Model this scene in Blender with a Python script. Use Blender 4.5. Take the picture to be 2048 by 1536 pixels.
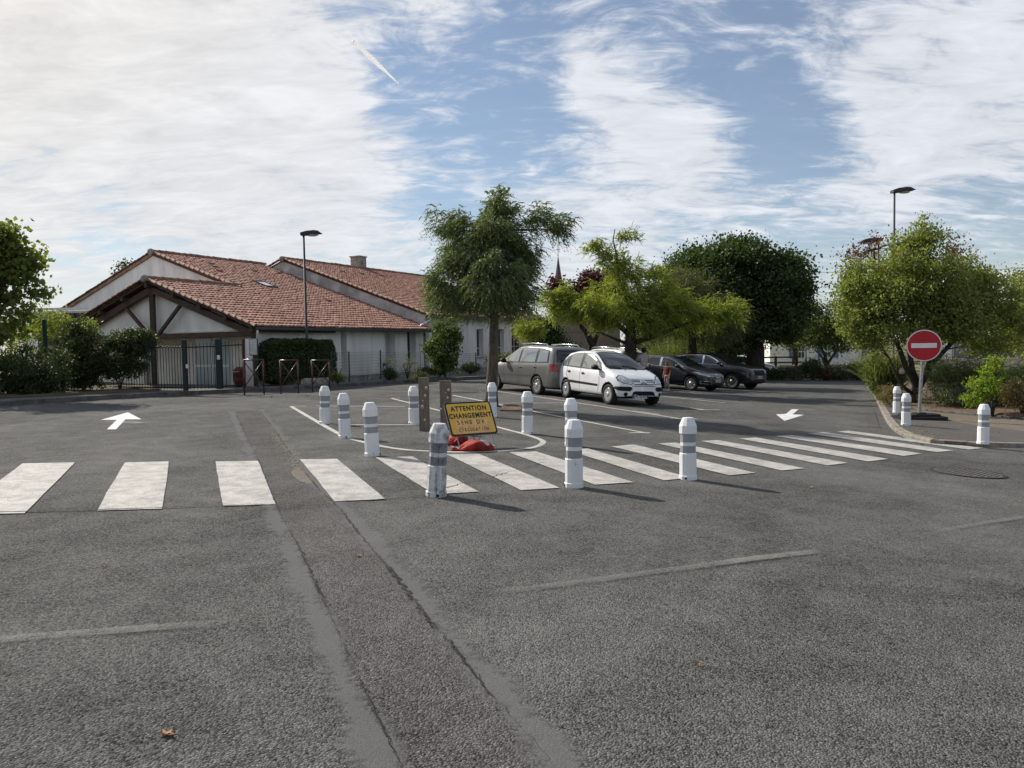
import bpy, bmesh, math, random
import numpy as np
from mathutils import Vector, Matrix
from mathutils.bvhtree import BVHTree
from mathutils.geometry import delaunay_2d_cdt

for o in list(bpy.data.objects): bpy.data.objects.remove(o, do_unlink=True)
scene = bpy.context.scene
COL = scene.collection
R = math.radians

# ------------------------------------------------------------------ camera
F = 1540.0                       # focal length in pixels of the 2048 px wide photograph
CZ = 1.50
PITCH, ROLL = R(2.83), R(-1.0)
CM = Matrix.Rotation(math.pi/2 - PITCH, 3, 'X') @ Matrix.Rotation(ROLL, 3, 'Z')
cam_d = bpy.data.cameras.new('camera'); cam = bpy.data.objects.new('camera', cam_d); COL.objects.link(cam)
cam_d.sensor_width = 36.0; cam_d.lens = 36.0*F/2048.0; cam_d.clip_start = 0.05; cam_d.clip_end = 9000
cam.matrix_world = Matrix.Translation((0, 0, CZ)) @ CM.to_4x4()
scene.camera = cam

# ------------------------------------------------------------------ exposure
scene.render.engine = 'CYCLES'
vs = scene.view_settings
vs.view_transform = 'Standard'; vs.look = 'None'; vs.gamma = 1.0; vs.use_curve_mapping = False
vs.exposure = 0.74
scene.cycles.max_bounces = 6; scene.cycles.diffuse_bounces = 3; scene.cycles.glossy_bounces = 3; scene.cycles.transmission_bounces = 3; scene.cycles.transparent_max_bounces = 6

# ------------------------------------------------------------------ sun
SUN_AZ, SUN_EL = R(-51), R(37)          # azimuth from +Y, negative = to the left of the view
SUND = Vector((math.sin(SUN_AZ)*math.cos(SUN_EL), math.cos(SUN_AZ)*math.cos(SUN_EL), math.sin(SUN_EL)))
sd = bpy.data.lights.new('sun', 'SUN'); sd.energy = 3.6; sd.angle = R(0.8); sd.color = (1.0, 0.93, 0.83)
so = bpy.data.objects.new('sun', sd); COL.objects.link(so)
so.rotation_euler = SUND.to_track_quat('Z', 'Y').to_euler(); so.location = (-30, 20, 40)

# ------------------------------------------------------------------ pixel helpers (photograph pixels, 2048 x 1536)
def cray(px, py): return CM @ Vector(((px-1024)/F, -(py-768)/F, -1.0))
def at(px, py, D):
    d = cray(px, py); return Vector((0, 0, CZ)) + d*(D/d.y)
def _g(x): return (math.sqrt(x*x+9)+x)/2
def gh(x): return -.075*(_g(x)-_g(x-11))        # the car park falls gently to the right
def gp(px, py, dz=0.0):                          # a point on the ground (raised by dz)
    d = cray(px, py); z = 0.0
    for _ in range(60):
        t = (z+dz-CZ)/d.z; p = Vector((0, 0, CZ))+d*t; z = .5*z+.5*gh(p.x)
    return p
def on_plane(px, py, p0, n):
    d = cray(px, py); c = Vector((0, 0, CZ)); t = (p0-c).dot(n)/d.dot(n); return c+d*t
def g3(x, y, dz=0.0): return Vector((x, y, gh(x)+dz))

# ------------------------------------------------------------------ world: Nishita sky with thin high cloud
world = bpy.data.worlds.new('World'); scene.world = world; world.use_nodes = True
def build_world():
    nt = world.node_tree; nt.nodes.clear()
    def nd(t, **k):
        n = nt.nodes.new(t)
        for a, b in k.items(): setattr(n, a, b)
        return n
    def link(a, b): nt.links.new(a, b)
    def m(op, a, b=None, c=None, clamp=False):
        n = nd('ShaderNodeMath', operation=op, use_clamp=clamp)
        for i, v in enumerate((a, b, c)):
            if v is None: continue
            if isinstance(v, (int, float)): n.inputs[i].default_value = v
            else: link(v, n.inputs[i])
        return n.outputs[0]
    def vm(op, a, b=None):
        n = nd('ShaderNodeVectorMath', operation=op)
        for i, v in enumerate((a, b)):
            if v is None: continue
            if isinstance(v, (tuple, list, Vector)): n.inputs[i].default_value = tuple(v)
            else: link(v, n.inputs[i])
        return n
    sky = nd('ShaderNodeTexSky', sky_type='NISHITA'); sky.sun_disc = False
    sky.sun_elevation = SUN_EL; sky.sun_rotation = SUN_AZ
    sky.air_density = 1.0; sky.dust_density = 0.15; sky.ozone_density = 2.2
    tc = nd('ShaderNodeTexCoord'); d = tc.outputs['Generated']
    sx = nd('ShaderNodeSeparateXYZ'); link(d, sx.inputs[0])
    zc = m('MAXIMUM', sx.outputs[2], 0.0); zz = m('ADD', zc, 0.22)
    cx = nd('ShaderNodeCombineXYZ'); link(m('DIVIDE', sx.outputs[0], zz), cx.inputs[0]); link(m('DIVIDE', sx.outputs[1], zz), cx.inputs[1])
    def noise(vec, scale, rot, stretch, detail, rough, dist=0.0, off=(0, 0, 0)):
        mp = nd('ShaderNodeMapping'); mp.inputs['Rotation'].default_value = (0, 0, rot); mp.inputs['Scale'].default_value = stretch
        mp.inputs['Location'].default_value = off; link(vec, mp.inputs['Vector'])
        n = nd('ShaderNodeTexNoise'); n.inputs['Scale'].default_value = scale; n.inputs['Detail'].default_value = detail
        n.inputs['Roughness'].default_value = rough; n.inputs['Distortion'].default_value = dist; link(mp.outputs[0], n.inputs['Vector'])
        return n.outputs['Fac']
    n1 = noise(cx.outputs[0], 1.5, 0.5, (1.0, 0.8, 1), 9, 0.60, 0.9, (3.1, 1.7, 0))
    n2 = noise(cx.outputs[0], 4.2, -0.75, (0.8, 1.4, 1), 8, 0.64, 1.2, (7.7, 2.2, 0))
    n3 = noise(cx.outputs[0], 11.0, 0.9, (0.6, 1.5, 1), 6, 0.65, 0.9, (1.2, 9.0, 0))
    val = m('ADD', m('ADD', m('MULTIPLY', n1, 0.74), m('MULTIPLY', n2, 0.74)), m('MULTIPLY', n3, 0.54))
    blobs = [(120, 250, 12, .22), (480, 180, 8, .20), (650, 270, 5, .14), (300, 20, 9, .14), (-300, 100, 15, .16),
             (960, 190, 5, -.17), (860, 340, 4, -.16), (1000, 60, 4, -.12), (1560, 270, 3.6, -.17), (1260, 50, 4.5, -.09), (1500, 50, 4, -.07), (1510, 180, 3, -.07), (1120, 350, 3, -.12), (1080, 240, 2.6, -.10), (1000, 320, 3, -.1),
             (1350, 285, 2.8, .22), (1270, 240, 2.2, .18), (1170, 130, 2.0, .18), (1190, 190, 2.0, .16), (1420, 300, 2, .12), (1700, 130, 4, .08), (1950, 130, 8, .22), (1850, 280, 5, .08), (780, 160, 2.4, -.16), (1620, 190, 2.5, -.06),
             (700, 440, 5, .10), (1150, 440, 5, .14), (1400, 420, 4, .06), (200, 480, 4, -.16), (1900, 420, 5, -.10), (1620, 400, 4, -.05)]
    for (px, py, rad, w) in blobs:
        c = cray(px, py).normalized()
        dt = vm('DOT_PRODUCT', d, c).outputs['Value']
        e = m('EXPONENT', m('DIVIDE', m('SUBTRACT', dt, 1.0), 1-math.cos(R(rad))))
        val = m('ADD', val, m('MULTIPLY', e, w))
    mr = nd('ShaderNodeMapRange', interpolation_type='SMOOTHSTEP'); link(val, mr.inputs['Value'])
    mr.inputs['From Min'].default_value = 0.86; mr.inputs['From Max'].default_value = 1.20
    mr.inputs['To Min'].default_value = 0.13; mr.inputs['To Max'].default_value = 0.93
    veil = m('MULTIPLY', m('EXPONENT', m('DIVIDE', zc, -0.075)), 0.62)
    mask = m('ADD', mr.outputs[0], m('MULTIPLY', veil, m('SUBTRACT', 1.0, mr.outputs[0])))
    # forward scattering: cloud is brighter towards the sun
    ds = vm('DOT_PRODUCT', d, SUND).outputs['Value']
    fs = m('EXPONENT', m('DIVIDE', m('SUBTRACT', ds, 1.0), 0.16))
    lum = m('ADD', m('MULTIPLY', fs, 0.05), 0.495)
    lum = m('MULTIPLY', m('SUBTRACT', lum, m('MULTIPLY', veil, 0.10)), m('ADD', m('ADD', m('MULTIPLY', n2, 0.55), m('MULTIPLY', n3, 0.30)), 0.56))
    lo = nd('ShaderNodeMix', data_type='RGBA'); lo.inputs['A'].default_value = (0.95, 0.985, 1.06, 1); lo.inputs['B'].default_value = (1.09, 1.0, 0.86, 1)
    link(m('MULTIPLY', fs, 1.0, clamp=True), lo.inputs['Factor'])
    cc = vm('SCALE', lo.outputs['Result']); link(lum, cc.inputs['Scale'])
    sk = vm('SCALE', sky.outputs[0]); sk.inputs['Scale'].default_value = SKY_STRENGTH
    mx = nd('ShaderNodeMix', data_type='RGBA'); link(mask, mx.inputs['Factor']); link(sk.outputs[0], mx.inputs['A']); link(cc.outputs[0], mx.inputs['B'])
    bg = nd('ShaderNodeBackground'); link(mx.outputs['Result'], bg.inputs[0]); bg.inputs[1].default_value = 1.0
    out = nd('ShaderNodeOutputWorld'); link(bg.outputs[0], out.inputs[0])
SKY_STRENGTH = 0.058
build_world()

# ------------------------------------------------------------------ materials
MATS = {}
def pmat(name, col, rough=.65, metal=0.0, var=.18, scale=4.0, bump=0.0, bscale=60.0, spec=.4, coat=0.0, col2=None, coords='Object', island=0.0, detail=5, stretch=None):
    if name in MATS: return MATS[name]
    m = bpy.data.materials.new(name); m.use_nodes = True; nt = m.node_tree; b = nt.nodes['Principled BSDF']
    b.inputs['Roughness'].default_value = rough; b.inputs['Metallic'].default_value = metal
    b.inputs['Specular IOR Level'].default_value = spec; b.inputs['Coat Weight'].default_value = coat; b.inputs['Coat Roughness'].default_value = .04
    tc = nt.nodes.new('ShaderNodeTexCoord'); src = tc.outputs['Object']
    if coords == 'World':
        ge = nt.nodes.new('ShaderNodeNewGeometry'); src = ge.outputs['Position']
    if stretch:
        mp = nt.nodes.new('ShaderNodeMapping'); mp.inputs['Scale'].default_value = stretch; nt.links.new(src, mp.inputs[0]); src = mp.outputs[0]
    n = nt.nodes.new('ShaderNodeTexNoise'); n.inputs['Scale'].default_value = scale; n.inputs['Detail'].default_value = detail
    nt.links.new(src, n.inputs['Vector'])
    mx = nt.nodes.new('ShaderNodeMix'); mx.data_type = 'RGBA'
    c2 = col2 if col2 else tuple(c*(1-var*1.6) for c in col); c1 = col if col2 else tuple(min(1, c*(1+var*.8)) for c in col)
    mx.inputs['A'].default_value = (*c1, 1); mx.inputs['B'].default_value = (*c2, 1)
    mr = nt.nodes.new('ShaderNodeMapRange'); mr.inputs['From Min'].default_value = .32; mr.inputs['From Max'].default_value = .68
    nt.links.new(n.outputs['Fac'], mr.inputs['Value']); nt.links.new(mr.outputs[0], mx.inputs['Factor'])
    outc = mx.outputs['Result']
    if island:
        ge2 = nt.nodes.new('ShaderNodeNewGeometry'); hs = nt.nodes.new('ShaderNodeHueSaturation')
        m2 = nt.nodes.new('ShaderNodeMapRange'); m2.inputs['To Min'].default_value = 1-island; m2.inputs['To Max'].default_value = 1+island
        nt.links.new(ge2.outputs['Random Per Island'], m2.inputs['Value']); nt.links.new(m2.outputs[0], hs.inputs['Value'])
        nt.links.new(outc, hs.inputs['Color']); outc = hs.outputs[0]
    nt.links.new(outc, b.inputs['Base Color'])
    if bump:
        n2 = nt.nodes.new('ShaderNodeTexNoise'); n2.inputs['Scale'].default_value = bscale; n2.inputs['Detail'].default_value = 4; nt.links.new(src, n2.inputs['Vector'])
        bp = nt.nodes.new('ShaderNodeBump'); bp.inputs['Strength'].default_value = bump; bp.inputs['Distance'].default_value = .01
        nt.links.new(n2.outputs['Fac'], bp.inputs['Height']); nt.links.new(bp.outputs[0], b.inputs['Normal'])
    MATS[name] = m; return m

def asphalt_mat(name, dark, light, tint=(1, 1, 1), rough=.72, fine=1.0):
    m = bpy.data.materials.new(name); m.use_nodes = True; nt = m.node_tree; b = nt.nodes['Principled BSDF']; L = nt.links.new
    ge = nt.nodes.new('ShaderNodeNewGeometry'); P = ge.outputs['Position']
    def noise(s, d=4, r=.55, dist=0):
        n = nt.nodes.new('ShaderNodeTexNoise'); n.inputs['Scale'].default_value = s; n.inputs['Detail'].default_value = d
        n.inputs['Roughness'].default_value = r; n.inputs['Distortion'].default_value = dist; L(P, n.inputs['Vector']); return n.outputs['Fac']
    def m_(op, a, b_):
        n = nt.nodes.new('ShaderNodeMath'); n.operation = op
        for i, v in enumerate((a, b_)):
            if isinstance(v, (int, float)): n.inputs[i].default_value = v
            else: L(v, n.inputs[i])
        return n.outputs[0]
    v = nt.nodes.new('ShaderNodeTexVoronoi'); v.inputs['Scale'].default_value = 92; L(P, v.inputs['Vector'])
    grain = noise(120, 3, .65); mid = noise(2.2, 6, .6, .5); big = noise(.30, 6, .6, .8); spk = noise(46, 3, .6)
    cell = nt.nodes.new('ShaderNodeRGBToBW'); L(v.outputs['Color'], cell.inputs[0])
    f = m_('ADD', m_('MULTIPLY', grain, .70*fine), m_('MULTIPLY', cell.outputs[0], .55*fine))
    f = m_('ADD', f, m_('MULTIPLY', mid, .42)); f = m_('ADD', f, m_('MULTIPLY', big, .62)); f = m_('ADD', f, m_('MULTIPLY', spk, .50*fine))
    mr = nt.nodes.new('ShaderNodeMapRange'); tot = (1.25*fine+1.04+.50*fine)/2
    mr.inputs['From Min'].default_value = tot-.34; mr.inputs['From Max'].default_value = tot+.34; L(f, mr.inputs['Value'])
    mx = nt.nodes.new('ShaderNodeMix'); mx.data_type = 'RGBA'
    mx.inputs['A'].default_value = (dark*tint[0], dark*tint[1], dark*tint[2], 1); mx.inputs['B'].default_value = (light*tint[0], light*tint[1], light*tint[2], 1)
    L(mr.outputs[0], mx.inputs['Factor'])
    # scattered pale stones
    st = nt.nodes.new('ShaderNodeTexVoronoi'); st.inputs['Scale'].default_value = 75; L(P, st.inputs['Vector'])
    wn = nt.nodes.new('ShaderNodeRGBToBW'); L(st.outputs['Color'], wn.inputs[0])
    sel = m_('MULTIPLY', m_('GREATER_THAN', wn.outputs[0], .80), m_('LESS_THAN', st.outputs['Distance'], .34))
    mx2 = nt.nodes.new('ShaderNodeMix'); mx2.data_type = 'RGBA'; mx2.inputs['B'].default_value = (.30, .29, .27, 1)
    L(m_('MULTIPLY', sel, .75*fine), mx2.inputs['Factor']); L(mx.outputs['Result'], mx2.inputs['A'])
    L(mx2.outputs['Result'], b.inputs['Base Color'])
    b.inputs['Roughness'].default_value = .92; b.inputs['Specular IOR Level'].default_value = .12
    bp = nt.nodes.new('ShaderNodeBump'); bp.inputs['Strength'].default_value = 1.0*fine; bp.inputs['Distance'].default_value = .013
    hgt = m_('ADD', m_('MULTIPLY', v.outputs['Distance'], -1.0), m_('MULTIPLY', grain, .8)); L(hgt, bp.inputs['Height']); L(bp.outputs[0], b.inputs['Normal'])
    MATS[name] = m; return m

def paint_mat(name, col, wear, alpha=False, cover=1.0):
    """road paint worn off over the stones; alpha=True lets the asphalt show through"""
    m = bpy.data.materials.new(name); m.use_nodes = True; nt = m.node_tree; b = nt.nodes['Principled BSDF']; L = nt.links.new
    ge = nt.nodes.new('ShaderNodeNewGeometry'); P = ge.outputs['Position']
    def noise(s, d=4, r=.6):
        n = nt.nodes.new('ShaderNodeTexNoise'); n.inputs['Scale'].default_value = s; n.inputs['Detail'].default_value = d; n.inputs['Roughness'].default_value = r; L(P, n.inputs['Vector']); return n.outputs['Fac']
    def m_(op, a, b_, clamp=False):
        n = nt.nodes.new('ShaderNodeMath'); n.operation = op; n.use_clamp = clamp
        for i, v in enumerate((a, b_)):
            if isinstance(v, (int, float)): n.inputs[i].default_value = v
            else: L(v, n.inputs[i])
        return n.outputs[0]
    f = m_('ADD', m_('MULTIPLY', noise(80, 4, .7), 1.0), m_('ADD', m_('MULTIPLY', noise(18, 5), .3), m_('MULTIPLY', noise(2.5, 4), .3)))
    mr = nt.nodes.new('ShaderNodeMapRange'); mr.inputs['From Min'].default_value = .62+wear*.3; mr.inputs['From Max'].default_value = .72+wear*.3
    L(f, mr.inputs['Value'])
    dirt = nt.nodes.new('ShaderNodeMix'); dirt.data_type = 'RGBA'; dirt.inputs['A'].default_value = (*[c*.72 for c in col], 1); dirt.inputs['B'].default_value = (*col, 1)
    mr2 = nt.nodes.new('ShaderNodeMapRange'); mr2.inputs['From Min'].default_value = .35; mr2.inputs['From Max'].default_value = .6; L(noise(5, 6), mr2.inputs['Value']); L(mr2.outputs[0], dirt.inputs['Factor'])
    if alpha:
        L(dirt.outputs['Result'], b.inputs['Base Color'])
        uv = nt.nodes.new('ShaderNodeUVMap'); sp = nt.nodes.new('ShaderNodeSeparateXYZ'); L(uv.outputs[0], sp.inputs[0])
        edge = m_('MULTIPLY', m_('SUBTRACT', .5, m_('ABSOLUTE', m_('SUBTRACT', sp.outputs[0], .5), 0)), 6.0, True)
        endf = m_('MULTIPLY', m_('SUBTRACT', .5, m_('ABSOLUTE', m_('SUBTRACT', sp.outputs[1], .5), 0)), 5.0, True)
        L(m_('MULTIPLY', m_('MULTIPLY', m_('MULTIPLY', mr.outputs[0], cover), edge), endf), b.inputs['Alpha'])
    else:
        mx = nt.nodes.new('ShaderNodeMix'); mx.data_type = 'RGBA'; mx.inputs['A'].default_value = (.20, .196, .185, 1); L(mr.outputs[0], mx.inputs['Factor']); L(dirt.outputs['Result'], mx.inputs['B'])
        L(mx.outputs['Result'], b.inputs['Base Color'])
        bp = nt.nodes.new('ShaderNodeBump'); bp.inputs['Strength'].default_value = .5; bp.inputs['Distance'].default_value = .006; L(noise(90, 3), bp.inputs['Height']); L(bp.outputs[0], b.inputs['Normal'])
    b.inputs['Roughness'].default_value = .8
    MATS[name] = m; return m

def leaf_mat(name, col, trans=.4, var=.35, hue=.03):
    if name in MATS: return MATS[name]
    m = bpy.data.materials.new(name); m.use_nodes = True; nt = m.node_tree; b = nt.nodes['Principled BSDF']; L = nt.links.new
    ge = nt.nodes.new('ShaderNodeNewGeometry'); hs = nt.nodes.new('ShaderNodeHueSaturation'); hs.inputs['Color'].default_value = (*col, 1)
    for key, a, bb in (('Value', 1-var, 1+var), ('Hue', .5-hue, .5+hue)):
        mr = nt.nodes.new('ShaderNodeMapRange'); mr.inputs['To Min'].default_value = a; mr.inputs['To Max'].default_value = bb
        if key == 'Hue':
            ml = nt.nodes.new('ShaderNodeMath'); ml.operation = 'FRACT'; m2 = nt.nodes.new('ShaderNodeMath'); m2.operation = 'MULTIPLY'; m2.inputs[1].default_value = 37.7
            L(ge.outputs['Random Per Island'], m2.inputs[0]); L(m2.outputs[0], ml.inputs[0]); L(ml.outputs[0], mr.inputs['Value'])
        else: L(ge.outputs['Random Per Island'], mr.inputs['Value'])
        L(mr.outputs[0], hs.inputs[key])
    L(hs.outputs[0], b.inputs['Base Color']); b.inputs['Roughness'].default_value = .55; b.inputs['Specular IOR Level'].default_value = .25
    tr = nt.nodes.new('ShaderNodeBsdfTranslucent'); g = nt.nodes.new('ShaderNodeMix'); g.data_type = 'RGBA'; g.blend_type = 'MULTIPLY'; g.inputs['Factor'].default_value = 1
    g.inputs['B'].default_value = (1.5, 1.55, .55, 1); L(hs.outputs[0], g.inputs['A']); L(g.outputs['Result'], tr.inputs['Color'])
    ms = nt.nodes.new('ShaderNodeMixShader'); ms.inputs[0].default_value = trans; L(b.outputs[0], ms.inputs[1]); L(tr.outputs[0], ms.inputs[2])
    L(ms.outputs[0], nt.nodes['Material Output'].inputs['Surface'])
    MATS[name] = m; return m

def glass_mat(name, col=(.02, .025, .03), rough=.03, metal=0.0, spec=.5, coat=.35):
    if name in MATS: return MATS[name]
    m = bpy.data.materials.new(name); m.use_nodes = True; b = m.node_tree.nodes['Principled BSDF']
    b.inputs['Base Color'].default_value = (*col, 1); b.inputs['Roughness'].default_value = rough; b.inputs['Metallic'].default_value = metal; b.inputs['Specular IOR Level'].default_value = spec
    b.inputs['Coat Weight'].default_value = coat; b.inputs['Coat Roughness'].default_value = .02
    MATS[name] = m; return m

# ------------------------------------------------------------------ mesh helpers
def raw_mesh(name, verts, faces, smooth=False):
    me = bpy.data.meshes.new(name); me.from_pydata([tuple(v) for v in verts], [], faces); me.update()
    if smooth: me.polygons.foreach_set('use_smooth', [True]*len(me.polygons))
    return me
def np_quads(name, V, mat=None, smooth=False):
    """V: (N,4,3) array of separate quads"""
    n = len(V); me = bpy.data.meshes.new(name)
    me.vertices.add(n*4); me.vertices.foreach_set('co', np.ascontiguousarray(V, dtype=np.float32).ravel())
    me.loops.add(n*4); me.loops.foreach_set('vertex_index', np.arange(n*4, dtype=np.int32))
    me.polygons.add(n); me.polygons.foreach_set('loop_start', np.arange(0, n*4, 4, dtype=np.int32))
    me.update(calc_edges=True); me.validate()
    return me
def link_obj(name, me, mat=None, parent=None, loc=None):
    o = bpy.data.objects.new(name, me); COL.objects.link(o)
    if mat is not None and me is not None and not me.materials: me.materials.append(mat)
    if parent: o.parent = parent
    if loc is not None: o.location = loc
    return o
def tag(o, label=None, cat=None, group=None, kind=None):
    if label: o['label'] = label
    if cat: o['category'] = cat
    if group: o['group'] = group
    if kind: o['kind'] = kind
    return o
def thing(name, loc, label, cat, group=None, rz=0.0):
    o = bpy.data.objects.new(name, None); COL.objects.link(o); o.location = loc; o.rotation_euler = (0, 0, rz); o.empty_display_size = .2
    return tag(o, label, cat, group)
def kids(o): return [c for c in bpy.data.objects if c.parent is o]
def copy_tree(o, parent=None, cm=None):
    if cm is None:
        cm = {}
        for c in bpy.data.objects:
            if c.parent: cm.setdefault(c.parent.name, []).append(c)
    c = o.copy(); COL.objects.link(c); c.parent = parent
    for ch in cm.get(o.name, []): copy_tree(ch, c, cm)
    return c

class MB:
    def __init__(s): s.v = []; s.f = []; s.uv = {}
    def add(s, verts, faces):
        n = len(s.v); s.v += [Vector(v) for v in verts]; s.f += [tuple(i+n for i in f) for f in faces]; return s
    def box(s, c, size, M=None, bev=0.0):
        x, y, z = (q/2 for q in size); c = Vector(c)
        if bev > 0:
            vs = []; fs = []
            b = min(bev, x*.9, y*.9, z*.9)
            for sx in (-1, 1):
                for sy in (-1, 1):
                    for sz in (-1, 1):
                        vs += [Vector((sx*(x-b), sy*(y-b), sz*z)), Vector((sx*(x-b), sy*y, sz*(z-b))), Vector((sx*x, sy*(y-b), sz*(z-b)))]
            bm = bmesh.new(); bv = [bm.verts.new(v) for v in vs]; r = bmesh.ops.convex_hull(bm, input=bv); bm.verts.index_update()
            bm.verts.ensure_lookup_table(); bmesh.ops.dissolve_limit(bm, angle_limit=.02, verts=bm.verts, edges=bm.edges)
            bm.verts.index_update(); vs = [v.co.copy() for v in bm.verts]; fs = [[v.index for v in f.verts] for f in bm.faces]; bm.free()
        else:
            vs = [Vector((sx*x, sy*y, sz*z)) for sz in (-1, 1) for sy in (-1, 1) for sx in (-1, 1)]
            fs = [(0, 2, 3, 1), (4, 5, 7, 6), (0, 1, 5, 4), (2, 6, 7, 3), (0, 4, 6, 2), (1, 3, 7, 5)]
        if M is not None: vs = [M @ v for v in vs]
        return s.add([v+c for v in vs], fs)
    def beam(s, a, b, w, h, up=(0, 0, 1), bev=0.0):
        a = Vector(a); b = Vector(b); d = (b-a); L = d.length; d.normalize(); up = Vector(up)
        if abs(d.dot(up)) > .98: up = Vector((0, 1, 0))
        y = up.cross(d).normalized(); z = d.cross(y)
        return s.box((a+b)/2, (L, w, h), Matrix((d, y, z)).transposed(), bev)
    def tube(s, path, radii, n=8, cap=True):
        path = [Vector(p) for p in path]; k = len(path)
        if isinstance(radii, (int, float)): radii = [radii]*k
        base = len(s.v); ref = None
        for i, p in enumerate(path):
            t = (path[min(i+1, k-1)]-path[max(i-1, 0)]).normalized()
            if ref is None:
                ref = Vector((1, 0, 0)) if abs(t.x) < .9 else Vector((0, 1, 0))
            ref = (ref-t*ref.dot(t)); 
            if ref.length < 1e-4: ref = t.orthogonal()
            ref.normalize(); q = t.cross(ref)
            for j in range(n):
                a = 2*math.pi*j/n; s.v.append(p+(ref*math.cos(a)+q*math.sin(a))*radii[i])
        for i in range(k-1):
            for j in range(n):
                a = base+i*n+j; b = base+i*n+(j+1) % n; s.f.append((a, b, b+n, a+n))
        if cap:
            s.f.append(tuple(base+j for j in reversed(range(n)))); s.f.append(tuple(base+(k-1)*n+j for j in range(n)))
        return s
    def lathe(s, prof, n=16, c=(0, 0, 0), phase=0.0, M=None, sq=1.0):
        base = len(s.v); c = Vector(c)
        for (r, z) in prof:
            for j in range(n):
                a = 2*math.pi*j/n+phase; v = Vector((r*math.cos(a), r*math.sin(a)*sq, z)); s.v.append((M @ v if M is not None else v)+c)
        k = len(prof)
        for i in range(k-1):
            for j in range(n):
                a = base+i*n+j; b = base+i*n+(j+1) % n; s.f.append((a, b, b+n, a+n))
        s.f.append(tuple(base+j for j in reversed(range(n)))); s.f.append(tuple(base+(k-1)*n+j for j in range(n)))
        return s
    def prism(s, poly, a, b):
        """poly: list of Vector; extruded by vectors a..b"""
        n = len(poly); a = Vector(a); b = Vector(b)
        return s.add([Vector(p)+a for p in poly]+[Vector(p)+b for p in poly],
                     [tuple(reversed(range(n))), tuple(range(n, 2*n))]+[(i, (i+1) % n, (i+1) % n+n, i+n) for i in range(n)])
    def build(s, name, mat, parent=None, smooth=False, loc=None, kind=None, fixn=True):
        me = raw_mesh(name, s.v, s.f, smooth)
        if fixn:
            bm = bmesh.new(); bm.from_mesh(me); bmesh.ops.recalc_face_normals(bm, faces=bm.faces); bm.to_mesh(me); bm.free()
        o = link_obj(name, me, mat, parent, loc)
        if kind: o['kind'] = kind
        return o

def ribbon(pts, widths, dz, samples=None, uv=True, name='ribbon'):
    """flat strip following the ground along pts (x,y)"""
    P = [Vector((p[0], p[1])) for p in pts]; n = len(P); vs = []; fs = []; uvs = []
    tot = 0; acc = [0]
    for i in range(1, n): tot += (P[i]-P[i-1]).length; acc.append(tot)
    for i in range(n):
        t = (P[min(i+1, n-1)]-P[max(i-1, 0)]).normalized(); q = Vector((-t.y, t.x)); w = widths[i] if isinstance(widths, list) else widths
        wl, wr = w if isinstance(w, tuple) else (w/2, w/2)
        for sgn, u, ww in ((1, 0.0, wl), (-1, 1.0, wr)):
            p = P[i]+q*ww*sgn; vs.append((p.x, p.y, gh(p.x)+dz)); uvs.append((u, acc[i]/max(tot, 1e-6)))
    for i in range(n-1): fs.append((2*i+1, 2*i+3, 2*i+2, 2*i))
    me = raw_mesh(name, vs, fs)
    if uv:
        l = me.uv_layers.new(name='UVMap')
        for lp in me.loops: l.data[lp.index].uv = uvs[lp.vertex_index]
    return me
def resample(pts, step):
    out = [Vector(pts[0])]
    for a, b in zip(pts[:-1], pts[1:]):
        a = Vector(a); b = Vector(b); n = max(1, int(math.ceil((b-a).length/step)))
        for i in range(1, n+1): out.append(a.lerp(b, i/n))
    return out
def smooth_path(pts, it=2):
    for _ in range(it):
        q = [pts[0]]
        for a, b in zip(pts[:-1], pts[1:]): q += [a.lerp(b, .25), a.lerp(b, .75)]
        q.append(pts[-1]); pts = q
    return pts
# ================================================================== GROUND
rnd = random.Random(7)
A_MAIN = asphalt_mat('asphalt', .013, .222, (1.0, 1.0, .955))
A_PATCH = asphalt_mat('asphalt_trench', .014, .198, (1.02, .985, .95))
A_SEAL = asphalt_mat('asphalt_seal', .095, .125, (1.0, 1.0, .98), fine=.25)
A_PATH = asphalt_mat('asphalt_path', .10, .17, (1.03, 1.0, .95), fine=.5)
EARTH = pmat('dry_earth', (.115, .085, .052), .95, var=.35, scale=1.2, bump=.6, bscale=14, coords='World', col2=(.06, .045, .03))
MULCH = pmat('mulch', (.085, .050, .032), .95, scale=9, bump=.9, bscale=25, coords='World', col2=(.15, .10, .065))
FIELD = pmat('field', (.10, .11, .05), .95, scale=.3, coords='World', col2=(.15, .13, .07))
CONC = pmat('kerb_concrete', (.25, .225, .19), .85, scale=6, var=.25, bump=.35, bscale=40, coords='World')
DKCONC = pmat('kerb_dark', (.115, .11, .105), .9, scale=5, var=.3, bump=.3, bscale=40, coords='World')
WHITE_P = paint_mat('road_paint', (.46, .44, .41), 0.28)
WHITE_N = paint_mat('road_paint_fresh', (.66, .66, .66), -.5)
WORN_P = paint_mat('road_paint_worn', (.46, .45, .42), .40)
LINE_P = paint_mat('line_paint', (.50, .48, .43), .18)
FAINT_P = paint_mat('faint_paint', (.20, .20, .185), .2, alpha=True, cover=.40)

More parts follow.
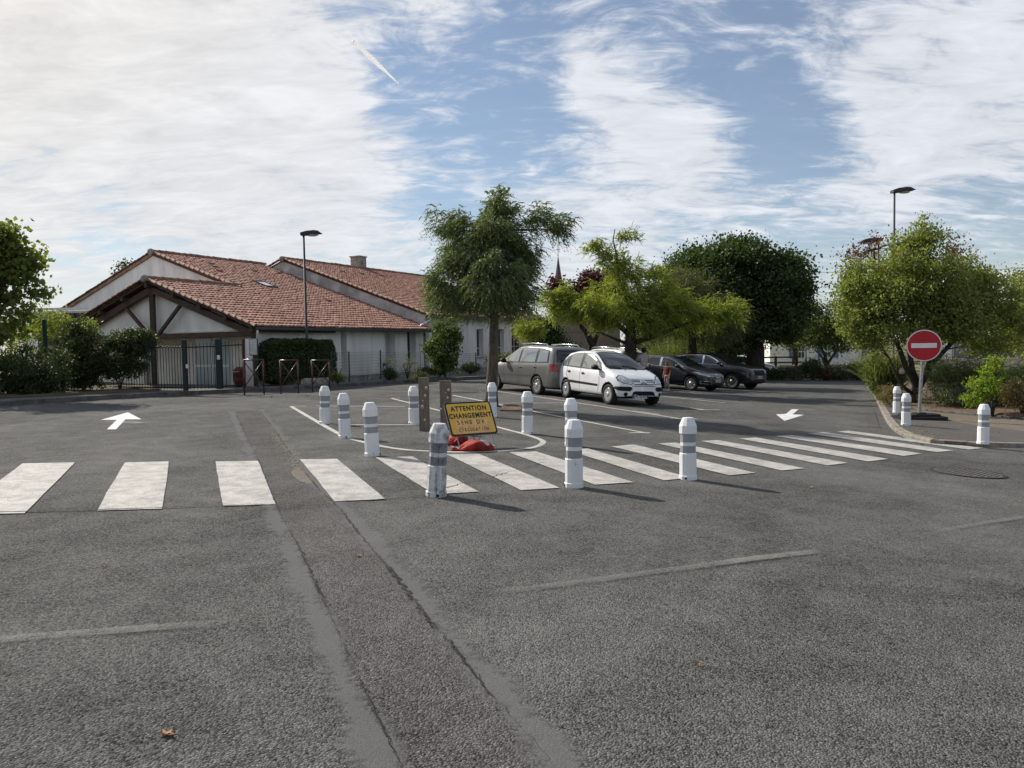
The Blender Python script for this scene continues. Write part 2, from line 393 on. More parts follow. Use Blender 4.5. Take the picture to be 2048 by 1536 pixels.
def sheet(name, xs, ys, dz, mat):
    vs = [(x, y, gh(x)+dz) for y in ys for x in xs]; nx = len(xs)
    fs = [(j*nx+i, j*nx+i+1, (j+1)*nx+i+1, (j+1)*nx+i) for j in range(len(ys)-1) for i in range(nx-1)]
    o = link_obj(name, raw_mesh(name, vs, fs, True), mat); o['kind'] = 'structure'; return o
xs_f = [-3000, -1200, -500, -200, -100, -60] + [-40+i*2 for i in range(41)] + [60, 100, 200, 500, 1200, 3000]
ground = sheet('ground', xs_f, [-3000, -800, -200, -60, -20, 0, 20, 40, 60, 80, 120, 200, 400, 900, 2000, 4000], -.06, FIELD)
ground['kind'] = 'structure'
car_park = sheet('car_park', [-40+i*.5 for i in range(161)], [-14, 0, 15, 30, 45, 52], 0.0, A_MAIN)

def area(name, poly, dz, mat, parent=None, step=1.0, skirt=.25, bumpy=0.0, kind='structure'):
    poly = [Vector((p[0], p[1])) for p in poly]; n = len(poly)
    edges = [(i, (i+1) % n) for i in range(n)]; pts = list(poly)
    x0 = min(p.x for p in poly); x1 = max(p.x for p in poly); y0 = min(p.y for p in poly); y1 = max(p.y for p in poly)
    def inside(x, y):
        c = False; j = n-1
        for i in range(n):
            a, b = poly[i], poly[j]
            if (a.y > y) != (b.y > y) and x < (b.x-a.x)*(y-a.y)/(b.y-a.y)+a.x: c = not c
            j = i
        return c
    x = x0+step/2
    while x < x1:
        y = y0+step/2
        while y < y1:
            if inside(x, y): pts.append(Vector((x+rnd.uniform(-.1, .1)*step, y+rnd.uniform(-.1, .1)*step)))
            y += step*(1 if not bumpy else 1)
        x += step
    v2, e2, f2, *_ = delaunay_2d_cdt(pts, edges, [], 1, 1e-5)
    vs = []
    for i, v in enumerate(v2):
        b = bumpy*rnd.random() if i >= n else 0
        vs.append((v.x, v.y, gh(v.x)+dz+b))
    fs = [tuple(f) for f in f2]; m = len(vs)
    for i in range(n):
        p = poly[i]; vs.append((p.x, p.y, gh(p.x)+dz)); vs.append((p.x, p.y, gh(p.x)+dz-skirt))
    for i in range(n):
        a = m+2*i; b = m+2*((i+1) % n); fs.append((a, a+1, b+1, b))
    me = raw_mesh(name, vs, fs)
    bm = bmesh.new(); bm.from_mesh(me); bmesh.ops.recalc_face_normals(bm, faces=bm.faces); bm.to_mesh(me); bm.free()
    for p in me.polygons:
        if p.normal.z < -.5: p.flip()
    o = link_obj(name, me, mat, parent)
    if kind and not parent: o['kind'] = kind
    return o

def kerb(name, pts, wid, top, mat, length=1.0, inward=1):
    root = bpy.data.objects.new(name, None); COL.objects.link(root); root['kind'] = 'structure'
    P = resample([Vector((p.x, p.y)) for p in pts], .1); acc = 0; cur = [P[0]]
    def stone(a, b):
        d = (b-a); 
        if d.length < .15: return
        d.normalize(); q = Vector((-d.y, d.x))*inward; a = a+d*.006; b = b-d*.006
        mb = MB(); jt = rnd.uniform(-.004, .004); c = .015
        def ring(p):
            z = gh(p.x); return [Vector((p.x, p.y, z-.1)), Vector((p.x, p.y, z+top-c+jt)), Vector((p.x+q.x*c, p.y+q.y*c, z+top+jt)), Vector((p.x+q.x*wid, p.y+q.y*wid, z+top+jt)), Vector((p.x+q.x*wid, p.y+q.y*wid, z-.1))]
        r = ring(a)+ring(b)
        mb.add(r, [(i, (i+1) % 5, (i+1) % 5+5, i+5) for i in range(5)]+[(4, 3, 2, 1, 0), (5, 6, 7, 8, 9)])
        mb.build('kerb_stone', mat, root)
    start = P[0]; last = P[0]
    for p in P[1:]:
        acc += (p-last).length; last = p
        if acc >= length: stone(start, p); start = p; acc = 0
    stone(start, last); return root

# ---- left pavement
kl_px = [(-420, 846), (-200, 828), (0, 812), (120, 805), (250, 797), (370, 791), (490, 785), (600, 779), (690, 774), (760, 770), (880, 763), (1000, 757), (1100, 753)]
KL = smooth_path([gp(*p) for p in kl_px], 1)
kerb('kerb_left', KL, .16, .15, DKCONC, 1.0, 1)
off = [Vector((p.x, p.y)) for p in KL]
area('pavement_left', [p+Vector((-.05, .12)) for p in off]+[Vector((9, 56)), Vector((-45, 56)), Vector((-45, off[0].y))], .142, A_PATH, step=1.6)
# brown planting bed on the far left and the raised bed along the school wall
bed_l = [gp(p[0], p[1], .15) for p in [(-420, 828), (-200, 811), (0, 797), (120, 791), (240, 785.5), (316, 782), (322, 778), (280, 770), (200, 766), (100, 764), (-100, 762), (-420, 770)]]
area('planting_bed_left', bed_l, .17, EARTH, step=.35, bumpy=.07)
# ---- right pavement island
kr_px = [(1716, 753), (1722, 757), (1735, 770), (1750, 795), (1764, 828), (1777, 853), (1798, 871), (1833, 884), (1890, 891), (1960, 894), (2060, 896), (2300, 893)]
KR = smooth_path([gp(*p) for p in kr_px], 2)
kerb('kerb_right', KR, .17, .085, CONC, .95, 1)
off = [Vector((p.x, p.y)) for p in KR]
area('pavement_right', [p+Vector((.1, .08)) for p in off]+[Vector((48, off[-1].y)), Vector((48, 54)), Vector((off[0].x+1, 54))], .077, asphalt_mat('asphalt_island', .075, .14, (1.05, 1.0, .94), fine=.8), step=1.3)
edge_px = [(1768, 797), (1790, 812), (1826, 819), (1900, 826), (2048, 839), (2300, 862)]
KE = [gp(p[0], p[1], .08) for p in edge_px]
area('planting_bed_right', [Vector((p.x, p.y+.12)) for p in KE]+[Vector((46, KE[-1].y+1)), Vector((46, 52)), Vector((21.5, 52)), Vector((19.6, 42)), gp(1752, 778, .08).to_2d(), gp(1762, 788, .08).to_2d()], .13, MULCH, step=.5, bumpy=.09)
kr2 = kerb('kerb_edging', KE[2:], .08, .135, DKCONC, 1.0, 1)
area('sandy_strip', [gp(p[0], p[1], .08).to_2d() for p in [(1800, 822), (1826, 820.5), (1900, 827.5), (2048, 840.5), (2300, 864), (2300, 892), (2048, 862), (1960, 851), (1900, 842), (1850, 836), (1815, 832)]], .083, pmat('sandy_dirt', (.17, .135, .095), .95, scale=7, var=.4, coords='World', bump=.5, bscale=60, col2=(.10, .09, .075)), step=.4, skirt=.03)
# ---- far bed closing the car park
fb = [gp(1440, 757), gp(1560, 757), gp(1660, 758), gp(1718, 757)]
kerb('kerb_far', fb, .15, .1, DKCONC, 1.5, 1)
area('planting_bed_far', [Vector((p.x, p.y+.12)) for p in fb]+[Vector((22, 55)), Vector((12, 56))], .11, MULCH, step=.7, bumpy=.1)
area('lawn', [(10, 52.6), (45, 52.6), (60, 75), (5, 75)], .02, pmat('lawn', (.16, .17, .05), .95, scale=2, coords='World', col2=(.22, .19, .08)), step=4)

# ---- cracks, sealed joints and the filled trench running to the camera
def pxpath(px, step=.08, jitter=0.0, seed=1):
    r = random.Random(seed); P = smooth_path([Vector((q.x, q.y)) for q in (gp(*p) for p in px)], 2); P = resample(P, step)
    if jitter: P = [p+Vector((r.gauss(0, jitter), r.gauss(0, jitter*.5))) for p in P]
    return P
ckL = [(470, 824), (490, 868), (518, 922), (551, 1010), (578, 1062), (603, 1106), (629, 1164), (665, 1243), (704, 1331), (744, 1418), (779, 1484), (799, 1528), (840, 1620), (930, 1800)]
ckR = [(518, 820), (555, 868), (585, 915), (632, 975), (678, 1016), (713, 1063), (775, 1137), (823, 1199), (876, 1260), (928, 1326), (985, 1397), (1047, 1462), (1104, 1528), (1200, 1640), (1330, 1800)]
PL, PR = pxpath(ckL, .12), pxpath(ckR, .12)
n = min(len(PL), len(PR)); ia = [PL[int(i*(len(PL)-1)/59)] for i in range(60)]; ib = [PR[int(i*(len(PR)-1)/59)] for i in range(60)]
mb = MB()
for a, b in zip(ia, ib): mb.v += [Vector((a.x, a.y, gh(a.x)+.003)), Vector((b.x, b.y, gh(b.x)+.003))]
mb.f = [(2*i+1, 2*i+3, 2*i+2, 2*i) for i in range(59)]
mb.build('trench_fill', A_PATCH, car_park, fixn=False)
def seal_mat():
    m = asphalt_mat('joint_seal', .135, .185, (1, 1, .98), fine=.22, rough=.62); nt = m.node_tree; b = nt.nodes['Principled BSDF']; L = nt.links.new
    uv = nt.nodes.new('ShaderNodeUVMap'); sp = nt.nodes.new('ShaderNodeSeparateXYZ'); L(uv.outputs[0], sp.inputs[0])
    ge = nt.nodes.new('ShaderNodeNewGeometry'); n = nt.nodes.new('ShaderNodeTexNoise'); n.inputs['Scale'].default_value = 16; n.inputs['Detail'].default_value = 6; n.inputs['Roughness'].default_value = .7; L(ge.outputs['Position'], n.inputs['Vector'])
    n2 = nt.nodes.new('ShaderNodeTexNoise'); n2.inputs['Scale'].default_value = 1.3; n2.inputs['Detail'].default_value = 3; L(ge.outputs['Position'], n2.inputs['Vector'])
    def m_(op, a, b_, cl=False):
        q = nt.nodes.new('ShaderNodeMath'); q.operation = op; q.use_clamp = cl
        for i, v in enumerate((a, b_)):
            if isinstance(v, (int, float)): q.inputs[i].default_value = v
            else: L(v, q.inputs[i])
        return q.outputs[0]
    e = m_('SUBTRACT', .5, m_('ABSOLUTE', m_('SUBTRACT', sp.outputs[0], .5), 0))       # 0 at edge, .5 centre
    a = m_('MULTIPLY', m_('ADD', m_('SUBTRACT', e, .12), m_('ADD', m_('MULTIPLY', m_('SUBTRACT', n.outputs['Fac'], .5), .9), m_('MULTIPLY', m_('SUBTRACT', n2.outputs['Fac'], .5), 1.0))), 4.0, True)
    L(m_('MULTIPLY', a, .62), b.inputs['Alpha']); return m
SEAL = seal_mat()
link_obj('sealed_joint', ribbon(PL, (.07, .22), .006), SEAL, car_park)
link_obj('sealed_joint', ribbon(PR, (.22, .12), .006), SEAL, car_park)
CRK = pmat('crack', (.012, .011, .010), .95, var=.1)
def crack(px, w, seed, jit=.012, step=.045, breaks=.0):
    r = random.Random(seed); P = pxpath(px, step, jit, seed); W = []; w0 = w
    for i in range(len(P)):
        w0 = max(.12*w, min(2.0*w, w0+r.gauss(0, .28*w))); W.append(w0 if r.random() > breaks else .001)
    link_obj('crack', ribbon(P, W, .0125, uv=False), CRK, car_park)
crack(ckL, .0055, 3, .007, .03); crack(ckR, .0055, 5, .007, .03); crack(ckR[4:11], .003, 25, .012, .03, .3); crack(ckL[6:12], .003, 26, .010, .03, .4)
crack([(775, 1137), (800, 1165), (823, 1199), (850, 1235), (872, 1258)], .008, 8, .016, .03)
crack([(603, 1106), (615, 1135), (629, 1164), (640, 1190)], .006, 9, .010, .03)
crack([(-200, 1030), (0, 1026), (200, 1021.5), (440, 1013), (551, 1009.5)], .011, 11, .005)
crack([(672, 1006), (771, 1000), (862, 992)], .007, 12, .006)
crack([(862, 985), (926, 968), (991, 954), (1029, 942), (1085, 926)], .008, 13, .013)
# damp sandy hollow beside the joint
def blob_sheet(name, px, dz, mat, parent, seed=2, n=40):
    r = random.Random(seed); P = smooth_path([Vector(gp(*p)) for p in px+[px[0]]], 2)
    vs = [(p.x+r.gauss(0, .01), p.y+r.gauss(0, .01), gh(p.x)+dz) for p in P[:-1]]
    return link_obj(name, raw_mesh(name, vs, [tuple(range(len(vs)))]), mat, parent)
blob_sheet('damp_hollow', [(592, 934), (600, 936), (612, 950), (632, 969), (610, 968), (590, 958), (584, 946)], .0078, pmat('damp_earth', (.125, .092, .055), .35, var=.3, scale=14, coords='World', spec=.5), car_park)
SAND = pmat('loose_sand', (.26, .215, .16), .95, var=.3, scale=30, bump=.6, bscale=80, coords='World')
mb = MB(); r = random.Random(4)
for i in range(240):
    t = r.random(); p = gp(548+52*t+r.gauss(0, 5+4*t), 868+68*t+r.gauss(0, 4)); s = r.uniform(.006, .028)
    mb.lathe([(s, 0), (s*.6, s*.35)], 5, (p.x, p.y, gh(p.x)+.004), r.random()*6)
mb.build('loose_sand', SAND, car_park, kind='stuff')

# ---- painted markings (all parts of the car park surface)
def quad_mark(name, q, mat, dz=.004, parts=7):
    A, B, C_, D_ = [gp(*p) for p in q]; vs = []; fs = []           # far-left, far-right, near-right, near-left
    rr = random.Random(int(q[0][0]*7+q[0][1])); j = lambda: rr.gauss(0, .003)
    for i in range(parts+1):
        for k in range(4):
            t = i/parts; a = A.lerp(D_, t); b = B.lerp(C_, t); p = a.lerp(b, k/3); vs.append((p.x+j(), p.y+j(), gh(p.x)+dz))
    for i in range(parts):
        for k in range(3):
            a = i*4+k; fs.append((a+4, a+5, a+1, a))
    return link_obj(name, raw_mesh(name, vs, fs), mat, car_park)
stripes = [[(45, 928), (150, 926), (50, 1028), (-92, 1031)], [(250, 926), (338, 924), (325, 1019), (193, 1023)], [(431, 924), (516, 923), (551, 1010), (446, 1014)],
           [(600, 920), (674, 919), (771, 1000), (670, 1004)], [(750, 916), (825, 914), (957, 985), (868, 990)], [(893, 910), (958, 909), (1120, 977), (1042, 982)],
           [(1018, 906), (1072, 904), (1267, 966), (1190, 971)], [(1132, 901), (1176, 898), (1380, 957), (1328, 962)], [(1223, 894), (1267, 890), (1511, 947), (1459, 952)],
           [(1315, 888), (1350, 886), (1611, 938), (1563, 942)], [(1401, 883), (1436, 881), (1696, 927), (1655, 932)], [(1478, 878), (1512, 876), (1777, 919), (1737, 924)],
           [(1551, 873), (1584, 871), (1845, 908), (1808, 913)], [(1616, 868), (1646, 865), (1908, 902), (1873, 905)], [(1674, 864), (1697, 862), (1966, 897), (1938, 900)]]
for i, q in enumerate(stripes): quad_mark('crossing_stripe', q, WORN_P if i == 14 else (WORN_P if i == -1 else WHITE_P), .010)
for q in ([(-330, 930), (-235, 929), (-440, 1034), (-580, 1037)],): quad_mark('crossing_stripe', q, WHITE_P, .010)
def line_mark(px, w, mat=LINE_P, dz=.0045, curved=False, name='bay_line'):
    P = [Vector((q.x, q.y)) for q in (gp(*p) for p in px)]
    if curved: P = smooth_path(P, 2)
    return link_obj(name, ribbon(resample(P, .5), w, dz), mat, car_park)
line_mark([(783, 797), (882, 822), (999, 856), (1052, 869), (1084, 880), (1088, 886), (1072, 895), (1029, 900.5), (985, 903), (911, 905), (853, 902.5), (809, 900), (762, 893), (724, 884), (692, 875), (657, 857), (582, 813)], .10, curved=True, name='island_outline')
line_mark([(582, 813), (612, 812.5)], .10); line_mark([(633, 812), (809, 813.5)], .09); line_mark([(660, 850), (838, 850)], .09); line_mark([(783, 796.5), (800, 796.5)], .09)
line_mark([(906, 791), (1040, 818), (1146, 839), (1295, 867)], .11, dz=.0062); line_mark([(1258, 866.5), (1300, 866)], .10, dz=.008)
line_mark([(994, 783), (1180, 810), (1362, 838)], .11, dz=.0062); line_mark([(1339, 837.5), (1395, 838)], .10, dz=.008)
line_mark([(997, 807), (1139, 806)], .08, dz=.0062)
line_mark([(1323, 808), (1413, 820)], .11); line_mark([(1395, 819.5), (1440, 820)], .1, dz=.006)
line_mark([(1328, 793), (1451, 806)], .12); line_mark([(1340, 781), (1477, 796)], .12); line_mark([(1440, 782), (1560, 788)], .13)
line_mark([(1265, 822), (1320, 829)], .09)
def poly_mark(name, px, mat, dz=.005):
    vs = [gp(*p) for p in px]; vs = [(p.x, p.y, gh(p.x)+dz) for p in vs]
    me = raw_mesh(name, vs, [tuple(range(len(vs)))])
    for p in me.polygons:
        if p.normal.z < 0: p.flip()
    return link_obj(name, me, mat, car_park)
poly_mark('direction_arrow', [(256, 825), (283, 839), (251, 839), (232, 859), (214, 859), (234, 840), (202, 840)], WHITE_N)
poly_mark('direction_arrow', [(1569, 842), (1552, 829), (1572, 828), (1583, 819), (1597, 819), (1585, 829), (1608, 830)], WHITE_N)
FA2 = paint_mat('arrow_ghost', (.30, .29, .27), .3, alpha=True, cover=.6)
for px in ([(1566, 818), (1640, 819)],): line_mark(px, .5, FA2, .003, name='old_marking')
line_mark([(205, 843), (300, 846)], .4, FA2, .003, name='old_marking')
# worn centre dashes
line_mark([(930, 1196), (1150, 1168), (1400, 1134), (1650, 1103)], .11, FAINT_P, .0115, name='worn_dash')
line_mark([(1400, 1134), (1520, 1117.5), (1645, 1104)], .12, paint_mat('faint_paint_more', (.28, .28, .255), .2, alpha=True, cover=.45), .0125, name='worn_dash')
line_mark([(1840, 1071), (1950, 1051), (2060, 1034), (2200, 1012)], .10, FAINT_P, .0115, name='worn_dash')
line_mark([(-120, 1292), (60, 1277), (260, 1262), (480, 1246)], .12, FAINT_P, .0115, name='worn_dash')
poly_mark('asphalt_patch', [(1729, 822), (1749, 821), (1762, 862), (1737, 864)], A_PATCH, .003)
# fallen leaf litter along the kerbs
def litter():
    r = random.Random(21); q = []
    def leaf(x, y, z, s):
        a = r.random()*6.28; c, d = math.cos(a)*s, math.sin(a)*s; t = r.uniform(0, .5)*s
        q.append([(x-c, y-d, z+.004), (x+d*.6, y-c*.6, z+.004+t), (x+c, y+d, z+.006), (x-d*.6, y+c*.6, z+.004+t*.5)])
    for p in KR[:len(KR)*3//4]:
        for _ in range(9): x, y = p.x+r.gauss(.35, .35), p.y+r.gauss(.0, .6); leaf(x, y, gh(x)+(.09 if x > p.x else .003), r.uniform(.015, .04))
    for _ in range(170): p = gp(r.uniform(1790, 2040), r.uniform(822, 870), .08); leaf(p.x, p.y, p.z, r.uniform(.012, .03))
    for _ in range(90): p = gp(r.uniform(1000, 1720), r.uniform(765, 850)); leaf(p.x, p.y, gh(p.x)+.006, r.uniform(.012, .03))
    for _ in range(120): p = gp(r.uniform(-10, 1000), r.uniform(790, 835)); leaf(p.x, p.y, gh(p.x)+.006, r.uniform(.010, .022))
    o = link_obj('leaf_litter', np_quads('leaf_litter', np.array(q, dtype=np.float32)), pmat('litter', (.24, .13, .06), .9, var=.4, scale=3, island=.5, coords='World')); tag(o, 'brown fallen leaf litter scattered along the kerbs', 'leaf litter', kind='stuff')
litter()
# manhole cover
mc = gp(1935, 946); mroot = thing('manhole_cover', (mc.x, mc.y, gh(mc.x)+.004), 'round cast iron manhole cover sunk in the asphalt near the right kerb', 'manhole cover')
IRON = pmat('cast_iron', (.105, .10, .092), .85, .0, var=.4, scale=30, bump=.6, bscale=60)
rot = Matrix.Rotation(-math.atan(.0735), 3, 'Y').inverted() if False else Matrix.Rotation(math.atan(.06), 3, 'Y')
MB().lathe([(.50, 0), (.50, .010), (.455, .012), (.455, 0)], 40, M=rot).build('rim', pmat('iron_rim', (.03, .029, .028), .8, var=.3), mroot)
MB().lathe([(.445, 0), (.445, .009)], 40, M=rot).build('lid', IRON, mroot)
mb = MB()
for i in range(-9, 10):
    for j in range(-9, 10):
        if i*i+j*j < 84 and (i+j) % 2 == 0: mb.box(rot @ Vector((i*.045, j*.045, .012)), (.032, .032, .006), rot)
mb.build('tread_studs', IRON, mroot, kind='stuff')
# dead leaves
LEAF_D = pmat('dead_leaf', (.30, .14, .055), .8, var=.4, scale=20)
def dead_leaf(px, py, size, label, seed):
    r = random.Random(seed); p = gp(px, py); bm = MB(); n = 11; vs = [Vector((0, 0, .012*size/.1))]
    for i in range(n):
        a = 2*math.pi*i/n; rr = size*(.55+.45*(i % 2))*r.uniform(.7, 1.1); vs.append(Vector((rr*math.cos(a), rr*.7*math.sin(a), r.uniform(.0, .45)*size*.5+.008)))
    bm.add(vs, [(0, i+1, (i+1) % n+1) for i in range(n)])
    t = thing('dead_leaf', (p.x, p.y, gh(p.x)+.002), label, 'leaf', 'dead leaves on the asphalt', r.random()*6)
    bm.build('blade', LEAF_D, t, fixn=False); MB().tube([(size*.6, 0, .012), (size*1.25, .01, .02), (size*1.6, .02, .006)], [.003, .002, .002], 4).build('stalk', LEAF_D, t)
dead_leaf(333, 1472, .045, 'curled brown dead leaf, largest one, lying on asphalt in near left corner', 1)
dead_leaf(717, 1114, .035, 'small tan dead leaf lying between the two long cracks', 2)
dead_leaf(208, 1135, .028, 'pale dead leaf on asphalt in front of the leftmost crossing stripes', 3)
dead_leaf(1397, 1332, .02, 'tiny orange dead leaf alone on the near asphalt right of the cracks', 4)
dead_leaf(1622, 976, .04, 'pale dead leaf on asphalt just in front of the right crossing stripes', 5)
dead_leaf(1932, 960, .03, 'small pale dead leaf right beside the manhole cover', 6)
dead_leaf(2036, 1004, .035, 'pale dead leaf at the right edge near the worn dash', 7)
# ================================================================== SCHOOL BUILDING
RENDER = pmat('white_render', (.79, .78, .75), .9, var=.11, scale=1.6, bump=.2, bscale=90, coords='World', stretch=(1.3, 1.3, .35))
RENDER2 = pmat('beige_render', (.74, .68, .58), .9, var=.12, scale=1.5, bump=.25, bscale=90, coords='World')
TILE = pmat('roof_tile', (.37, .195, .145), .85, var=.35, scale=.9, coords='World', island=.26, col2=(.28, .145, .11))
TILE_R = pmat('ridge_tile', (.27, .135, .095), .9, var=.35, scale=3, island=.15, col2=(.17, .115, .095), coords='World')
CEM = pmat('old_cement', (.30, .29, .27), .95, var=.35, scale=5, bump=.5, bscale=30)
WOOD_D = pmat('dark_timber', (.075, .045, .030), .7, var=.3, scale=3, stretch=(1, 1, 6), bump=.3, bscale=30)
GUT = pmat('gutter_grey', (.06, .068, .072), .45, .3, var=.1)
PVC = pmat('white_pvc', (.72, .72, .72), .4, var=.06)
GLASS_B = glass_mat('window_glass', (.03, .036, .042))
FRAME_W = pmat('window_frame', (.62, .63, .64), .45, var=.05)
SHUT = pmat('grey_shutter', (.45, .46, .47), .6, var=.06, scale=3)
ANG = R(27.48); SL = .3453
U = Vector((math.sin(ANG), math.cos(ANG), 0)); W_ = Vector((-math.cos(ANG), math.sin(ANG), 0)); Zv = Vector((0, 0, 1))
EA = at(507, 652, 29.0); EZ = EA.z; E0 = Vector((EA.x, EA.y, 0))
S1, T1, S2, T2, TB = 5.95, 4.7, 11.65, 4.8, 12.1
school = thing('school_building', E0, 'low white school building with red tiled roofs and dark timber porch truss', 'building')
def Q(t, s, z=0.0): return U*t+W_*s+Zv*z              # school-local coordinates
def qpix(px, py, s):                                   # pixel on a wall plane of constant s -> (t, z)
    p = on_plane(px, py, E0+W_*s, W_)-E0; return p.dot(U), p.z

def tile_field(name, base, t0, t1, s0, s1, upn, mat, parent, pitch=.205, course=.34, rev=1):
    """base(t,s)->Vector; arc tiles laid course by course up the slope"""
    r = np.random.default_rng(int(abs(t0*13+s1*7))+3); quads = []
    nc = int(round((t1-t0)/pitch)); nr = int(math.ceil((s1-s0)/course)); seg = 5
    upn = Vector(upn)
    for j in range(nr):
        sa = s0+j*course; sb = min(sa+course*1.22, s1+.05)
        for i in range(nc):
            tc = t0+(i+.5)*pitch+r.normal(0, .006); lift = .035+r.normal(0, .006); sh = r.normal(0, .012); ra, rb = .112, .094
            pa = []; pb = []
            for k in range(seg+1):
                a = math.pi*(k/seg); ca, sn = math.cos(a), math.sin(a)
                pa.append(base(tc-ra*ca, sa+sh)+upn*(.078*sn+lift)); pb.append(base(tc-rb*ca, sb+sh)+upn*(.062*sn))
            for k in range(seg): quads.append([pa[k], pa[k+1], pb[k+1], pb[k]])
            quads.append([pa[0], pa[2], pa[3], pa[5]])
    V = np.array([[tuple(v) for v in q] for q in quads], dtype=np.float32)
    o = link_obj(name, np_quads(name, V), mat, parent); o['kind'] = 'stuff'; return o
def slab(name, pts, thick, mat, parent, n=None):
    nn = n if n is not None else (Vector(pts[1])-Vector(pts[0])).cross(Vector(pts[2])-Vector(pts[0])).normalized()
    return MB().prism([Vector(p) for p in pts], nn*0, nn*(-thick)).build(name, mat, parent)
RN = (Zv-(-W_)*(-SL)*1.0); RN = (Zv*1.0-W_*SL).normalized()      # normal of the slope facing the camera side (s grows, z grows)
LN = (Zv*1.0+W_*SL).normalized()
rs = lambda t, s: Q(t, s, EZ+SL*s)
tile_field('roof_tiles', lambda t, s: rs(t, s), 0.0, T1+.1, -.12, S1, RN, TILE, school)
tile_field('roof_tiles', lambda t, s: rs(t, s), T1+.1, TB, -.12, S2, RN, TILE, school)
ls = lambda t, s: Q(t, 2*S1-s, EZ+SL*s)
tile_field('roof_tiles', ls, 0.0, T1, -.12, S1, LN, TILE, school)
ls2 = lambda t, s: Q(t, 2*S2-s, EZ+SL*s)
tile_field('roof_tiles', ls2, T2, TB, 1.5, S2, LN, TILE, school, pitch=.3, course=.5)
slab('roof_deck', [rs(.05, -.1), rs(T1, -.1), rs(T1, S1), rs(.05, S1)], .10, WOOD_D, school, RN)
slab('roof_deck', [rs(T1+.02, -.1), rs(TB, -.1), rs(TB, S2), rs(T1+.02, S2)], .10, WOOD_D, school, RN)
slab('roof_deck', [ls(.05, -.1), ls(.05, S1), ls(T1, S1), ls(T1, -.1)], .10, WOOD_D, school, LN)
slab('roof_deck', [ls2(T2, 0), ls2(T2, S2), ls2(TB, S2), ls2(TB, 0)], .10, WOOD_D, school, LN)
# ridge and verge tiles, one by one
def half_tile_mesh(name, r, length, seg=7, cap=True):
    mb = MB(); vs = []
    for e, (x, rr) in enumerate(((0, r*1.08), (length, r*.92))):
        for k in range(seg+1):
            a = math.pi*k/seg; vs.append(Vector((x, rr*math.cos(a), rr*math.sin(a))))
    fs = [(k, k+1, k+seg+2, k+seg+1) for k in range(seg)]+[tuple(range(seg+1))]
    me = raw_mesh(name, vs, fs, True); me.materials.append(TILE_R); return me
RIDGE_ME = half_tile_mesh('ridge_tile', .13, .44); VERGE_ME = half_tile_mesh('verge_tile', .085, .40)
def tile_row(name, me, a, b, up, step, parent=None, lift=0.0):
    a = Vector(a); b = Vector(b); d = (b-a); L = d.length; d.normalize(); y = Vector(up).cross(d).normalized(); z = d.cross(y); n = max(1, int(L/step)); r = random.Random(int(L*100))
    for i in range(n):
        o = link_obj(name, me, None, parent or school); tw = r.gauss(0, .015)
        M = Matrix((d, (y+z*tw).normalized(), z)).transposed().to_4x4(); M.translation = a+d*(i*L/n)+z*(lift+r.gauss(0, .006)); o.matrix_local = M
tile_row('ridge_tile', RIDGE_ME, rs(0, S1)+Zv*.05, rs(T1+.3, S1)+Zv*.05, Zv, .37)
tile_row('ridge_tile', RIDGE_ME, rs(T2, S2)+Zv*.05, rs(TB+.2, S2)+Zv*.05, Zv, .37)
tile_row('verge_tile', VERGE_ME, rs(-.02, -.12), rs(-.02, S1), RN, .34, lift=.04)
tile_row('verge_tile', VERGE_ME, ls(-.02, -.12), ls(-.02, S1), LN, .34, lift=.04)
tile_row('verge_tile', VERGE_ME, rs(T2-.05, S1-.3), rs(T2-.05, S2), RN, .34, lift=.04)
tile_row('verge_tile', VERGE_ME, ls2(T2-.05, .3), ls2(T2-.05, S2), LN, .34, lift=.04)
for (t, s, z) in ((-.05, S1, EZ+SL*S1), (T2-.1, S2, EZ+SL*S2)):
    MB().lathe([(.10, -.13), (.15, -.06), (.16, .04), (.13, .13), (.05, .18)], 10, Q(t, s, z+.03)).build('ridge_end_cap', CEM, school, smooth=True)
# gable wall of the main hall (white triangle) and side verge face
def tri_wall(name, pts, a, b, mat): return MB().prism([Vector(p) for p in pts], a, b).build(name, mat, school)
tri_wall('gable_wall', [Q(T2, .5, -.2), Q(T2, 2*S2-.4, -.2), ls2(T2, .4)-Zv*.12, rs(T2, S2)-Zv*.12, rs(T2, .5)-Zv*.12], Q(.06, 0), Q(.36, 0), RENDER)
VB = pmat('verge_board', (.36, .21, .15), .8, var=.25, scale=4)
for f, s0 in ((rs, S1-.4), (ls2, .4)): MB().beam(f(T2-.03, s0)-Zv*.05, f(T2-.03, S2)-Zv*.05, .05, .14).build('verge_board', VB, school)
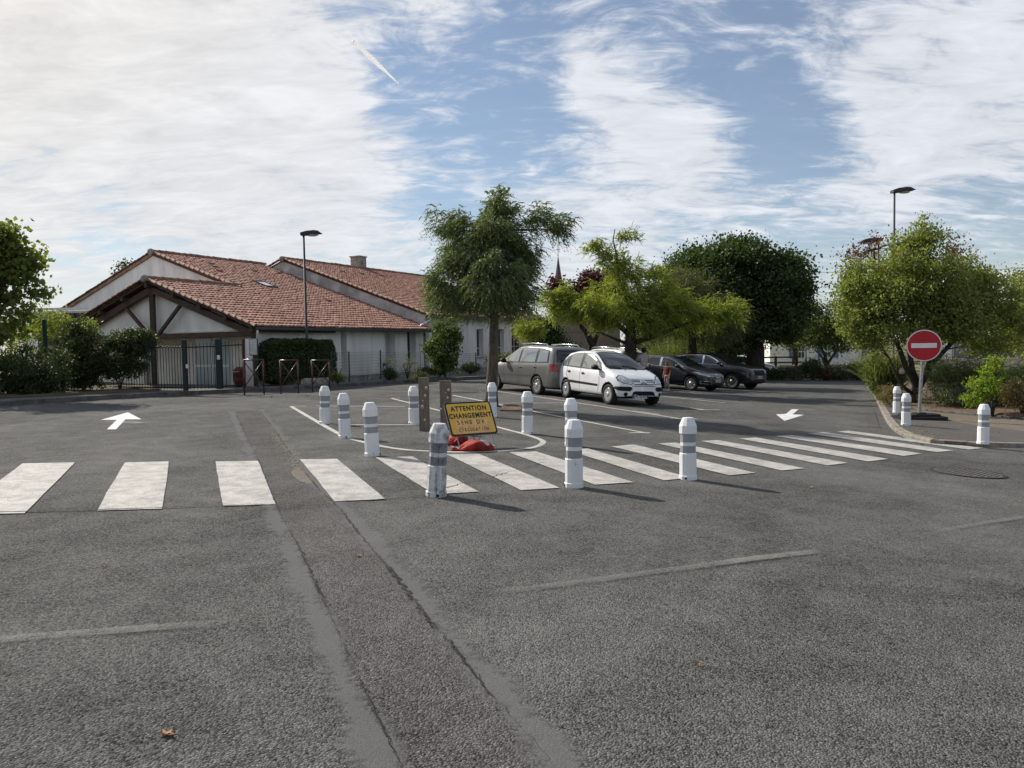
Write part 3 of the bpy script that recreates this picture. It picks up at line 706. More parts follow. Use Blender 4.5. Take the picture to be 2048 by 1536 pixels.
# ---- long wall towards the car park with its deep window openings
SW = .42
def wall_open(name, s, t0, t1, z0, z1, ops, depth, mat):
    ts = sorted(set([t0, t1]+[o[0] for o in ops]+[o[1] for o in ops])); zs = sorted(set([z0, z1]+[o[2] for o in ops]+[o[3] for o in ops])); mb = MB()
    def hole(a, b, c, d): return any(o[0]-1e-4 <= a and b <= o[1]+1e-4 and o[2]-1e-4 <= c and d <= o[3]+1e-4 for o in ops)
    for a, b in zip(ts[:-1], ts[1:]):
        for c, d in zip(zs[:-1], zs[1:]):
            if not hole(a, b, c, d): mb.add([Q(a, s, c), Q(b, s, c), Q(b, s, d), Q(a, s, d)], [(0, 1, 2, 3)])
    for (a, b, c, d) in ops:
        mb.add([Q(a, s, c), Q(a, s+depth, c), Q(a, s+depth, d), Q(a, s, d)], [(0, 1, 2, 3)]); mb.add([Q(b, s, c), Q(b, s+depth, c), Q(b, s+depth, d), Q(b, s, d)], [(3, 2, 1, 0)])
        mb.add([Q(a, s, d), Q(b, s, d), Q(b, s+depth, d), Q(a, s+depth, d)], [(0, 1, 2, 3)]); mb.add([Q(a, s, c), Q(b, s, c), Q(b, s+depth, c), Q(a, s+depth, c)], [(3, 2, 1, 0)])
    mb.add([Q(t0, s, z0), Q(t0, s+.3, z0), Q(t0, s+.3, z1), Q(t0, s, z1)], [(0, 1, 2, 3)])
    return mb.build(name, mat, school, fixn=False)
def opening(px0, px1, py0, py1, s):
    a, zt = qpix(px0, py0, s); b, _ = qpix(px1, py0, s); _, zb = qpix((px0+px1)/2, py1, s); return (a, b, zb, zt)
def window(op, s, depth, kind='window', mull=0):
    a, b, c, d = op; e = s+depth-.05; fw = .055
    mb = MB()
    def bar(a0, a1, c0, c1): mb.prism([Q(a0, e, c0), Q(a1, e, c0), Q(a1, e, c1), Q(a0, e, c1)], W_*0, W_*.045)
    bar(a, a+fw, c, d); bar(b-fw, b, c, d); bar(a+fw, b-fw, c, c+fw); bar(a+fw, b-fw, d-fw, d)
    for k in range(mull): x = a+(b-a)*(k+1)/(mull+1); bar(x-.03, x+.03, c+fw, d-fw)
    if kind == 'window': bar(a+fw, b-fw, c+(d-c)*.30, c+(d-c)*.30+.05)
    w = mb.build(kind, FRAME_W, school)
    MB().prism([Q(a+fw, e+.02, c+fw), Q(b-fw, e+.02, c+fw), Q(b-fw, e+.02, d-fw), Q(a+fw, e+.02, d-fw)], W_*0, W_*.02).build('pane', GLASS_B if kind == 'window' else SHUT, w)
    if kind == 'window': MB().prism([Q(a-.04, s-.05, c-.06), Q(b+.04, s-.05, c-.06), Q(b+.04, s-.05, c-.012), Q(a-.04, s-.05, c-.012)], W_*0, W_*.3).build('sill', CONC, w)
ops1 = [opening(681, 693, 661, 752, SW), opening(770, 790, 660, 748, SW), opening(814, 831, 660, 724, SW)]
TW1 = TB-.15
wall_open('wall', SW, .6, TW1, -.2, EZ-.06, ops1, .38, RENDER)
for i, o in enumerate(ops1): window(o, SW, .38, 'shutter_door' if i < 2 else 'window')
MB().prism([Q(.55, .30, EZ-.22), Q(5.0, .30, EZ-.22), Q(5.0, .30, EZ-.10), Q(.55, .30, EZ-.10)], W_*0, W_*.1).build('eave_beam', WOOD_D, school)
# gutter and downpipe
prof = [(.0, .0), (.0, -.10), (.03, -.125), (.10, -.125), (.13, -.10), (.13, .0), (.115, .0), (.115, -.09), (.09, -.11), (.04, -.11), (.015, -.09), (.015, .0)]
def gutter(t0, t1, s, z): MB().prism([Q(t0, s-.0-a, z+b) for a, b in prof], U*0, U*(t1-t0)).build('gutter', GUT, school)
gutter(0.0, TB-.02, .0, EZ-.03)
MB().tube([Q(.12, -.06, EZ-.14), Q(.12, -.06, EZ-.28), Q(.45, .30, EZ-.52), Q(.45, .33, EZ-.7), Q(.45, .33, .1)], .045, 10).build('downpipe', PVC, school, smooth=True)
MB().prism([Q(.18, .34, -.1), Q(.5, .34, -.1), Q(.5, .34, 1.95), Q(.18, .34, 1.95)], W_*0, W_*.3).build('gate_pier', RENDER, school)
# roof window, vents, chimney
def roof_pt(px, py, base_s=0.0):
    p = on_plane(px, py, E0+Zv*EZ, RN)-E0; return p.dot(U), p.dot(W_)
ta, sa = roof_pt(504, 566); tb, sb = roof_pt(546, 578)
m0 = [rs(ta, sa), rs(tb-.1, sa), rs(tb-.1, sb), rs(ta, sb)]
ta, tb = min(ta, tb), max(ta, tb); sb, sa = min(sa, sb), max(sa, sb); tb = max(tb, ta+.8)
sk = MB()
for a0, a1, b0, b1 in ((ta, ta+.07, sb, sa), (tb-.07, tb, sb, sa), (ta+.07, tb-.07, sb, sb+.07), (ta+.07, tb-.07, sa-.07, sa)):
    sk.prism([rs(a0, b0), rs(a1, b0), rs(a1, b1), rs(a0, b1)], RN*.02, RN*.15)
sk = sk.build('roof_window', GUT, school)
MB().prism([rs(ta+.07, sb+.07), rs(tb-.07, sb+.07), rs(tb-.07, sa-.07), rs(ta+.07, sa-.07)], RN*.10, RN*.13).build('pane', glass_mat('skylight_glass', (.35, .38, .42), .12, .6), sk)
for (px, py) in ((422, 531), (428, 537), (508, 545), (557, 549), (656, 605), (438, 545)):
    t, s = roof_pt(px, py); MB().box(rs(t, s)+RN*.12, (.26, .26, .10), Matrix((U, (W_+Zv*SL).normalized(), RN)).transposed(), .03).build('vent_tile', TILE_R, school)
# ---- timber porch truss
tp = .30
def tb_(name, a, b, w, h): MB().beam(a, b, w, h, up=Zv, bev=.01).build(name, WOOD_D, school)
dn = .38
tb_('rafter', rs(tp, .15)-Zv*dn, rs(tp, S1)-Zv*dn, .18, .26); tb_('rafter', ls(tp, .15)-Zv*dn, ls(tp, S1)-Zv*dn, .18, .26)
_, zt = (0, 0)
ptb = on_plane(497, 668, E0+U*tp, U)-E0; ZT = ptb.z
tb_('tie_beam', Q(tp+.02, .25, ZT), Q(tp+.02, 2*S1-.25, ZT), .16, .20)
tb_('king_post', Q(tp-.02, S1, ZT+.1), Q(tp-.02, S1, EZ+SL*S1-.2), .19, .19)
tb_('post', Q(tp+.02, S1+.1, .1), Q(tp+.02, S1+.1, ZT-.1), .18, .18); tb_('post', Q(tp+.02, .35, .1), Q(tp+.02, .35, ZT-.1), .15, .15); tb_('post', Q(tp+.02, 2*S1-.35, .1), Q(tp+.02, 2*S1-.35, ZT-.1), .16, .16)
for sg in (-1, 1): tb_('strut', Q(tp-.01, S1+sg*.25, ZT+.05), Q(tp-.01, S1+sg*1.75, EZ+SL*(S1-1.75)-.42), .12, .13)
for k in (.15, 1.5, 2.9, 4.4): 
    tb_('purlin', rs(-.02, k)-Zv*.19, rs(T1, k)-Zv*.19, .16, .18); tb_('purlin', ls(-.02, k)-Zv*.19, ls(T1, k)-Zv*.19, .16, .18)
tb_('ridge_beam', Q(-.02, S1, EZ+SL*S1-.22), Q(T1, S1, EZ+SL*S1-.22), .16, .2)
# white infill above the tie beam, recessed beige wall with door below
tri_wall('gable_infill', [Q(tp+.22, .3, ZT-.1), Q(tp+.22, 2*S1-.3, ZT-.1), ls(tp+.22, .3)-Zv*.22, rs(tp+.22, S1)-Zv*.22, rs(tp+.22, .3)-Zv*.22], Q(0, 0), Q(.12, 0), RENDER)
MB().prism([Q(1.05, .45, -.1), Q(1.05, 2*S1-.5, -.1), Q(1.05, 2*S1-.5, ZT+.1), Q(1.05, .45, ZT+.1)], U*0, U*.2).build('porch_back_wall', RENDER2, school)
MB().prism([Q(.8, S1+1.4, -.1), Q(.8, 2*S1-.5, -.1), Q(.8, 2*S1-.5, ZT+.1), Q(.8, S1+1.4, ZT+.1)], U*0, U*.2).build('porch_side_wall', RENDER2, school)
MB().prism([Q(.9, .6, -.1), Q(1.05, .6, -.1), Q(1.05, .6, ZT+.1), Q(.9, .6, ZT+.1)], W_*0, W_*.12).build('porch_side_wall', RENDER2, school)
dm = MB(); d0 = 2.4
for (a, b, c, d) in ((d0, d0+.07, 0, 2.1), (d0+1.0, d0+1.07, 0, 2.1), (d0+2.0, d0+2.07, 0, 2.1), (d0+.07, d0+2.0, 2.03, 2.1), (d0+.07, d0+2.0, .85, .95)): dm.prism([Q(1.0, a, c), Q(1.0, b, c), Q(1.0, b, d), Q(1.0, a, d)], U*0, U*.05)
dm = dm.build('porch_door', FRAME_W, school)
MB().prism([Q(1.02, d0+.07, .05), Q(1.02, d0+2.0, .05), Q(1.02, d0+2.0, 2.03), Q(1.02, d0+.07, 2.03)], U*0, U*.02).build('pane', glass_mat('door_glass', (.30, .34, .35), .15), dm)
MB().prism([Q(.4, .4, ZT+.12), Q(.4, 2*S1-.4, ZT+.12), Q(1.2, 2*S1-.4, ZT+.12), Q(1.2, .4, ZT+.12)], Zv*0, Zv*.05).build('porch_ceiling', RENDER2, school)
# ================================================================== SECOND BUILDING (taller roof further along)
TG = TB
cA = on_plane(566, 519, E0+U*TG, U)-E0; cE = on_plane(856, 629, E0+U*TG, U)-E0
sA, zA, sE, zE = cA.dot(W_), cA.z, cE.dot(W_), cE.z; SL2 = (zA-zE)/(sA-sE); TEND = 27.0
hall = thing('school_hall', E0, 'taller white school wing with red tiled roof and square chimney, behind the conifer', 'building')
RN2 = (Zv-W_*SL2).normalized(); LN2 = (Zv+W_*SL2).normalized()
rs2 = lambda t, s: Q(t, sE+s, zE+SL2*s); WD2 = sA-sE
tile_field('roof_tiles', rs2, TG, TEND, -.1, WD2, RN2, TILE, hall)
slab('roof_deck', [rs2(TG+.02, -.1), rs2(TEND, -.1), rs2(TEND, WD2), rs2(TG+.02, WD2)], .1, WOOD_D, hall, RN2)
l22 = lambda t, s: Q(t, sA+WD2-s, zE+SL2*s)
slab('roof_deck', [l22(TG+.02, 2), l22(TG+.02, WD2), l22(TEND, WD2), l22(TEND, 2)], .1, TILE_R, hall, LN2)
school_, school = school, hall
tile_row('ridge_tile', RIDGE_ME, rs2(TG, WD2)+Zv*.05, rs2(TEND, WD2)+Zv*.05, Zv, .37)
tile_row('verge_tile', VERGE_ME, rs2(TG-.05, -.12), rs2(TG-.05, WD2), RN2, .34, lift=.04)
tile_row('verge_tile', VERGE_ME, l22(TG-.05, WD2-2.5), l22(TG-.05, WD2), LN2, .34, lift=.04)
MB().lathe([(.10, -.13), (.15, -.06), (.16, .04), (.13, .13), (.05, .18)], 10, rs2(TG-.1, WD2)).build('ridge_end_cap', CEM, hall, smooth=True)
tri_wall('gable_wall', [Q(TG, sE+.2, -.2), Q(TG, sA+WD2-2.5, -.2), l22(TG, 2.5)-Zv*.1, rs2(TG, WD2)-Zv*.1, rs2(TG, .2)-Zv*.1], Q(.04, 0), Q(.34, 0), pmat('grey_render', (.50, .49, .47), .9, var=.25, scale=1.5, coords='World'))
SW2 = sE+.32
ops2 = [opening(953, 966, 658, 714, SW2), opening(996, 1008, 658, 712, SW2), opening(1023, 1046, 657, 709, SW2), opening(864, 876, 660, 722, SW2)]
wall_open('wall', SW2, TG+.05, qpix(1064, 660, SW2)[0], -.2, zE-.04, ops2, .30, RENDER)
for i, o in enumerate(ops2): window(o, SW2, .30, 'window', 1 if i == 2 else 0)
gutter(TG, TEND, sE, zE-.03)
MB().tube([Q(TG+.1, sE-.06, zE-.14), Q(TG+.1, sE-.05, zE-.3), Q(TG-.5, sE+.1, zE-.55), Q(TG-.5, sE+.25, zE-.7), Q(TG-.5, sE+.25, .1)], .05, 8).build('downpipe', PVC, hall, smooth=True)
ch = on_plane(722, 536, E0+W_*(sA+.3), W_)-E0
MB().box(Q(ch.dot(U), sA+.5, ch.z+.15), (.75, .75, 1.1), Matrix((U, W_, Zv)).transposed(), .03).build('chimney', CEM, hall)
MB().box(Q(ch.dot(U), sA+.5, ch.z+.74), (.85, .85, .08), Matrix((U, W_, Zv)).transposed(), .02).build('chimney_cap', CEM, hall)
for (px, py) in ((684, 546), (722, 550), (761, 554)):
    p = on_plane(px, py, E0+rs2(0, 0), RN2)-E0; MB().box(p+RN2*.12, (.26, .26, .10), Matrix((U, (W_+Zv*SL2).normalized(), RN2)).transposed(), .03).build('vent_tile', TILE_R, hall)
school = school_
# ================================================================== RAISED BED, EDGING, WIRE FENCE
ed_px = [(531, 770), (600, 768.5), (658, 766.5), (715, 761), (770, 756), (830, 753), (872, 750.5), (915, 747.5), (960, 745), (1010, 742), (1060, 740)]
ED = [gp(p[0], p[1], .142) for p in ed_px]
back = [E0+Q(qpix(1064, 700, SW2)[0]+.5, SW2+.2), E0+Q(.6, SW+.1)]
area('planting_bed_school', [Vector((p.x, p.y+.1)) for p in ED]+[b.to_2d() for b in back], .28, MULCH, step=.6, bumpy=.06)
edg = bpy.data.objects.new('bed_edging', None); COL.objects.link(edg); tag(edg, 'low concrete block edging of the planted bed along the school wall', 'edging')
for a, b in zip(ED[:-1], ED[1:]):
    d = (b-a).normalized(); h_ = .36
    MB().beam(Vector((a.x, a.y, .18))+d*.02, Vector((b.x, b.y, .18))-d*.02, .12, h_, bev=.015).build('edging_block', CEM, edg)
GREEN_M = pmat('green_metal', (.012, .045, .045), .45, .2, var=.1)
WIRE = pmat('green_wire', (.03, .07, .06), .5, .2, var=.1)
wf = bpy.data.objects.new('wire_fence', None); COL.objects.link(wf); tag(wf, 'low green wire mesh fence with thin posts along the planted bed', 'fence')
fp = []
for px, pb, pt in ((664, 764, 704), (699, 761, 703), (762, 755, 700), (819, 751, 702), (868, 749, 703), (914, 746, 704), (952, 744, 705), (1000, 741, 706)):
    p = gp(px, pb-2.5, .25); top = at(px, pt, p.y).z; fp.append((p, top)); MB().box((p.x, p.y, (top+.1)/2), (.055, .055, top-.1), None, .008).build('fence_post', GREEN_M, wf)
for (a, za), (b, zb) in zip(fp[:-1], fp[1:]):
    mb = MB(); n = 9
    for k in range(n): 
        z0 = .30+(min(za, zb)-.34)*k/(n-1); mb.beam((a.x, a.y, z0), (b.x, b.y, z0), .006, .006)
    L = (b-a).length; m_ = int(L/.11)
    for k in range(1, m_): q = a.lerp(b, k/m_); mb.beam((q.x, q.y, .3), (q.x, q.y, min(za, zb)-.04), .005, .005)
    mb.build('wire_panel', WIRE, wf, fixn=False)[ 'kind'] = 'stuff'
# ================================================================== GATE AND BAR FENCE
DKG = pmat('gate_green', (.010, .022, .026), .45, .3, var=.1)
gf = bpy.data.objects.new('bar_fence', None); COL.objects.link(gf); tag(gf, 'dark green vertical bar fence in front of the timber porch', 'fence')
ga = bpy.data.objects.new('gate', None); COL.objects.link(ga); tag(ga, 'dark green bar gate between two thick posts', 'gate')
fl = [gp(p[0], p[1], .142) for p in ((225, 780), (372, 783), (440, 780), (490, 775.5))]
def top_at(p, py, px): return at(px, py, p.y).z
tops = [top_at(fl[0], 686, 225), top_at(fl[1], 686, 372), top_at(fl[2], 684, 440), top_at(fl[3], 682, 490)]
BAR = {}
def bars(a, b, za, zb, n, parent, rails=(.12, -.13), zoff=.0):
    for k in range(n):
        f = (k+.5)/n; q = a.lerp(b, f); zt = za+(zb-za)*f; zb0 = gh(q.x)+.142+.06
        MB().tube([(q.x, q.y, zb0), (q.x, q.y, zt-.02), (q.x, q.y, zt+.02)], [.012, .012, .004], 6).build('bar', DKG, parent)
    for rz in rails:
        za_ = (gh(a.x)+.142+rz) if rz > 0 else za+rz; zb_ = (gh(b.x)+.142+rz) if rz > 0 else zb+rz
        MB().beam((a.x, a.y, za_), (b.x, b.y, zb_), .05, .045, bev=.006).build('rail', DKG, parent)
bars(fl[0], fl[1], tops[0], tops[1], 27, gf); bars(fl[2].lerp(fl[3], .06), fl[3], tops[2], tops[3], 7, gf, zoff=.05)
for i, w in ((1, .14), (2, .20)): MB().box((fl[i].x, fl[i].y, .142+tops[i]/2), (w, .14, tops[i]-.05), None, .012).build('gate_post', DKG, ga)
MB().box((fl[3].x, fl[3].y, .142+tops[3]/2-.05), (.07, .07, tops[3]), None, .01).build('fence_post', pmat('dark_red_metal', (.085, .012, .012), .4, .2, var=.15), gf)
bars(fl[1].lerp(fl[2], .08), fl[2].lerp(fl[1], .08), tops[1]-.02, tops[2]-.02, 8, ga)
MB().box(Vector((fl[1].x+.1, fl[1].y-.08, 1.0)), (.07, .05, .14), None, .01).build('lock', PVC, ga)
MB().box(Vector((fl[2].x+.03, fl[2].y-.11, 1.28)), (.10, .05, .16), None, .01).build('intercom', FRAME_W, ga)
# ================================================================== X BARRIERS
REDM = pmat('barrier_red', (.065, .013, .014), .32, .1, var=.25, scale=8, coat=.3)
def barrier(px0, px1, pyb, pyt, label):
    a = gp(px0, pyb, .142); b = gp(px1, pyb-1.0, .142); L = (b-a).length
    t = thing('x_barrier', a, label, 'barrier', 'red X barriers on the pavement', math.atan2(b.y-a.y, b.x-a.x)); h_ = at(px0, pyt, a.y).z-a.z
    for x in (0, L): MB().tube([(x, 0, -.1), (x, 0, h_)], .026, 10).build('post', REDM, t, smooth=True)
    MB().tube([(0, 0, h_), (L, 0, h_)], .024, 10).build('top_rail', REDM, t, smooth=True)
    MB().tube([(0, -.02, .16), (L, -.02, h_-.03)], .016, 8).build('brace', REDM, t, smooth=True); MB().tube([(0, .02, h_-.03), (L, .02, .16)], .016, 8).build('brace', REDM, t, smooth=True)
    MB().lathe([(.03, -.025), (.036, 0), (.03, .025)], 12, (L/2, 0, (h_+.13)/2), M=Matrix.Rotation(R(90), 3, 'X')).build('centre_boss', REDM, t, smooth=True)
barrier(489, 528, 784, 720, 'dark red X barrier nearest the gate, beside the litter bin')
barrier(562, 597, 782, 721, 'dark red X barrier in the middle, in front of the clipped hedge')
barrier(625, 660, 778.5, 721, 'dark red X barrier right of the lamp post, farthest from the gate')
# litter bin and notice board
lb = gp(480, 774, .142); BINM = pmat('bin_red', (.11, .015, .018), .45, var=.2)
t = thing('litter_bin', lb, 'small dark red litter bin standing beside the gate', 'bin')
MB().lathe([(.19, .02), (.22, .30), (.22, .52), (.235, .53), (.235, .57)], 18).build('body', BINM, t, smooth=True)
MB().lathe([(.225, .60), (.20, .68), (.12, .74), (.03, .76)], 18).build('lid', BINM, t, smooth=True); MB().box((0, .16, .6), (.10, .05, .12)).build('hinge', BINM, t)
p = gp(510, 775, .142); t = thing('notice_board', p, 'small framed notice board with papers on a post by the gate pier', 'notice board', rz=-.15)
zz1 = at(510, 677, p.y).z-p.z; zz0 = at(510, 711, p.y).z-p.z
MB().box((.10, .02, zz1/2-.1), (.05, .05, zz1)).build('post', GREEN_M, t)
MB().box((0, 0, (zz0+zz1)/2), (.33, .06, zz1-zz0), None, .01).build('frame', GUT, t)
MB().box((0, -.034, (zz0+zz1)/2), (.28, .006, zz1-zz0-.06)).build('glazing', pmat('notice_white', (.55, .56, .57), .3, var=.1), t)
for (x, z, w, h_) in ((-.06, zz1-.16, .11, .15), (.07, zz1-.15, .10, .14), (-.05, zz0+.17, .12, .14), (.075, zz0+.15, .09, .12)): MB().box((x, -.039, z), (w, .003, h_)).build('paper', pmat('paper', (.62, .62, .60), .8, var=.35, scale=25), t)
# ================================================================== BOLLARDS
def grime_mat(name, col, dirt, amt):
    m = bpy.data.materials.new(name); m.use_nodes = True; nt = m.node_tree; b = nt.nodes['Principled BSDF']; L = nt.links.new; b.inputs['Roughness'].default_value = .55
    tc = nt.nodes.new('ShaderNodeTexCoord'); mp = nt.nodes.new('ShaderNodeMapping'); mp.inputs['Scale'].default_value = (34, 34, 3.2); L(tc.outputs['Object'], mp.inputs[0])
    n = nt.nodes.new('ShaderNodeTexNoise'); n.inputs['Scale'].default_value = 1; n.inputs['Detail'].default_value = 7; n.inputs['Roughness'].default_value = .62; L(mp.outputs[0], n.inputs['Vector'])
    n2 = nt.nodes.new('ShaderNodeTexNoise'); n2.inputs['Scale'].default_value = 9; n2.inputs['Detail'].default_value = 7; n2.inputs['Roughness'].default_value = .7; L(tc.outputs['Object'], n2.inputs['Vector'])
    ad = nt.nodes.new('ShaderNodeMath'); ad.operation = 'ADD'; L(n.outputs['Fac'], ad.inputs[0]); L(n2.outputs['Fac'], ad.inputs[1])
    mr = nt.nodes.new('ShaderNodeMapRange'); mr.inputs['From Min'].default_value = 1.24-amt*.45; mr.inputs['From Max'].default_value = 1.42-amt*.2; L(ad.outputs[0], mr.inputs['Value'])
    mx = nt.nodes.new('ShaderNodeMix'); mx.data_type = 'RGBA'; mx.inputs['A'].default_value = (*col, 1); mx.inputs['B'].default_value = (*dirt, 1); L(mr.outputs[0], mx.inputs['Factor']); L(mx.outputs['Result'], b.inputs['Base Color'])
    MATS[name] = m; return m
BWD = grime_mat('bollard_white_dirty', (.60, .61, .62), (.05, .047, .043), .72); BGD = grime_mat('bollard_band_dirty', (.20, .205, .22), (.03, .028, .026), .7)
BWM = grime_mat('bollard_white_scuffed', (.70, .71, .72), (.16, .15, .14), .16); BGM = grime_mat('bollard_band_scuffed', (.26, .27, .29), (.10, .10, .10), .16)
BW = grime_mat('bollard_white', (.72, .73, .75), (.30, .29, .28), .10); BG = grime_mat('bollard_band', (.27, .28, .30), (.14, .14, .14), .12)
HOLE = pmat('dark_hole', (.01, .01, .01), .9)
def make_bollard(white, grey, fluted=False):
    t = bpy.data.objects.new('bollard', None); COL.objects.link(t); n = 12; ph = math.pi/n
    MB().lathe([(.113, 0), (.113, .050), (.105, .056), (.105, .325), (.100, .332)], n, phase=ph).build('base_sleeve', white, t)
    MB().lathe([(.094, .33), (.094, .575)], n, phase=ph).build('body', white, t)
    MB().lathe([(.0965, .338), (.0965, .425)], n, phase=ph).build('reflective_band', grey, t)
    MB().lathe([(.0965, .470), (.0965, .572)], n, phase=ph).build('reflective_band', grey, t)
    MB().lathe([(.100, .572), (.109, .578), (.109, .672), (.106, .68), (.072, .762), (.066, .772), (.02, .776)], n, phase=ph).build('cap', white, t)
    for a in (-1.3, 2.3):
        MB().lathe([(.014, -.006), (.014, .006)], 8, (.112*math.cos(a), .112*math.sin(a), .024), M=Matrix.Rotation(a, 3, 'Z') @ Matrix.Rotation(R(90), 3, 'Y')).build('bolt_hole', HOLE, t)
    return t
protos = {'clean': make_bollard(BW, BG), 'dirty': make_bollard(BWD, BGD), 'scuffed': make_bollard(BWM, BGM)}
bl = [(872, 993, 'dirty', 'grimy leaning white bollard with black streaks, nearest to the camera'),
      (1148, 975, 'scuffed', 'clean white bollard standing at the edge of the crossing, second nearest, right of yellow sign'),
      (1376, 960, 'scuffed', 'lightly scuffed white bollard on the crossing stripes, in line with the front car'),
      (745, 913, 'scuffed', 'yellowed white bollard at the curved outline, third from left'),
      (690, 877, 'clean', 'white bollard on the painted outline, second from left'),
      (650, 849, 'scuffed', 'white bollard farthest left on the painted outline'),
      (828, 850, 'clean', 'white bollard directly left of the wooden planks'),
      (985, 836, 'clean', 'white bollard half hidden behind the yellow sign, at the tree trunk'),
      (1055, 869, 'scuffed', 'white bollard right of the yellow sign on the outline tip'),
      (1143, 893, 'clean', 'white bollard mostly hidden behind the nearer clean bollard'),
      (1812, 852, 'scuffed', 'white bollard just left of the no entry sign post, nearer of the pair'),
      (1793, 827, 'clean', 'white bollard behind the one at the no entry sign, farther of the pair'),
      (1966, 889, 'clean', 'white bollard alone on the right pavement corner')]
used = set()
for i, (px, py, k, lab) in enumerate(bl):
    o = protos[k] if k not in used else copy_tree(protos[k]); used.add(k)
    isl = px > 1700; p = gp(px, py-1.5, .077 if isl else 0)
    o.location = p; o.rotation_euler = (R(1.0), R(4.2), .0) if i == 0 else (R(rnd.uniform(-1.3, 1.3)), R(rnd.uniform(-1.2, 1.6)), rnd.random()*6)
    tag(o, lab, 'bollard', 'white bollards with grey bands')
    if isl:
        pass
# ================================================================== WOODEN PLANKS WITH PALE STUDS
PLANK = pmat('weathered_plank', (.135, .10, .078), .85, var=.4, scale=4, stretch=(9, 9, .9), bump=.5, bscale=12, col2=(.21, .165, .13))
STUD = pmat('pale_resin', (.62, .58, .50), .25, var=.2, scale=30, spec=.6)
def plank(x0, x1, yt, yb, studs, label, rz):
    c = gp((x0+x1)/2, yb); D = c.y; w = (x1-x0)/F*D; h_ = (yb-yt)/F*D
    t = thing('wooden_plank', c, label, 'plank', 'upright wooden planks', rz)
    MB().box((0, 0, h_/2), (w, .06, h_), None, .006).build('board', PLANK, t)
    for (fx, fz, s) in studs:
        M = Matrix.Rotation(R(90), 3, 'X')
        MB().lathe([(s*1.15, -.004), (s*1.2, .006), (s*.95, .016), (s*.35, .022)], 9, (w*(fx-.5), -.030, h_*fz), M=M, sq=1.35).build('stud', STUD, t, smooth=True)
        MB().lathe([(s*.45, .0), (s*.40, .005)], 7, (w*(fx-.5)+s*.25, -.052, h_*fz-s*.2), M=M).build('stud_hole', HOLE, t)
plank(839, 860, 754, 862, [(.74, .80, .022), (.62, .66, .019), (.38, .56, .010), (.32, .455, .024), (.55, .205, .017)], 'taller weathered wooden plank with pale studs, left of the pair', .06)
plank(881, 904.5, 760, 858, [(.75, .80, .021), (.50, .75, .009), (.65, .645, .018), (.1, .42, .012)], 'weathered wooden plank with pale studs behind the yellow sign', .10)
# ================================================================== YELLOW WARNING SIGN
YEL = pmat('sign_yellow', (.68, .42, .06), .45, var=.08, scale=5); BLK = pmat('sign_black', (.012, .011, .010), .5, var=.1)
TAPE = pmat('masking_tape', (.70, .43, .17), .7, var=.15, scale=12); GALV = pmat('galvanised', (.30, .31, .32), .4, .7, var=.2, scale=12); INKB = pmat('marker_ink', (.035, .026, .02), .7)
sc = gp(948, 893); psi = R(26); beta = R(33)
e = Vector((math.cos(psi), math.sin(psi), 0)); nrm0 = Vector((math.sin(psi), -math.cos(psi), 0)); upv = Zv*math.cos(beta)-nrm0*math.sin(beta); nrm = e.cross(upv)
pc = at(942, 836.5, sc.y+.05); sgn = thing('warning_sign', (pc.x, pc.y, gh(pc.x)), 'yellow roadworks sign with black lettering on a low folding stand', 'sign')
SR = Matrix((e, upv, nrm)).transposed(); SO = Vector((0, 0, pc.z-gh(pc.x)))
SWd, SHt = .80, .60
def spt(x, y, z=0.0): return SO+SR @ Vector((x, y, z))
def rrect(w, h_, r, n=6):
    pts = []
    for cx_, cy_, a0 in ((w/2-r, h_/2-r, 0), (-w/2+r, h_/2-r, 90), (-w/2+r, -h_/2+r, 180), (w/2-r, -h_/2+r, 270)):
        for k in range(n+1): a = R(a0+90*k/n); pts.append((cx_+r*math.cos(a), cy_+r*math.sin(a)))
    return pts
def splate(name, w, h_, r, z0, z1, mat, parent, ox=0, oy=0): return MB().prism([spt(x+ox, y+oy) for x, y in rrect(w, h_, r)], nrm*z0, nrm*z1).build(name, mat, parent)
pan = splate('panel', SWd, SHt, .055, -.022, 0.0, GALV, sgn)
splate('border', SWd-.008, SHt-.008, .05, 0.0005, .003, BLK, sgn); splate('yellow_face', SWd-.062, SHt-.062, .03, .0035, .0055, YEL, sgn)
def text_mesh(body, size, bold=0.0, sx=1.0, spacing=1.0):
    cu = bpy.data.curves.new('lettering', 'FONT'); cu.body = body; cu.size = size; cu.align_x = 'CENTER'; cu.align_y = 'CENTER'; cu.offset = bold; cu.space_character = spacing; cu.resolution_u = 3; cu.extrude = .0006
    o = bpy.data.objects.new('tmp', cu); COL.objects.link(o); bpy.context.view_layer.update()
    me = bpy.data.meshes.new_from_object(o.evaluated_get(bpy.context.evaluated_depsgraph_get())); bpy.data.objects.remove(o, do_unlink=True); bpy.data.curves.remove(cu)
    me.transform(Matrix.Diagonal((sx, 1, 1, 1))); return me
def lettering(name, body, size, M, mat, parent, bold=0.0, sx=1.0, spacing=1.0):
    me = text_mesh(body, size, bold, sx, spacing); o = link_obj(name, me, mat, parent); o.matrix_local = M; return o
def SM(x, y, z, rot=0.0):
    M = (SR @ Matrix.Rotation(rot, 3, 'Z')).to_4x4(); M.translation = spt(x, y, z); return M
lettering('lettering', 'ATTENTION', .118, SM(-.0, .175, .0065), BLK, sgn, .0045, .80, 1.22)
lettering('lettering', 'CHANGEMENT', .118, SM(.0, .045, .0065), BLK, sgn, .0045, .80, 1.20)
splate('tape_strip', .60, .118, .004, .0058, .0068, TAPE, sgn, .02, -.075); splate('tape_strip', .60, .118, .004, .0058, .0068, TAPE, sgn, .0, -.203)
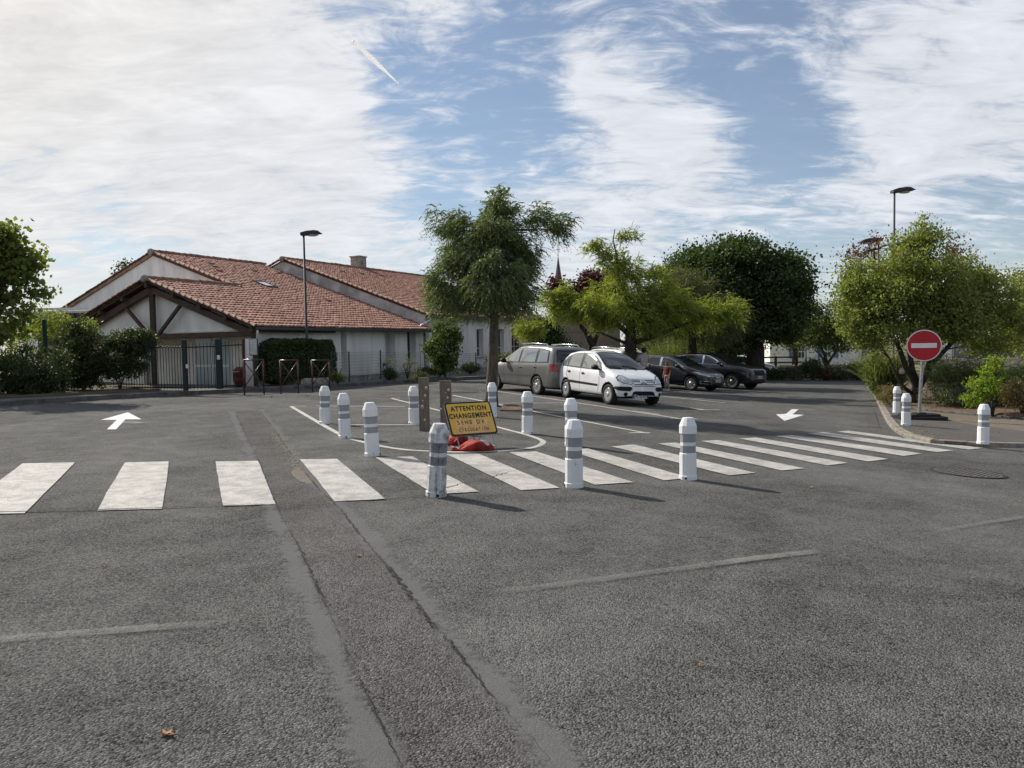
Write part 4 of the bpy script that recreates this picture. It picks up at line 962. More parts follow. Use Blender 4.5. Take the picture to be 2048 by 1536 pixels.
for i, (ch_, x, y, r_, s) in enumerate([('S', -.235, -.072, .12, .100), ('E', -.168, -.076, -.05, .090), ('N', -.098, -.075, .08, .092), ('S', -.025, -.076, -.1, .098), ('D', .105, -.074, .08, .105), ('E', .185, -.078, -.10, .082)]):
    lettering('handwriting', ch_, s, SM(x, y, .0075, r_), INKB, sgn, .0016, .85)
for i, ch_ in enumerate('CIRCULATION'):
    lettering('handwriting', ch_, .084 if i % 3 else .088, SM(-.235+i*.0475, -.203+(.003 if i % 2 else -.004), .0075, rnd.uniform(-.14, .1)), INKB, sgn, .0016, .60)
for x in (-.30, .30):
    a = spt(x, -SHt/2+.06, -.02); f = spt(x, -SHt/2, -.02); foot = Vector((f.x+nrm0.x*.10, f.y+nrm0.y*.10, .01))
    MB().tube([spt(x, SHt/2-.1, -.028), spt(x, -SHt/2-.01, -.028), foot], .008, 6).build('leg', GALV, sgn)
    bk = Vector((spt(x, 0.1).x-nrm0.x*.34, spt(x, 0.1).y-nrm0.y*.34, .01)); MB().tube([spt(x, SHt/2-.12, -.03), bk], .008, 6).build('back_leg', GALV, sgn); MB().tube([foot, bk], .007, 6).build('foot_bar', GALV, sgn)
MB().tube([spt(-.02, -SHt/2, -.03), Vector((spt(-.02, -SHt/2).x+nrm0.x*.05, spt(-.02, -SHt/2).y+nrm0.y*.05, .01))], .007, 6).build('leg', BLK, sgn)
# sandbags
SBAG = pmat('red_sandbag', (.38, .036, .028), .72, var=.35, scale=7, bump=1.0, bscale=18, spec=.25); SBW = pmat('bag_print', (.55, .52, .50), .6, var=.3, scale=20)
def sandbag(px, py, L, Wd, H, rz, label, seed):
    r = random.Random(seed); p = gp(px, py); t = thing('sandbag', p, label, 'sandbag', 'red sandbags weighting the sign', rz); nu, nv = 30, 18; vs = []; fs = []
    ph = [r.uniform(0, 6) for _ in range(6)]
    for i in range(nu+1):
        u = i/nu; x = (u-.5)*L; env = max(0, math.sin(math.pi*min(1, max(0, (u-.16)/.84))))**.45 if u > .16 else .12+.30*abs(math.sin((.16-u)/.16*2.4))
        for j in range(nv):
            a = 2*math.pi*j/nv; ca, sa = math.cos(a), math.sin(a)
            wr = 1+.09*math.sin(9*u+3*a+ph[0])+.06*math.sin(17*u-2*a+ph[1])+.06*math.sin(5*a+11*u+ph[2])*(2.2 if u < .3 else .7)+.05*abs(math.sin(7*a+6*u+ph[4]))
            z = H*.5*env*wr*(sa if sa > 0 else sa*.9)+H*.5*env
            vs.append((x+.01*math.sin(4*a+ph[3]), Wd*.5*env*wr*math.copysign(abs(ca)**.75, ca), max(.004, z*(1.0 if sa > -.5 else .35))))
    for i in range(nu):
        for j in range(nv): a = i*nv+j; b = i*nv+(j+1) % nv; fs.append((a, b, b+nv, a+nv))
    fs += [tuple(range(nv))[::-1], tuple(nu*nv+j for j in range(nv))]
    o = link_obj('sack', raw_mesh('sack', vs, fs, True), SBAG, t)
    bv = BVHTree.FromPolygons([Vector(v) for v in vs], [list(f) for f in fs])
    for (x0, y0, w, h_) in ((.10, -.06, .11, .05), (.12, -.12, .12, .04)):
        V = []; Fq = []
        for a in range(5):
            for b in range(4):
                hit = bv.ray_cast(Vector((x0+w*a/4, y0+h_*b/3, 1)), Vector((0, 0, -1)))
                V.append((hit[0] if hit[0] else Vector((x0, y0, .1)))+Vector((0, 0, .004)))
        for a in range(4):
            for b in range(3): Fq.append((a*4+b, (a+1)*4+b, (a+1)*4+b+1, a*4+b+1))
        link_obj('print', raw_mesh('print', V, Fq, True), SBW, t)
sandbag(946, 901, .66, .32, .16, .20, 'larger red sandbag in front of the yellow sign with pale print', 3)
sandbag(914, 889, .40, .30, .19, .9, 'red sandbag behind the leaning bollard, left of the larger bag', 5)
# ================================================================== NO ENTRY SIGN
ne = gp(1838, 838, .077); RED = pmat('sign_red', (.42, .004, .012), .4, var=.08, scale=4); SWH = pmat('sign_white', (.72, .72, .72), .4, var=.05)
nt_ = thing('no_entry_sign', ne, 'round red no entry sign with white bar on grey post in a black base', 'sign')
dc = at(1848, 691, ne.y-.06); ld = dc-ne
face = Vector((0, 0, CZ))-dc; face.z = .15; face.normalize(); fx = Zv.cross(face).normalized(); fy = face.cross(fx); NM = Matrix((fx, fy, face)).transposed()
rad = .425
MB().lathe([(rad, -.02), (rad, .004), (rad-.012, .006)], 40, ld, M=NM).build('rim', GALV, nt_)
MB().lathe([(rad-.012, .0065), (rad-.012, .008)], 40, ld, M=NM).build('white_edge', SWH, nt_)
MB().lathe([(rad-.032, .0085), (rad-.032, .010)], 40, ld, M=NM).build('red_disc', RED, nt_)
MB().box(ld+face*.0115, (.60, .125, .002), NM).build('white_bar', SWH, nt_)
MB().beam(Vector((0, 0, .05)), ld+Vector((.02, .09, 0)), .055, .085, up=(0, 1, 0)).build('post', GALV, nt_)
RUB = pmat('rubber', (.012, .012, .013), .75, var=.3)
for k, (w, d_, z0, z1) in enumerate(((1.25, .75, -.01, .075), (1.0, .5, .075, .135), (.36, .30, .135, .17))):
    q = [Vector((-w/2, -d_/2, 0)), Vector((w/2-.1, -d_/2, 0)), Vector((w/2, -d_/2+.1, 0)), Vector((w/2, d_/2, 0)), Vector((-w/2+.1, d_/2, 0)), Vector((-w/2, d_/2-.1, 0))]
    MB().prism([Matrix.Rotation(.12*(k-1), 3, 'Z') @ v for v in q], Zv*z0, Zv*z1).build('base_block', RUB, nt_)
# ================================================================== STREET LAMPS
LAMPG = pmat('lamp_grey', (.035, .037, .045), .65, .0, var=.1); LENS = pmat('lamp_lens', (.42, .42, .40), .15, var=.05, spec=.6)
def street_lamp(base, top, label, side=1, headL=.72, tilt=0.0, rz=0.0, pole_r=.06):
    t = thing('street_lamp', base, label, 'street lamp', 'street lamps around the car park', rz); H = top
    MB().tube([(0, 0, 0), (0, 0, .8), (0, 0, .82), (0, 0, H)], [pole_r*1.25, pole_r*1.25, pole_r, pole_r*.72], 12).build('pole', LAMPG, t, smooth=True)
    MB().box((0, -.0, .5), (.06, pole_r*2.6, .3), None, .01).build('access_door', LAMPG, t)
    s = side; pr = [(-.10, -.02), (-.10, .10), (.12, .16), (.42, .17), (.58, .14), (.72, .03), (.74, 0.0), (.60, -.01), (.05, -.03)]
    pts = [Vector((s*x*headL/.74, 0, H+z+tilt*x)) for x, z in pr]; mb = MB(); n = len(pts); ws = [(.55, 0.0), (1.0, .028)]
    lay = [(-.15, .72), (-.10, .96), (0, 1.0), (.10, .96), (.15, .72)]; cz = H+.06
    for y, sc_ in lay: mb.v += [Vector((p.x, y, cz+(p.z-cz)*sc_)) for p in pts]
    for a in range(len(lay)-1):
        for i in range(n): mb.f.append((a*n+i, a*n+(i+1) % n, (a+1)*n+(i+1) % n, (a+1)*n+i))
    mb.f += [tuple(range(n)), tuple((len(lay)-1)*n+i for i in reversed(range(n)))]
    mb.build('lamp_head', LAMPG, t)
    mb = MB(); mb.lathe([(.24, .0), (.21, -.04), (.12, -.065), (.02, -.07)], 16, (s*.36*headL/.74, 0, H-.012+tilt*.36), sq=.55); mb.build('lens', LENS, t, smooth=True)
    return t
lp = at(616, 759.5, 31.3); ltop = at(610, 470, 31.3).z
street_lamp(lp, ltop-lp.z, 'tall dark street lamp in front of the clipped hedge at the school wall', 1, .74, .05)
p = at(1789, 385, 31.0); b = g3(p.x, p.y, .1); street_lamp(b, p.z-b.z, 'tall dark street lamp rising behind the right tree', 1, .78, .10, pole_r=.05)
p = at(1757, 482, 33.0); b = g3(p.x, p.y, .1); street_lamp(b, p.z-b.z, 'street lamp mostly hidden in the right tree, head pointing left', -1, .80, -.12, pole_r=.05)
p = at(1612, 588, 58.0); b = g3(p.x, p.y, 0); street_lamp(b, p.z-b.z, 'distant street lamp peeking out beside the dark round tree', 1, .8, 0, pole_r=.05)
# overhead wires
WIRE2 = pmat('cable', (.03, .03, .03), .6)
def wire(pxa, pya, Da, pxb, pyb, Db, sag, label):
    a = at(pxa, pya, Da); b = at(pxb, pyb, Db); P = []
    for i in range(25): f = i/24; q = a.lerp(b, f); q.z -= sag*4*f*(1-f); P.append(q)
    tag(MB().tube(P, .02, 5).build('overhead_wire', WIRE2), label, 'wire', 'overhead wires')
wire(1400, 535, 75, 2150, 530, 75, .6, 'upper overhead wire crossing the sky beside the dark round tree')
wire(1400, 568, 75, 2150, 590, 75, .5, 'lower overhead wire crossing the sky beside the dark round tree')
# vapour trail
VAP = leaf_mat('vapour', (.95, .95, .95), .6, 0.0, 0.0)
for _n in VAP.node_tree.nodes:
    if _n.type == 'MIX': _n.inputs['B'].default_value = (1, 1, 1, 1)
mb = MB(); a = at(706, 82, 4200); b = at(797, 167, 4600); P = []; r = random.Random(3)
for i in range(30): P.append(a.lerp(b, i/29))
mb.tube(P, [13.0*(.45+.55*math.sin(math.pi*min(1, (i+2)/24)))*(1 if i < 27 else .5)*r.uniform(.9, 1.1) for i in range(30)], 8); tag(mb.build('vapour_trail', VAP, None, True), 'short white aircraft vapour trail high in the blue sky', 'vapour trail')
# ================================================================== VEGETATION
BARK = pmat('bark', (.10, .078, .062), .95, var=.4, scale=5, stretch=(3, 3, .6), bump=.8, bscale=18)
BARK_D = pmat('bark_dark', (.045, .036, .03), .95, var=.4, scale=6, bump=.7, bscale=20)
def unit(a): return a/np.maximum(np.linalg.norm(a, axis=-1, keepdims=True), 1e-9)
def leaf_quads(C, A, Lg, Wd, rng, flat=0.0):
    n = len(C); Rn = rng.normal(size=(n, 3)); 
    if flat: Rn[:, 2] *= (1-flat)
    B = unit(np.cross(A, unit(Rn))); Lg = Lg[:, None] if np.ndim(Lg) else Lg; Wd = Wd[:, None] if np.ndim(Wd) else Wd
    N = np.cross(A, B)
    return np.stack([C-A*Lg*.5, C+B*Wd*.5+A*Lg*.06+N*Wd*.12, C+A*Lg*.5, C-B*Wd*.5+A*Lg*.06+N*Wd*.12], axis=1)
def pxblob(base, px, py, rx, ry, D, rd=None, dd=0.0):
    c = at(px, py, D+dd)-base; return (np.array(c), np.array((rx/F*D, rd if rd else (rx+ry)/2/F*D, ry/F*D)))
def sample_clumps(blobs, n, rng, shell=.45):
    vol = np.array([b[1].prod() for b in blobs])**.75; idx = rng.choice(len(blobs), n, p=vol/vol.sum())
    d = unit(rng.normal(size=(n, 3))); r = rng.random(n)**shell
    r = r*(1+.07*rng.normal(size=n))
    c = np.array([b[0] for b in blobs])[idx]; R_ = np.array([b[1] for b in blobs])[idx]
    return c+d*R_*r[:, None], d
def limb(mb, a, b, r0, r1, rng, bend=.12, n=6, seg=6, droop=0.0):
    a = Vector(a); b = Vector(b); L = (b-a).length; k = Vector(rng.normal(size=3))*bend*L; P = []; Rr = []
    for i in range(n+1):
        f = i/n; q = a.lerp(b, f)+k*(f*(1-f))+Vector((0, 0, 1))*(droop*L*math.sin(math.pi*f)*.5); P.append(q); Rr.append(r0+(r1-r0)*f**.8)
    mb.tube(P, Rr, seg)
def plant(name, label, cat, base, trunk, blobs, mat, n_clump, per, cr, leaf, aspect, seed, bark=BARK, group=None, shell=.45, limbs=14, forks=None, style='broad', limb_r=.04, squash=.7, extra=None):
    """trunk: list of (points, radii) in offsets from base; crown sampled in ellipsoid blobs"""
    rng = np.random.default_rng(seed); base = Vector(base); t = thing(name, base, label, cat, group)
    cl, dirs = sample_clumps(blobs, n_clump, rng, shell)
    mb = MB()
    for pts, rad in trunk: mb.tube(pts, rad, 10)
    if forks is None and trunk: forks = [Vector(p) for p in trunk[0][0][len(trunk[0][0])//2:]]
    if forks:
        order = rng.choice(len(cl), min(limbs, len(cl)), replace=False)
        for i in order:
            c = Vector(cl[i]); f = min(forks, key=lambda q: (q-c).length+max(0, (q.z-c.z))*1.5); limb(mb, f, c, limb_r, limb_r*.18, rng, droop=.05)
            for _ in range(2):
                c2 = Vector(cl[rng.integers(len(cl))]); 
                if (c2-c).length < 1.2*max(blobs[0][1]): limb(mb, f.lerp(c, .55), c.lerp(c2, .45), limb_r*.45, limb_r*.12, rng, n=4, seg=5)
    if mb.v: mb.build('trunk' if cat == 'tree' else 'stems', bark, t, smooth=True, fixn=False)
    if style == 'broad':
        crs = cr*rng.uniform(.6, 1.35, n_clump); cnt = np.maximum(6, (per*(crs/cr)**2).astype(int)); idx = np.repeat(np.arange(n_clump), cnt); N = len(idx)
        off_ = rng.normal(size=(N, 3))*.5; off_[:, 2] *= squash; C = cl[idx]+off_*crs[idx][:, None]
        A = unit(rng.normal(size=(N, 3))+np.array((0, 0, -.35))); Lg = leaf*rng.uniform(.65, 1.3, N); V = leaf_quads(C, A, Lg, Lg*aspect, rng)
    elif style == 'spray':                      # feathery drooping twigs
        tw = per; N = n_clump*tw; idx = np.repeat(np.arange(n_clump), tw); cen = np.mean([b[0] for b in blobs], axis=0)
        out = cl-cen; out[:, 2] *= .3; out = unit(out)
        D0 = unit(out[idx]*.9+rng.normal(size=(N, 3))*.75+np.array((0, 0, -.10))); S0 = cl[idx]+rng.normal(size=(N, 3))*cr*.35
        Lt = cr*rng.uniform(.7, 1.7, N); K = 7; parts = []
        for k in range(K):
            f = (k+.6)/K; p = S0+D0*(Lt*f)[:, None]; p[:, 2] -= Lt*f*f*squash; tan = D0.copy(); tan[:, 2] -= 2*f*squash; tan = unit(tan)
            A = unit(tan+rng.normal(size=(N, 3))*.45); Lg = leaf*rng.uniform(.7, 1.3, N)*(1.15-.5*f); parts.append(leaf_quads(p, A, Lg, Lg*aspect, rng))
        V = np.concatenate(parts)
    elif style == 'blade':                      # long arching blades from the ground
        N = n_clump*per; bs = blobs[0]; a = rng.random(N)*2*np.pi; rr = np.sqrt(rng.random(N)); S0 = np.stack([np.cos(a)*rr*bs[1][0]*.55, np.sin(a)*rr*bs[1][1]*.55, np.zeros(N)], 1)+np.array((bs[0][0], bs[0][1], 0))
        D0 = unit(np.stack([np.cos(a)*.35*rr, np.sin(a)*.35*rr, np.ones(N)], 1)+rng.normal(size=(N, 3))*.14); H = (bs[0][2]+bs[1][2])*rng.uniform(.55, 1.08, N); parts = []; K = 6; az = rng.random(N)*2*np.pi
        ov = np.stack([np.cos(az), np.sin(az), np.zeros(N)], 1); side = np.cross(unit(D0), ov); side = unit(side); prev = None
        for k in range(K+1):
            f = k/K; p = S0+D0*(H*f)[:, None]+ov*(H*.30*f**2.4)[:, None]; p[:, 2] -= H*.22*f**3; w = (leaf*(1-.85*f**2)*.5)
            cur = (p-side*w, p+side*w)
            if prev is not None: parts.append(np.stack([prev[0], prev[1], cur[1], cur[0]], 1))
            prev = cur
        V = np.concatenate(parts)
        S = S0[::4]; d4 = D0[::4]; h4 = H[::4]; M4 = len(S); K2 = 16; prt = []           # side leaves along the stems
        for k in range(K2):
            f = .15+.8*rng.random(M4); p = S+d4*(h4*f)[:, None]; A = unit(rng.normal(size=(M4, 3))*np.array((1, 1, .5))+np.array((0, 0, -.3))); Lg = .28*rng.uniform(.6, 1.3, M4); prt.append(leaf_quads(p+A*Lg[:, None]*.4, A, Lg, Lg*.11, rng))
        V = np.concatenate([V]+prt)
    if extra is not None: V = np.concatenate([V, extra(rng)])
    c = link_obj('crown' if cat == 'tree' else 'foliage', np_quads('crown', V), mat, t); c['kind'] = 'stuff'
    return t
G_CYP = leaf_mat('leaf_cypress', (.12, .155, .075), .32); G_CYL = leaf_mat('leaf_cypress_light', (.21, .245, .062), .46, hue=.02)
G_DARK = leaf_mat('leaf_dark', (.046, .072, .026), .30, .45); G_MID = leaf_mat('leaf_mid', (.070, .105, .030), .32); G_BRIGHT = leaf_mat('leaf_bright', (.185, .215, .07), .42)
G_LAU = leaf_mat('leaf_laurel', (.050, .072, .028), .26, .45); G_PUR = leaf_mat('leaf_purple', (.060, .016, .024), .3); G_OLIVE = leaf_mat('leaf_olive', (.105, .115, .055), .35); G_YEL = leaf_mat('leaf_yellowgreen', (.17, .235, .04), .5)
G_RED = leaf_mat('leaf_reddish', (.12, .055, .040), .35); G_GREY = leaf_mat('leaf_greygreen', (.12, .13, .085), .3); G_REED = leaf_mat('leaf_reed', (.14, .17, .07), .4); G_DRY = leaf_mat('leaf_dry', (.19, .155, .085), .35)

def trunk_px(base, pts, D, dd=None):
    """pts: (px,py,width_px) up the trunk"""
    P = [Vector(at(p[0], p[1], D+(dd[i] if dd else 0))-base) for i, p in enumerate(pts)]; return (P, [p[2]/2/F*D for p in pts])

# ---- big feathery conifer in the car park
b = gp(983, 812); D = b.y
tr = trunk_px(b, [(983, 816, 30), (983, 790, 25), (985, 740, 22), (987, 690, 20), (989, 640, 17), (989, 580, 14), (988, 520, 10), (990, 460, 6), (994, 400, 3)], D)
bl_ = [pxblob(b, *q) for q in ((972, 590, 104, 38, D), (985, 520, 98, 55, D), (985, 470, 95, 45, D), (995, 420, 45, 35, D), (900, 555, 50, 55, D), (1052, 545, 28, 65, D), (900, 600, 45, 28, D, .6), (1105, 450, 32, 22, D, .35), (900, 440, 34, 30, D, .5), (1035, 598, 38, 28, D), (985, 555, 60, 60, D, .9, -.7), (985, 480, 60, 50, D, .8, .7), (1070, 430, 30, 28, D, .4))]
plant('conifer_tree', 'large feathery dark green conifer with straight bare trunk beside the grey car', 'tree', b, [tr], bl_, G_CYP, 430, 27, .26, .115, .24, 11, style='spray', shell=.5, limbs=46, limb_r=.028, forks=tr[0][3:], squash=.55)
mp_ = gp(1020, 814); 
# bare root soil strip beside the conifer
area('root_soil', [Vector((p.x, p.y)) for p in (gp(1000, 822), gp(1045, 823), gp(1048, 815), (gp(1005, 813)))], .03, MULCH, step=.15, bumpy=.05)
# ---- light yellow green conifers behind the cars
b = g3(*gp(1262, 778).xy); D = b.y
tr = trunk_px(b, [(1263, 778, 32), (1262, 740, 28), (1261, 700, 24), (1261, 660, 20), (1260, 630, 12), (1246, 590, 8), (1236, 550, 6), (1233, 510, 4), (1226, 480, 2.5), (1230, 458, 1.5)], D)
tr2 = [trunk_px(b, q, D) for q in ([(1261, 672, 11), (1225, 640, 8), (1180, 628, 5), (1130, 622, 3)], [(1262, 690, 6), (1310, 675, 4.5), (1370, 648, 3.5), (1440, 628, 2)], [(1261, 650, 9), (1240, 620, 6), (1222, 600, 4)], [(1262, 655, 9), (1290, 630, 6), (1320, 600, 4)], [(1261, 690, 8), (1235, 680, 5), (1200, 665, 3)], [(1263, 685, 9), (1310, 670, 6), (1360, 652, 4)])]
bl_ = [pxblob(b, *q) for q in ((1260, 612, 130, 30, D, 1.8), (1150, 615, 75, 24, D, 1.2), (1235, 565, 65, 30, D, 1.1), (1215, 505, 42, 20, D, .5), (1255, 475, 26, 22, D, .35), (1300, 545, 34, 20, D, .5), (1240, 530, 40, 18, D, .5), (1385, 625, 80, 32, D, 1.3), (1450, 620, 45, 26, D, .8), (1325, 590, 60, 30, D), (1225, 632, 60, 18, D, 1.6), (1120, 590, 32, 26, D, .7), (1060, 655, 40, 18, D, .8, .8), (1185, 490, 16, 14, D, .25), (1300, 645, 60, 20, D, 1.4))]
plant('light_conifer_tree', 'spreading yellow-green feathery conifer with dark forked branches behind the white car', 'tree', b, [tr]+tr2, bl_, G_CYL, 430, 26, .32, .15, .24, 12, bark=BARK_D, style='spray', shell=.55, limbs=26, limb_r=.012, forks=[q for t_ in [tr]+tr2 for q in t_[0][1:]], squash=.32)
b = g3(*gp(1385, 770).xy); D = b.y
tr = trunk_px(b, [(1385, 770, 22), (1386, 720, 18), (1384, 670, 15), (1383, 610, 9), (1382, 560, 4)], D)
bl_ = [pxblob(b, *q) for q in ((1395, 625, 80, 40, D), (1375, 578, 55, 42, D), (1440, 630, 50, 36, D), (1345, 620, 40, 50, D), (1400, 660, 70, 24, D))]
plant('light_conifer_tree', 'duller olive-green feathery conifer between the yellow-green one and the dark round tree', 'tree', b, [tr], bl_, G_OLIVE, 260, 26, .5, .15, .22, 13, bark=BARK_D, style='spray', shell=.5, limbs=20, squash=.4)
# ---- purple leaved tree with a forked trunk behind the grey car
b = g3(*gp(1186, 762).xy); D = b.y
tr = [trunk_px(b, q, D) for q in ([(1186, 762, 20), (1185, 720, 18), (1184, 690, 17), (1174, 668, 11), (1160, 650, 8), (1150, 620, 5)], [(1185, 690, 13), (1194, 668, 10), (1202, 648, 7), (1205, 600, 4)])]
bl_ = [pxblob(b, *q) for q in ((1180, 580, 34, 38, D), (1195, 600, 40, 40, D), (1115, 585, 18, 34, D), (1160, 610, 40, 30, D), (1225, 560, 20, 25, D))]
plant('purple_plum_tree', 'dark purple leaved tree with forked trunk behind the yellow-green conifer', 'tree', b, tr, bl_, G_PUR, 240, 80, .5, .15, .65, 14, bark=BARK_D, limbs=12)
# ---- big dark round tree
b = g3(15.0, 47.0); D = 47.0; b = g3(at(1512, 740, D).x, D)
tr = trunk_px(b, [(1512, 760, 46), (1510, 725, 38), (1512, 700, 34), (1510, 660, 26), (1500, 600, 18), (1490, 540, 8)], D)
bl_ = [pxblob(b, *q) for q in ((1475, 568, 115, 74, D, 3), (1540, 590, 76, 84, D, 2.6), (1420, 580, 75, 60, D, 2.2), (1475, 528, 90, 34, D, 2.2), (1480, 512, 58, 32, D, 1.8), (1390, 610, 60, 50, D, 2), (1570, 570, 45, 50, D, 1.6), (1560, 640, 55, 45, D, 1.8), (1490, 650, 90, 40, D, 2.4), (1390, 540, 40, 35, D, 1.4), (1440, 680, 60, 26, D, 2))]
plant('broadleaf_tree', 'large dense dark green round-crowned tree behind the dark cars', 'tree', b, [tr], bl_, G_DARK, 620, 150, .80, .20, .68, 15, bark=BARK_D, limbs=22, shell=.36, limb_r=.08)
# ---- smaller trees near the far house
b = g3(at(1655, 752, 50).x, 50.0); D = 50.0
tr = [trunk_px(b, q, D) for q in ([(1655, 752, 10), (1655, 730, 8), (1650, 712, 6), (1640, 690, 4), (1630, 660, 2)], [(1655, 728, 6), (1668, 708, 5), (1680, 690, 3)], [(1652, 735, 5), (1645, 715, 4), (1630, 700, 3)])]
bl_ = [pxblob(b, *q) for q in ((1640, 640, 40, 40, D), (1665, 660, 50, 32, D), (1625, 670, 35, 28, D), (1690, 690, 40, 14, D))]
plant('small_tree', 'small dark tree with several thin stems before the white house', 'tree', b, tr, bl_, G_MID, 170, 60, .5, .14, .6, 16, bark=BARK_D, limbs=12, shell=.45)
# ---- big tree on the right island
b = gp(1830, 806, .15); D = b.y
tr = [trunk_px(b, q, D) for q in ([(1822, 812, 20), (1832, 785, 17), (1845, 760, 14), (1862, 730, 12), (1890, 700, 9), (1930, 660, 6)], [(1828, 800, 15), (1830, 770, 12), (1812, 735, 11), (1800, 700, 9), (1780, 660, 6)], [(1838, 775, 12), (1825, 740, 11), (1818, 700, 9), (1825, 640, 7), (1840, 560, 5), (1850, 470, 2)], [(1850, 750, 9), (1858, 720, 8), (1850, 680, 6), (1860, 600, 4)], [(1826, 790, 9), (1805, 772, 7), (1790, 745, 5), (1778, 715, 3)])]
bl_ = [pxblob(b, *q) for q in ((1830, 600, 130, 80, D), (1780, 590, 95, 75, D, 1.4), (1920, 600, 95, 75, D, 1.4), (1720, 620, 50, 60, D, .9), (1840, 530, 100, 45, D, 1.4), (1990, 610, 55, 55, D, .9), (1960, 560, 45, 40, D, .8), (2020, 650, 50, 40, D, .8), (1760, 660, 60, 35, D, 1), (1900, 660, 80, 35, D, 1.2), (1850, 480, 40, 30, D, .6), (1852, 440, 10, 24, D, .15), (1870, 470, 25, 20, D, .3), (1810, 490, 35, 25, D, .5), (2035, 600, 30, 40, D, .6), (1845, 455, 14, 30, D, .2), (1700, 560, 25, 35, D, .5), (1720, 670, 45, 25, D, .8), (1970, 690, 60, 25, D, 1))]
plant('bushy_tree', 'large bright green bushy tree with low spreading limbs behind the no entry sign', 'tree', b, tr, bl_, G_BRIGHT, 640, 88, .36, .105, .58, 17, bark=BARK_D, limbs=40, shell=.5, limb_r=.03, forks=[q for t_ in tr for q in t_[0][2:]])
b = g3(at(1725, 740, 31).x, 31.0, .1); D = 31.0
bl_ = [pxblob(b, *q) for q in ((1720, 520, 28, 30, D, .6), (1745, 500, 30, 25, D, .6), (1705, 560, 22, 35, D, .6), (1780, 490, 30, 25, D, .6), (1910, 500, 25, 20, D, .6), (1700, 590, 20, 30, D), (1930, 530, 30, 30, D))]
plant('reddish_tree', 'tree with reddish brown leaf tips behind the right bright green tree', 'tree', b, [trunk_px(b, [(1745, 770, 16), (1750, 680, 12), (1752, 560, 8), (1748, 500, 3)], D)], bl_, G_RED, 60, 34, .42, .12, .55, 18, bark=BARK_D, limbs=20, limb_r=.03)
b = g3(at(2075, 740, 27).x, 27.0, .15); D = 27.0
plant('leafy_tree', 'green tree cut off by the right edge of the picture', 'tree', b, [trunk_px(b, [(2090, 800, 22), (2088, 700, 18), (2080, 600, 10), (2060, 560, 4)], D)], [pxblob(b, *q) for q in ((2070, 620, 60, 80, D), (2040, 660, 35, 50, D), (2030, 560, 20, 25, D), (2100, 560, 60, 60, D))], G_BRIGHT, 170, 55, .42, .11, .55, 19, limbs=14)
# ---- left trees and shrubs
b = gp(-40, 792, .17); D = b.y
tr = [trunk_px(b, q, D) for q in ([(-40, 792, 26), (-35, 720, 20), (-20, 640, 15), (10, 560, 10), (25, 480, 5)], [(-25, 650, 10), (20, 600, 8), (60, 540, 5), (85, 500, 2)])]
bl_ = [pxblob(b, *q) for q in ((10, 540, 55, 55, D), (45, 530, 40, 45, D, .6), (10, 470, 30, 35, D), (-40, 520, 80, 90, D), (20, 610, 40, 40, D), (60, 570, 25, 25, D, .4), (75, 490, 12, 22, D, .3), (-80, 620, 80, 70, D), (12, 660, 50, 40, D), (30, 440, 10, 10, D, .2))]
plant('plane_tree', 'broad leaved tree reaching in from the left edge above the shrubs', 'tree', b, tr, bl_, leaf_mat('leaf_plane', (.13, .165, .05), .45), 230, 34, .36, .17, .85, 20, limbs=26, limb_r=.022, shell=.5, forks=[q for t_ in tr for q in t_[0][2:]])
def shrub(px, py, rx, ry, D_or_base, mat, label, seed, name='shrub', n=120, per=60, cr=.22, leaf=.06, aspect=.55, blobs=None, dz=.2, group='shrubs', stem=True, shell=.33, style='broad', cat='shrub'):
    b = gp(D_or_base[0], D_or_base[1], dz); D = b.y
    bl2 = [pxblob(b, px, py, rx, ry, D)]+[pxblob(b, *q, D) for q in (blobs or [])]
    st = [([Vector((0, 0, -.1)), Vector((x*.5, .02, .25)), Vector((x, .0, .5))], [.03, .022, .012]) for x in (-.18, 0, .16)] if stem else []
    plant(name, label, cat, b, st, bl2, mat, n, per, cr, leaf, aspect, seed, bark=BARK_D, group=group, limbs=8 if stem else 0, limb_r=.02, shell=shell, style=style)
shrub(72, 738, 74, 46, (72, 787), G_LAU, 'wide low rounded dark shrub in the far left planting bed', 31, n=380, per=70, cr=.22, leaf=.085, blobs=[(10, 750, 66, 40), (112, 755, 26, 28), (-60, 740, 60, 60), (70, 765, 70, 24)], group='shrubs left of the gate')
shrub(165, 710, 46, 55, (168, 780), G_LAU, 'taller dark shrub in the middle of the left bed, before the porch', 32, n=290, per=66, cr=.20, leaf=.08, blobs=[(150, 680, 36, 34), (185, 740, 38, 38), (165, 655, 24, 18), (160, 755, 40, 24)], group='shrubs left of the gate')
shrub(255, 710, 52, 46, (240, 778), G_LAU, 'dark rounded shrub with visible stems just left of the bar fence', 33, n=260, per=66, cr=.20, leaf=.08, blobs=[(270, 690, 38, 32), (230, 735, 28, 30), (290, 675, 22, 18)], group='shrubs left of the gate')
shrub(80, 650, 40, 40, (60, 778), G_BRIGHT, 'loose light green bush rising behind the wide left shrub', 34, n=110, per=40, cr=.3, leaf=.10, blobs=[(115, 640, 22, 32), (40, 670, 40, 50), (90, 610, 12, 20), (165, 660, 40, 18)], group='shrubs left of the gate')
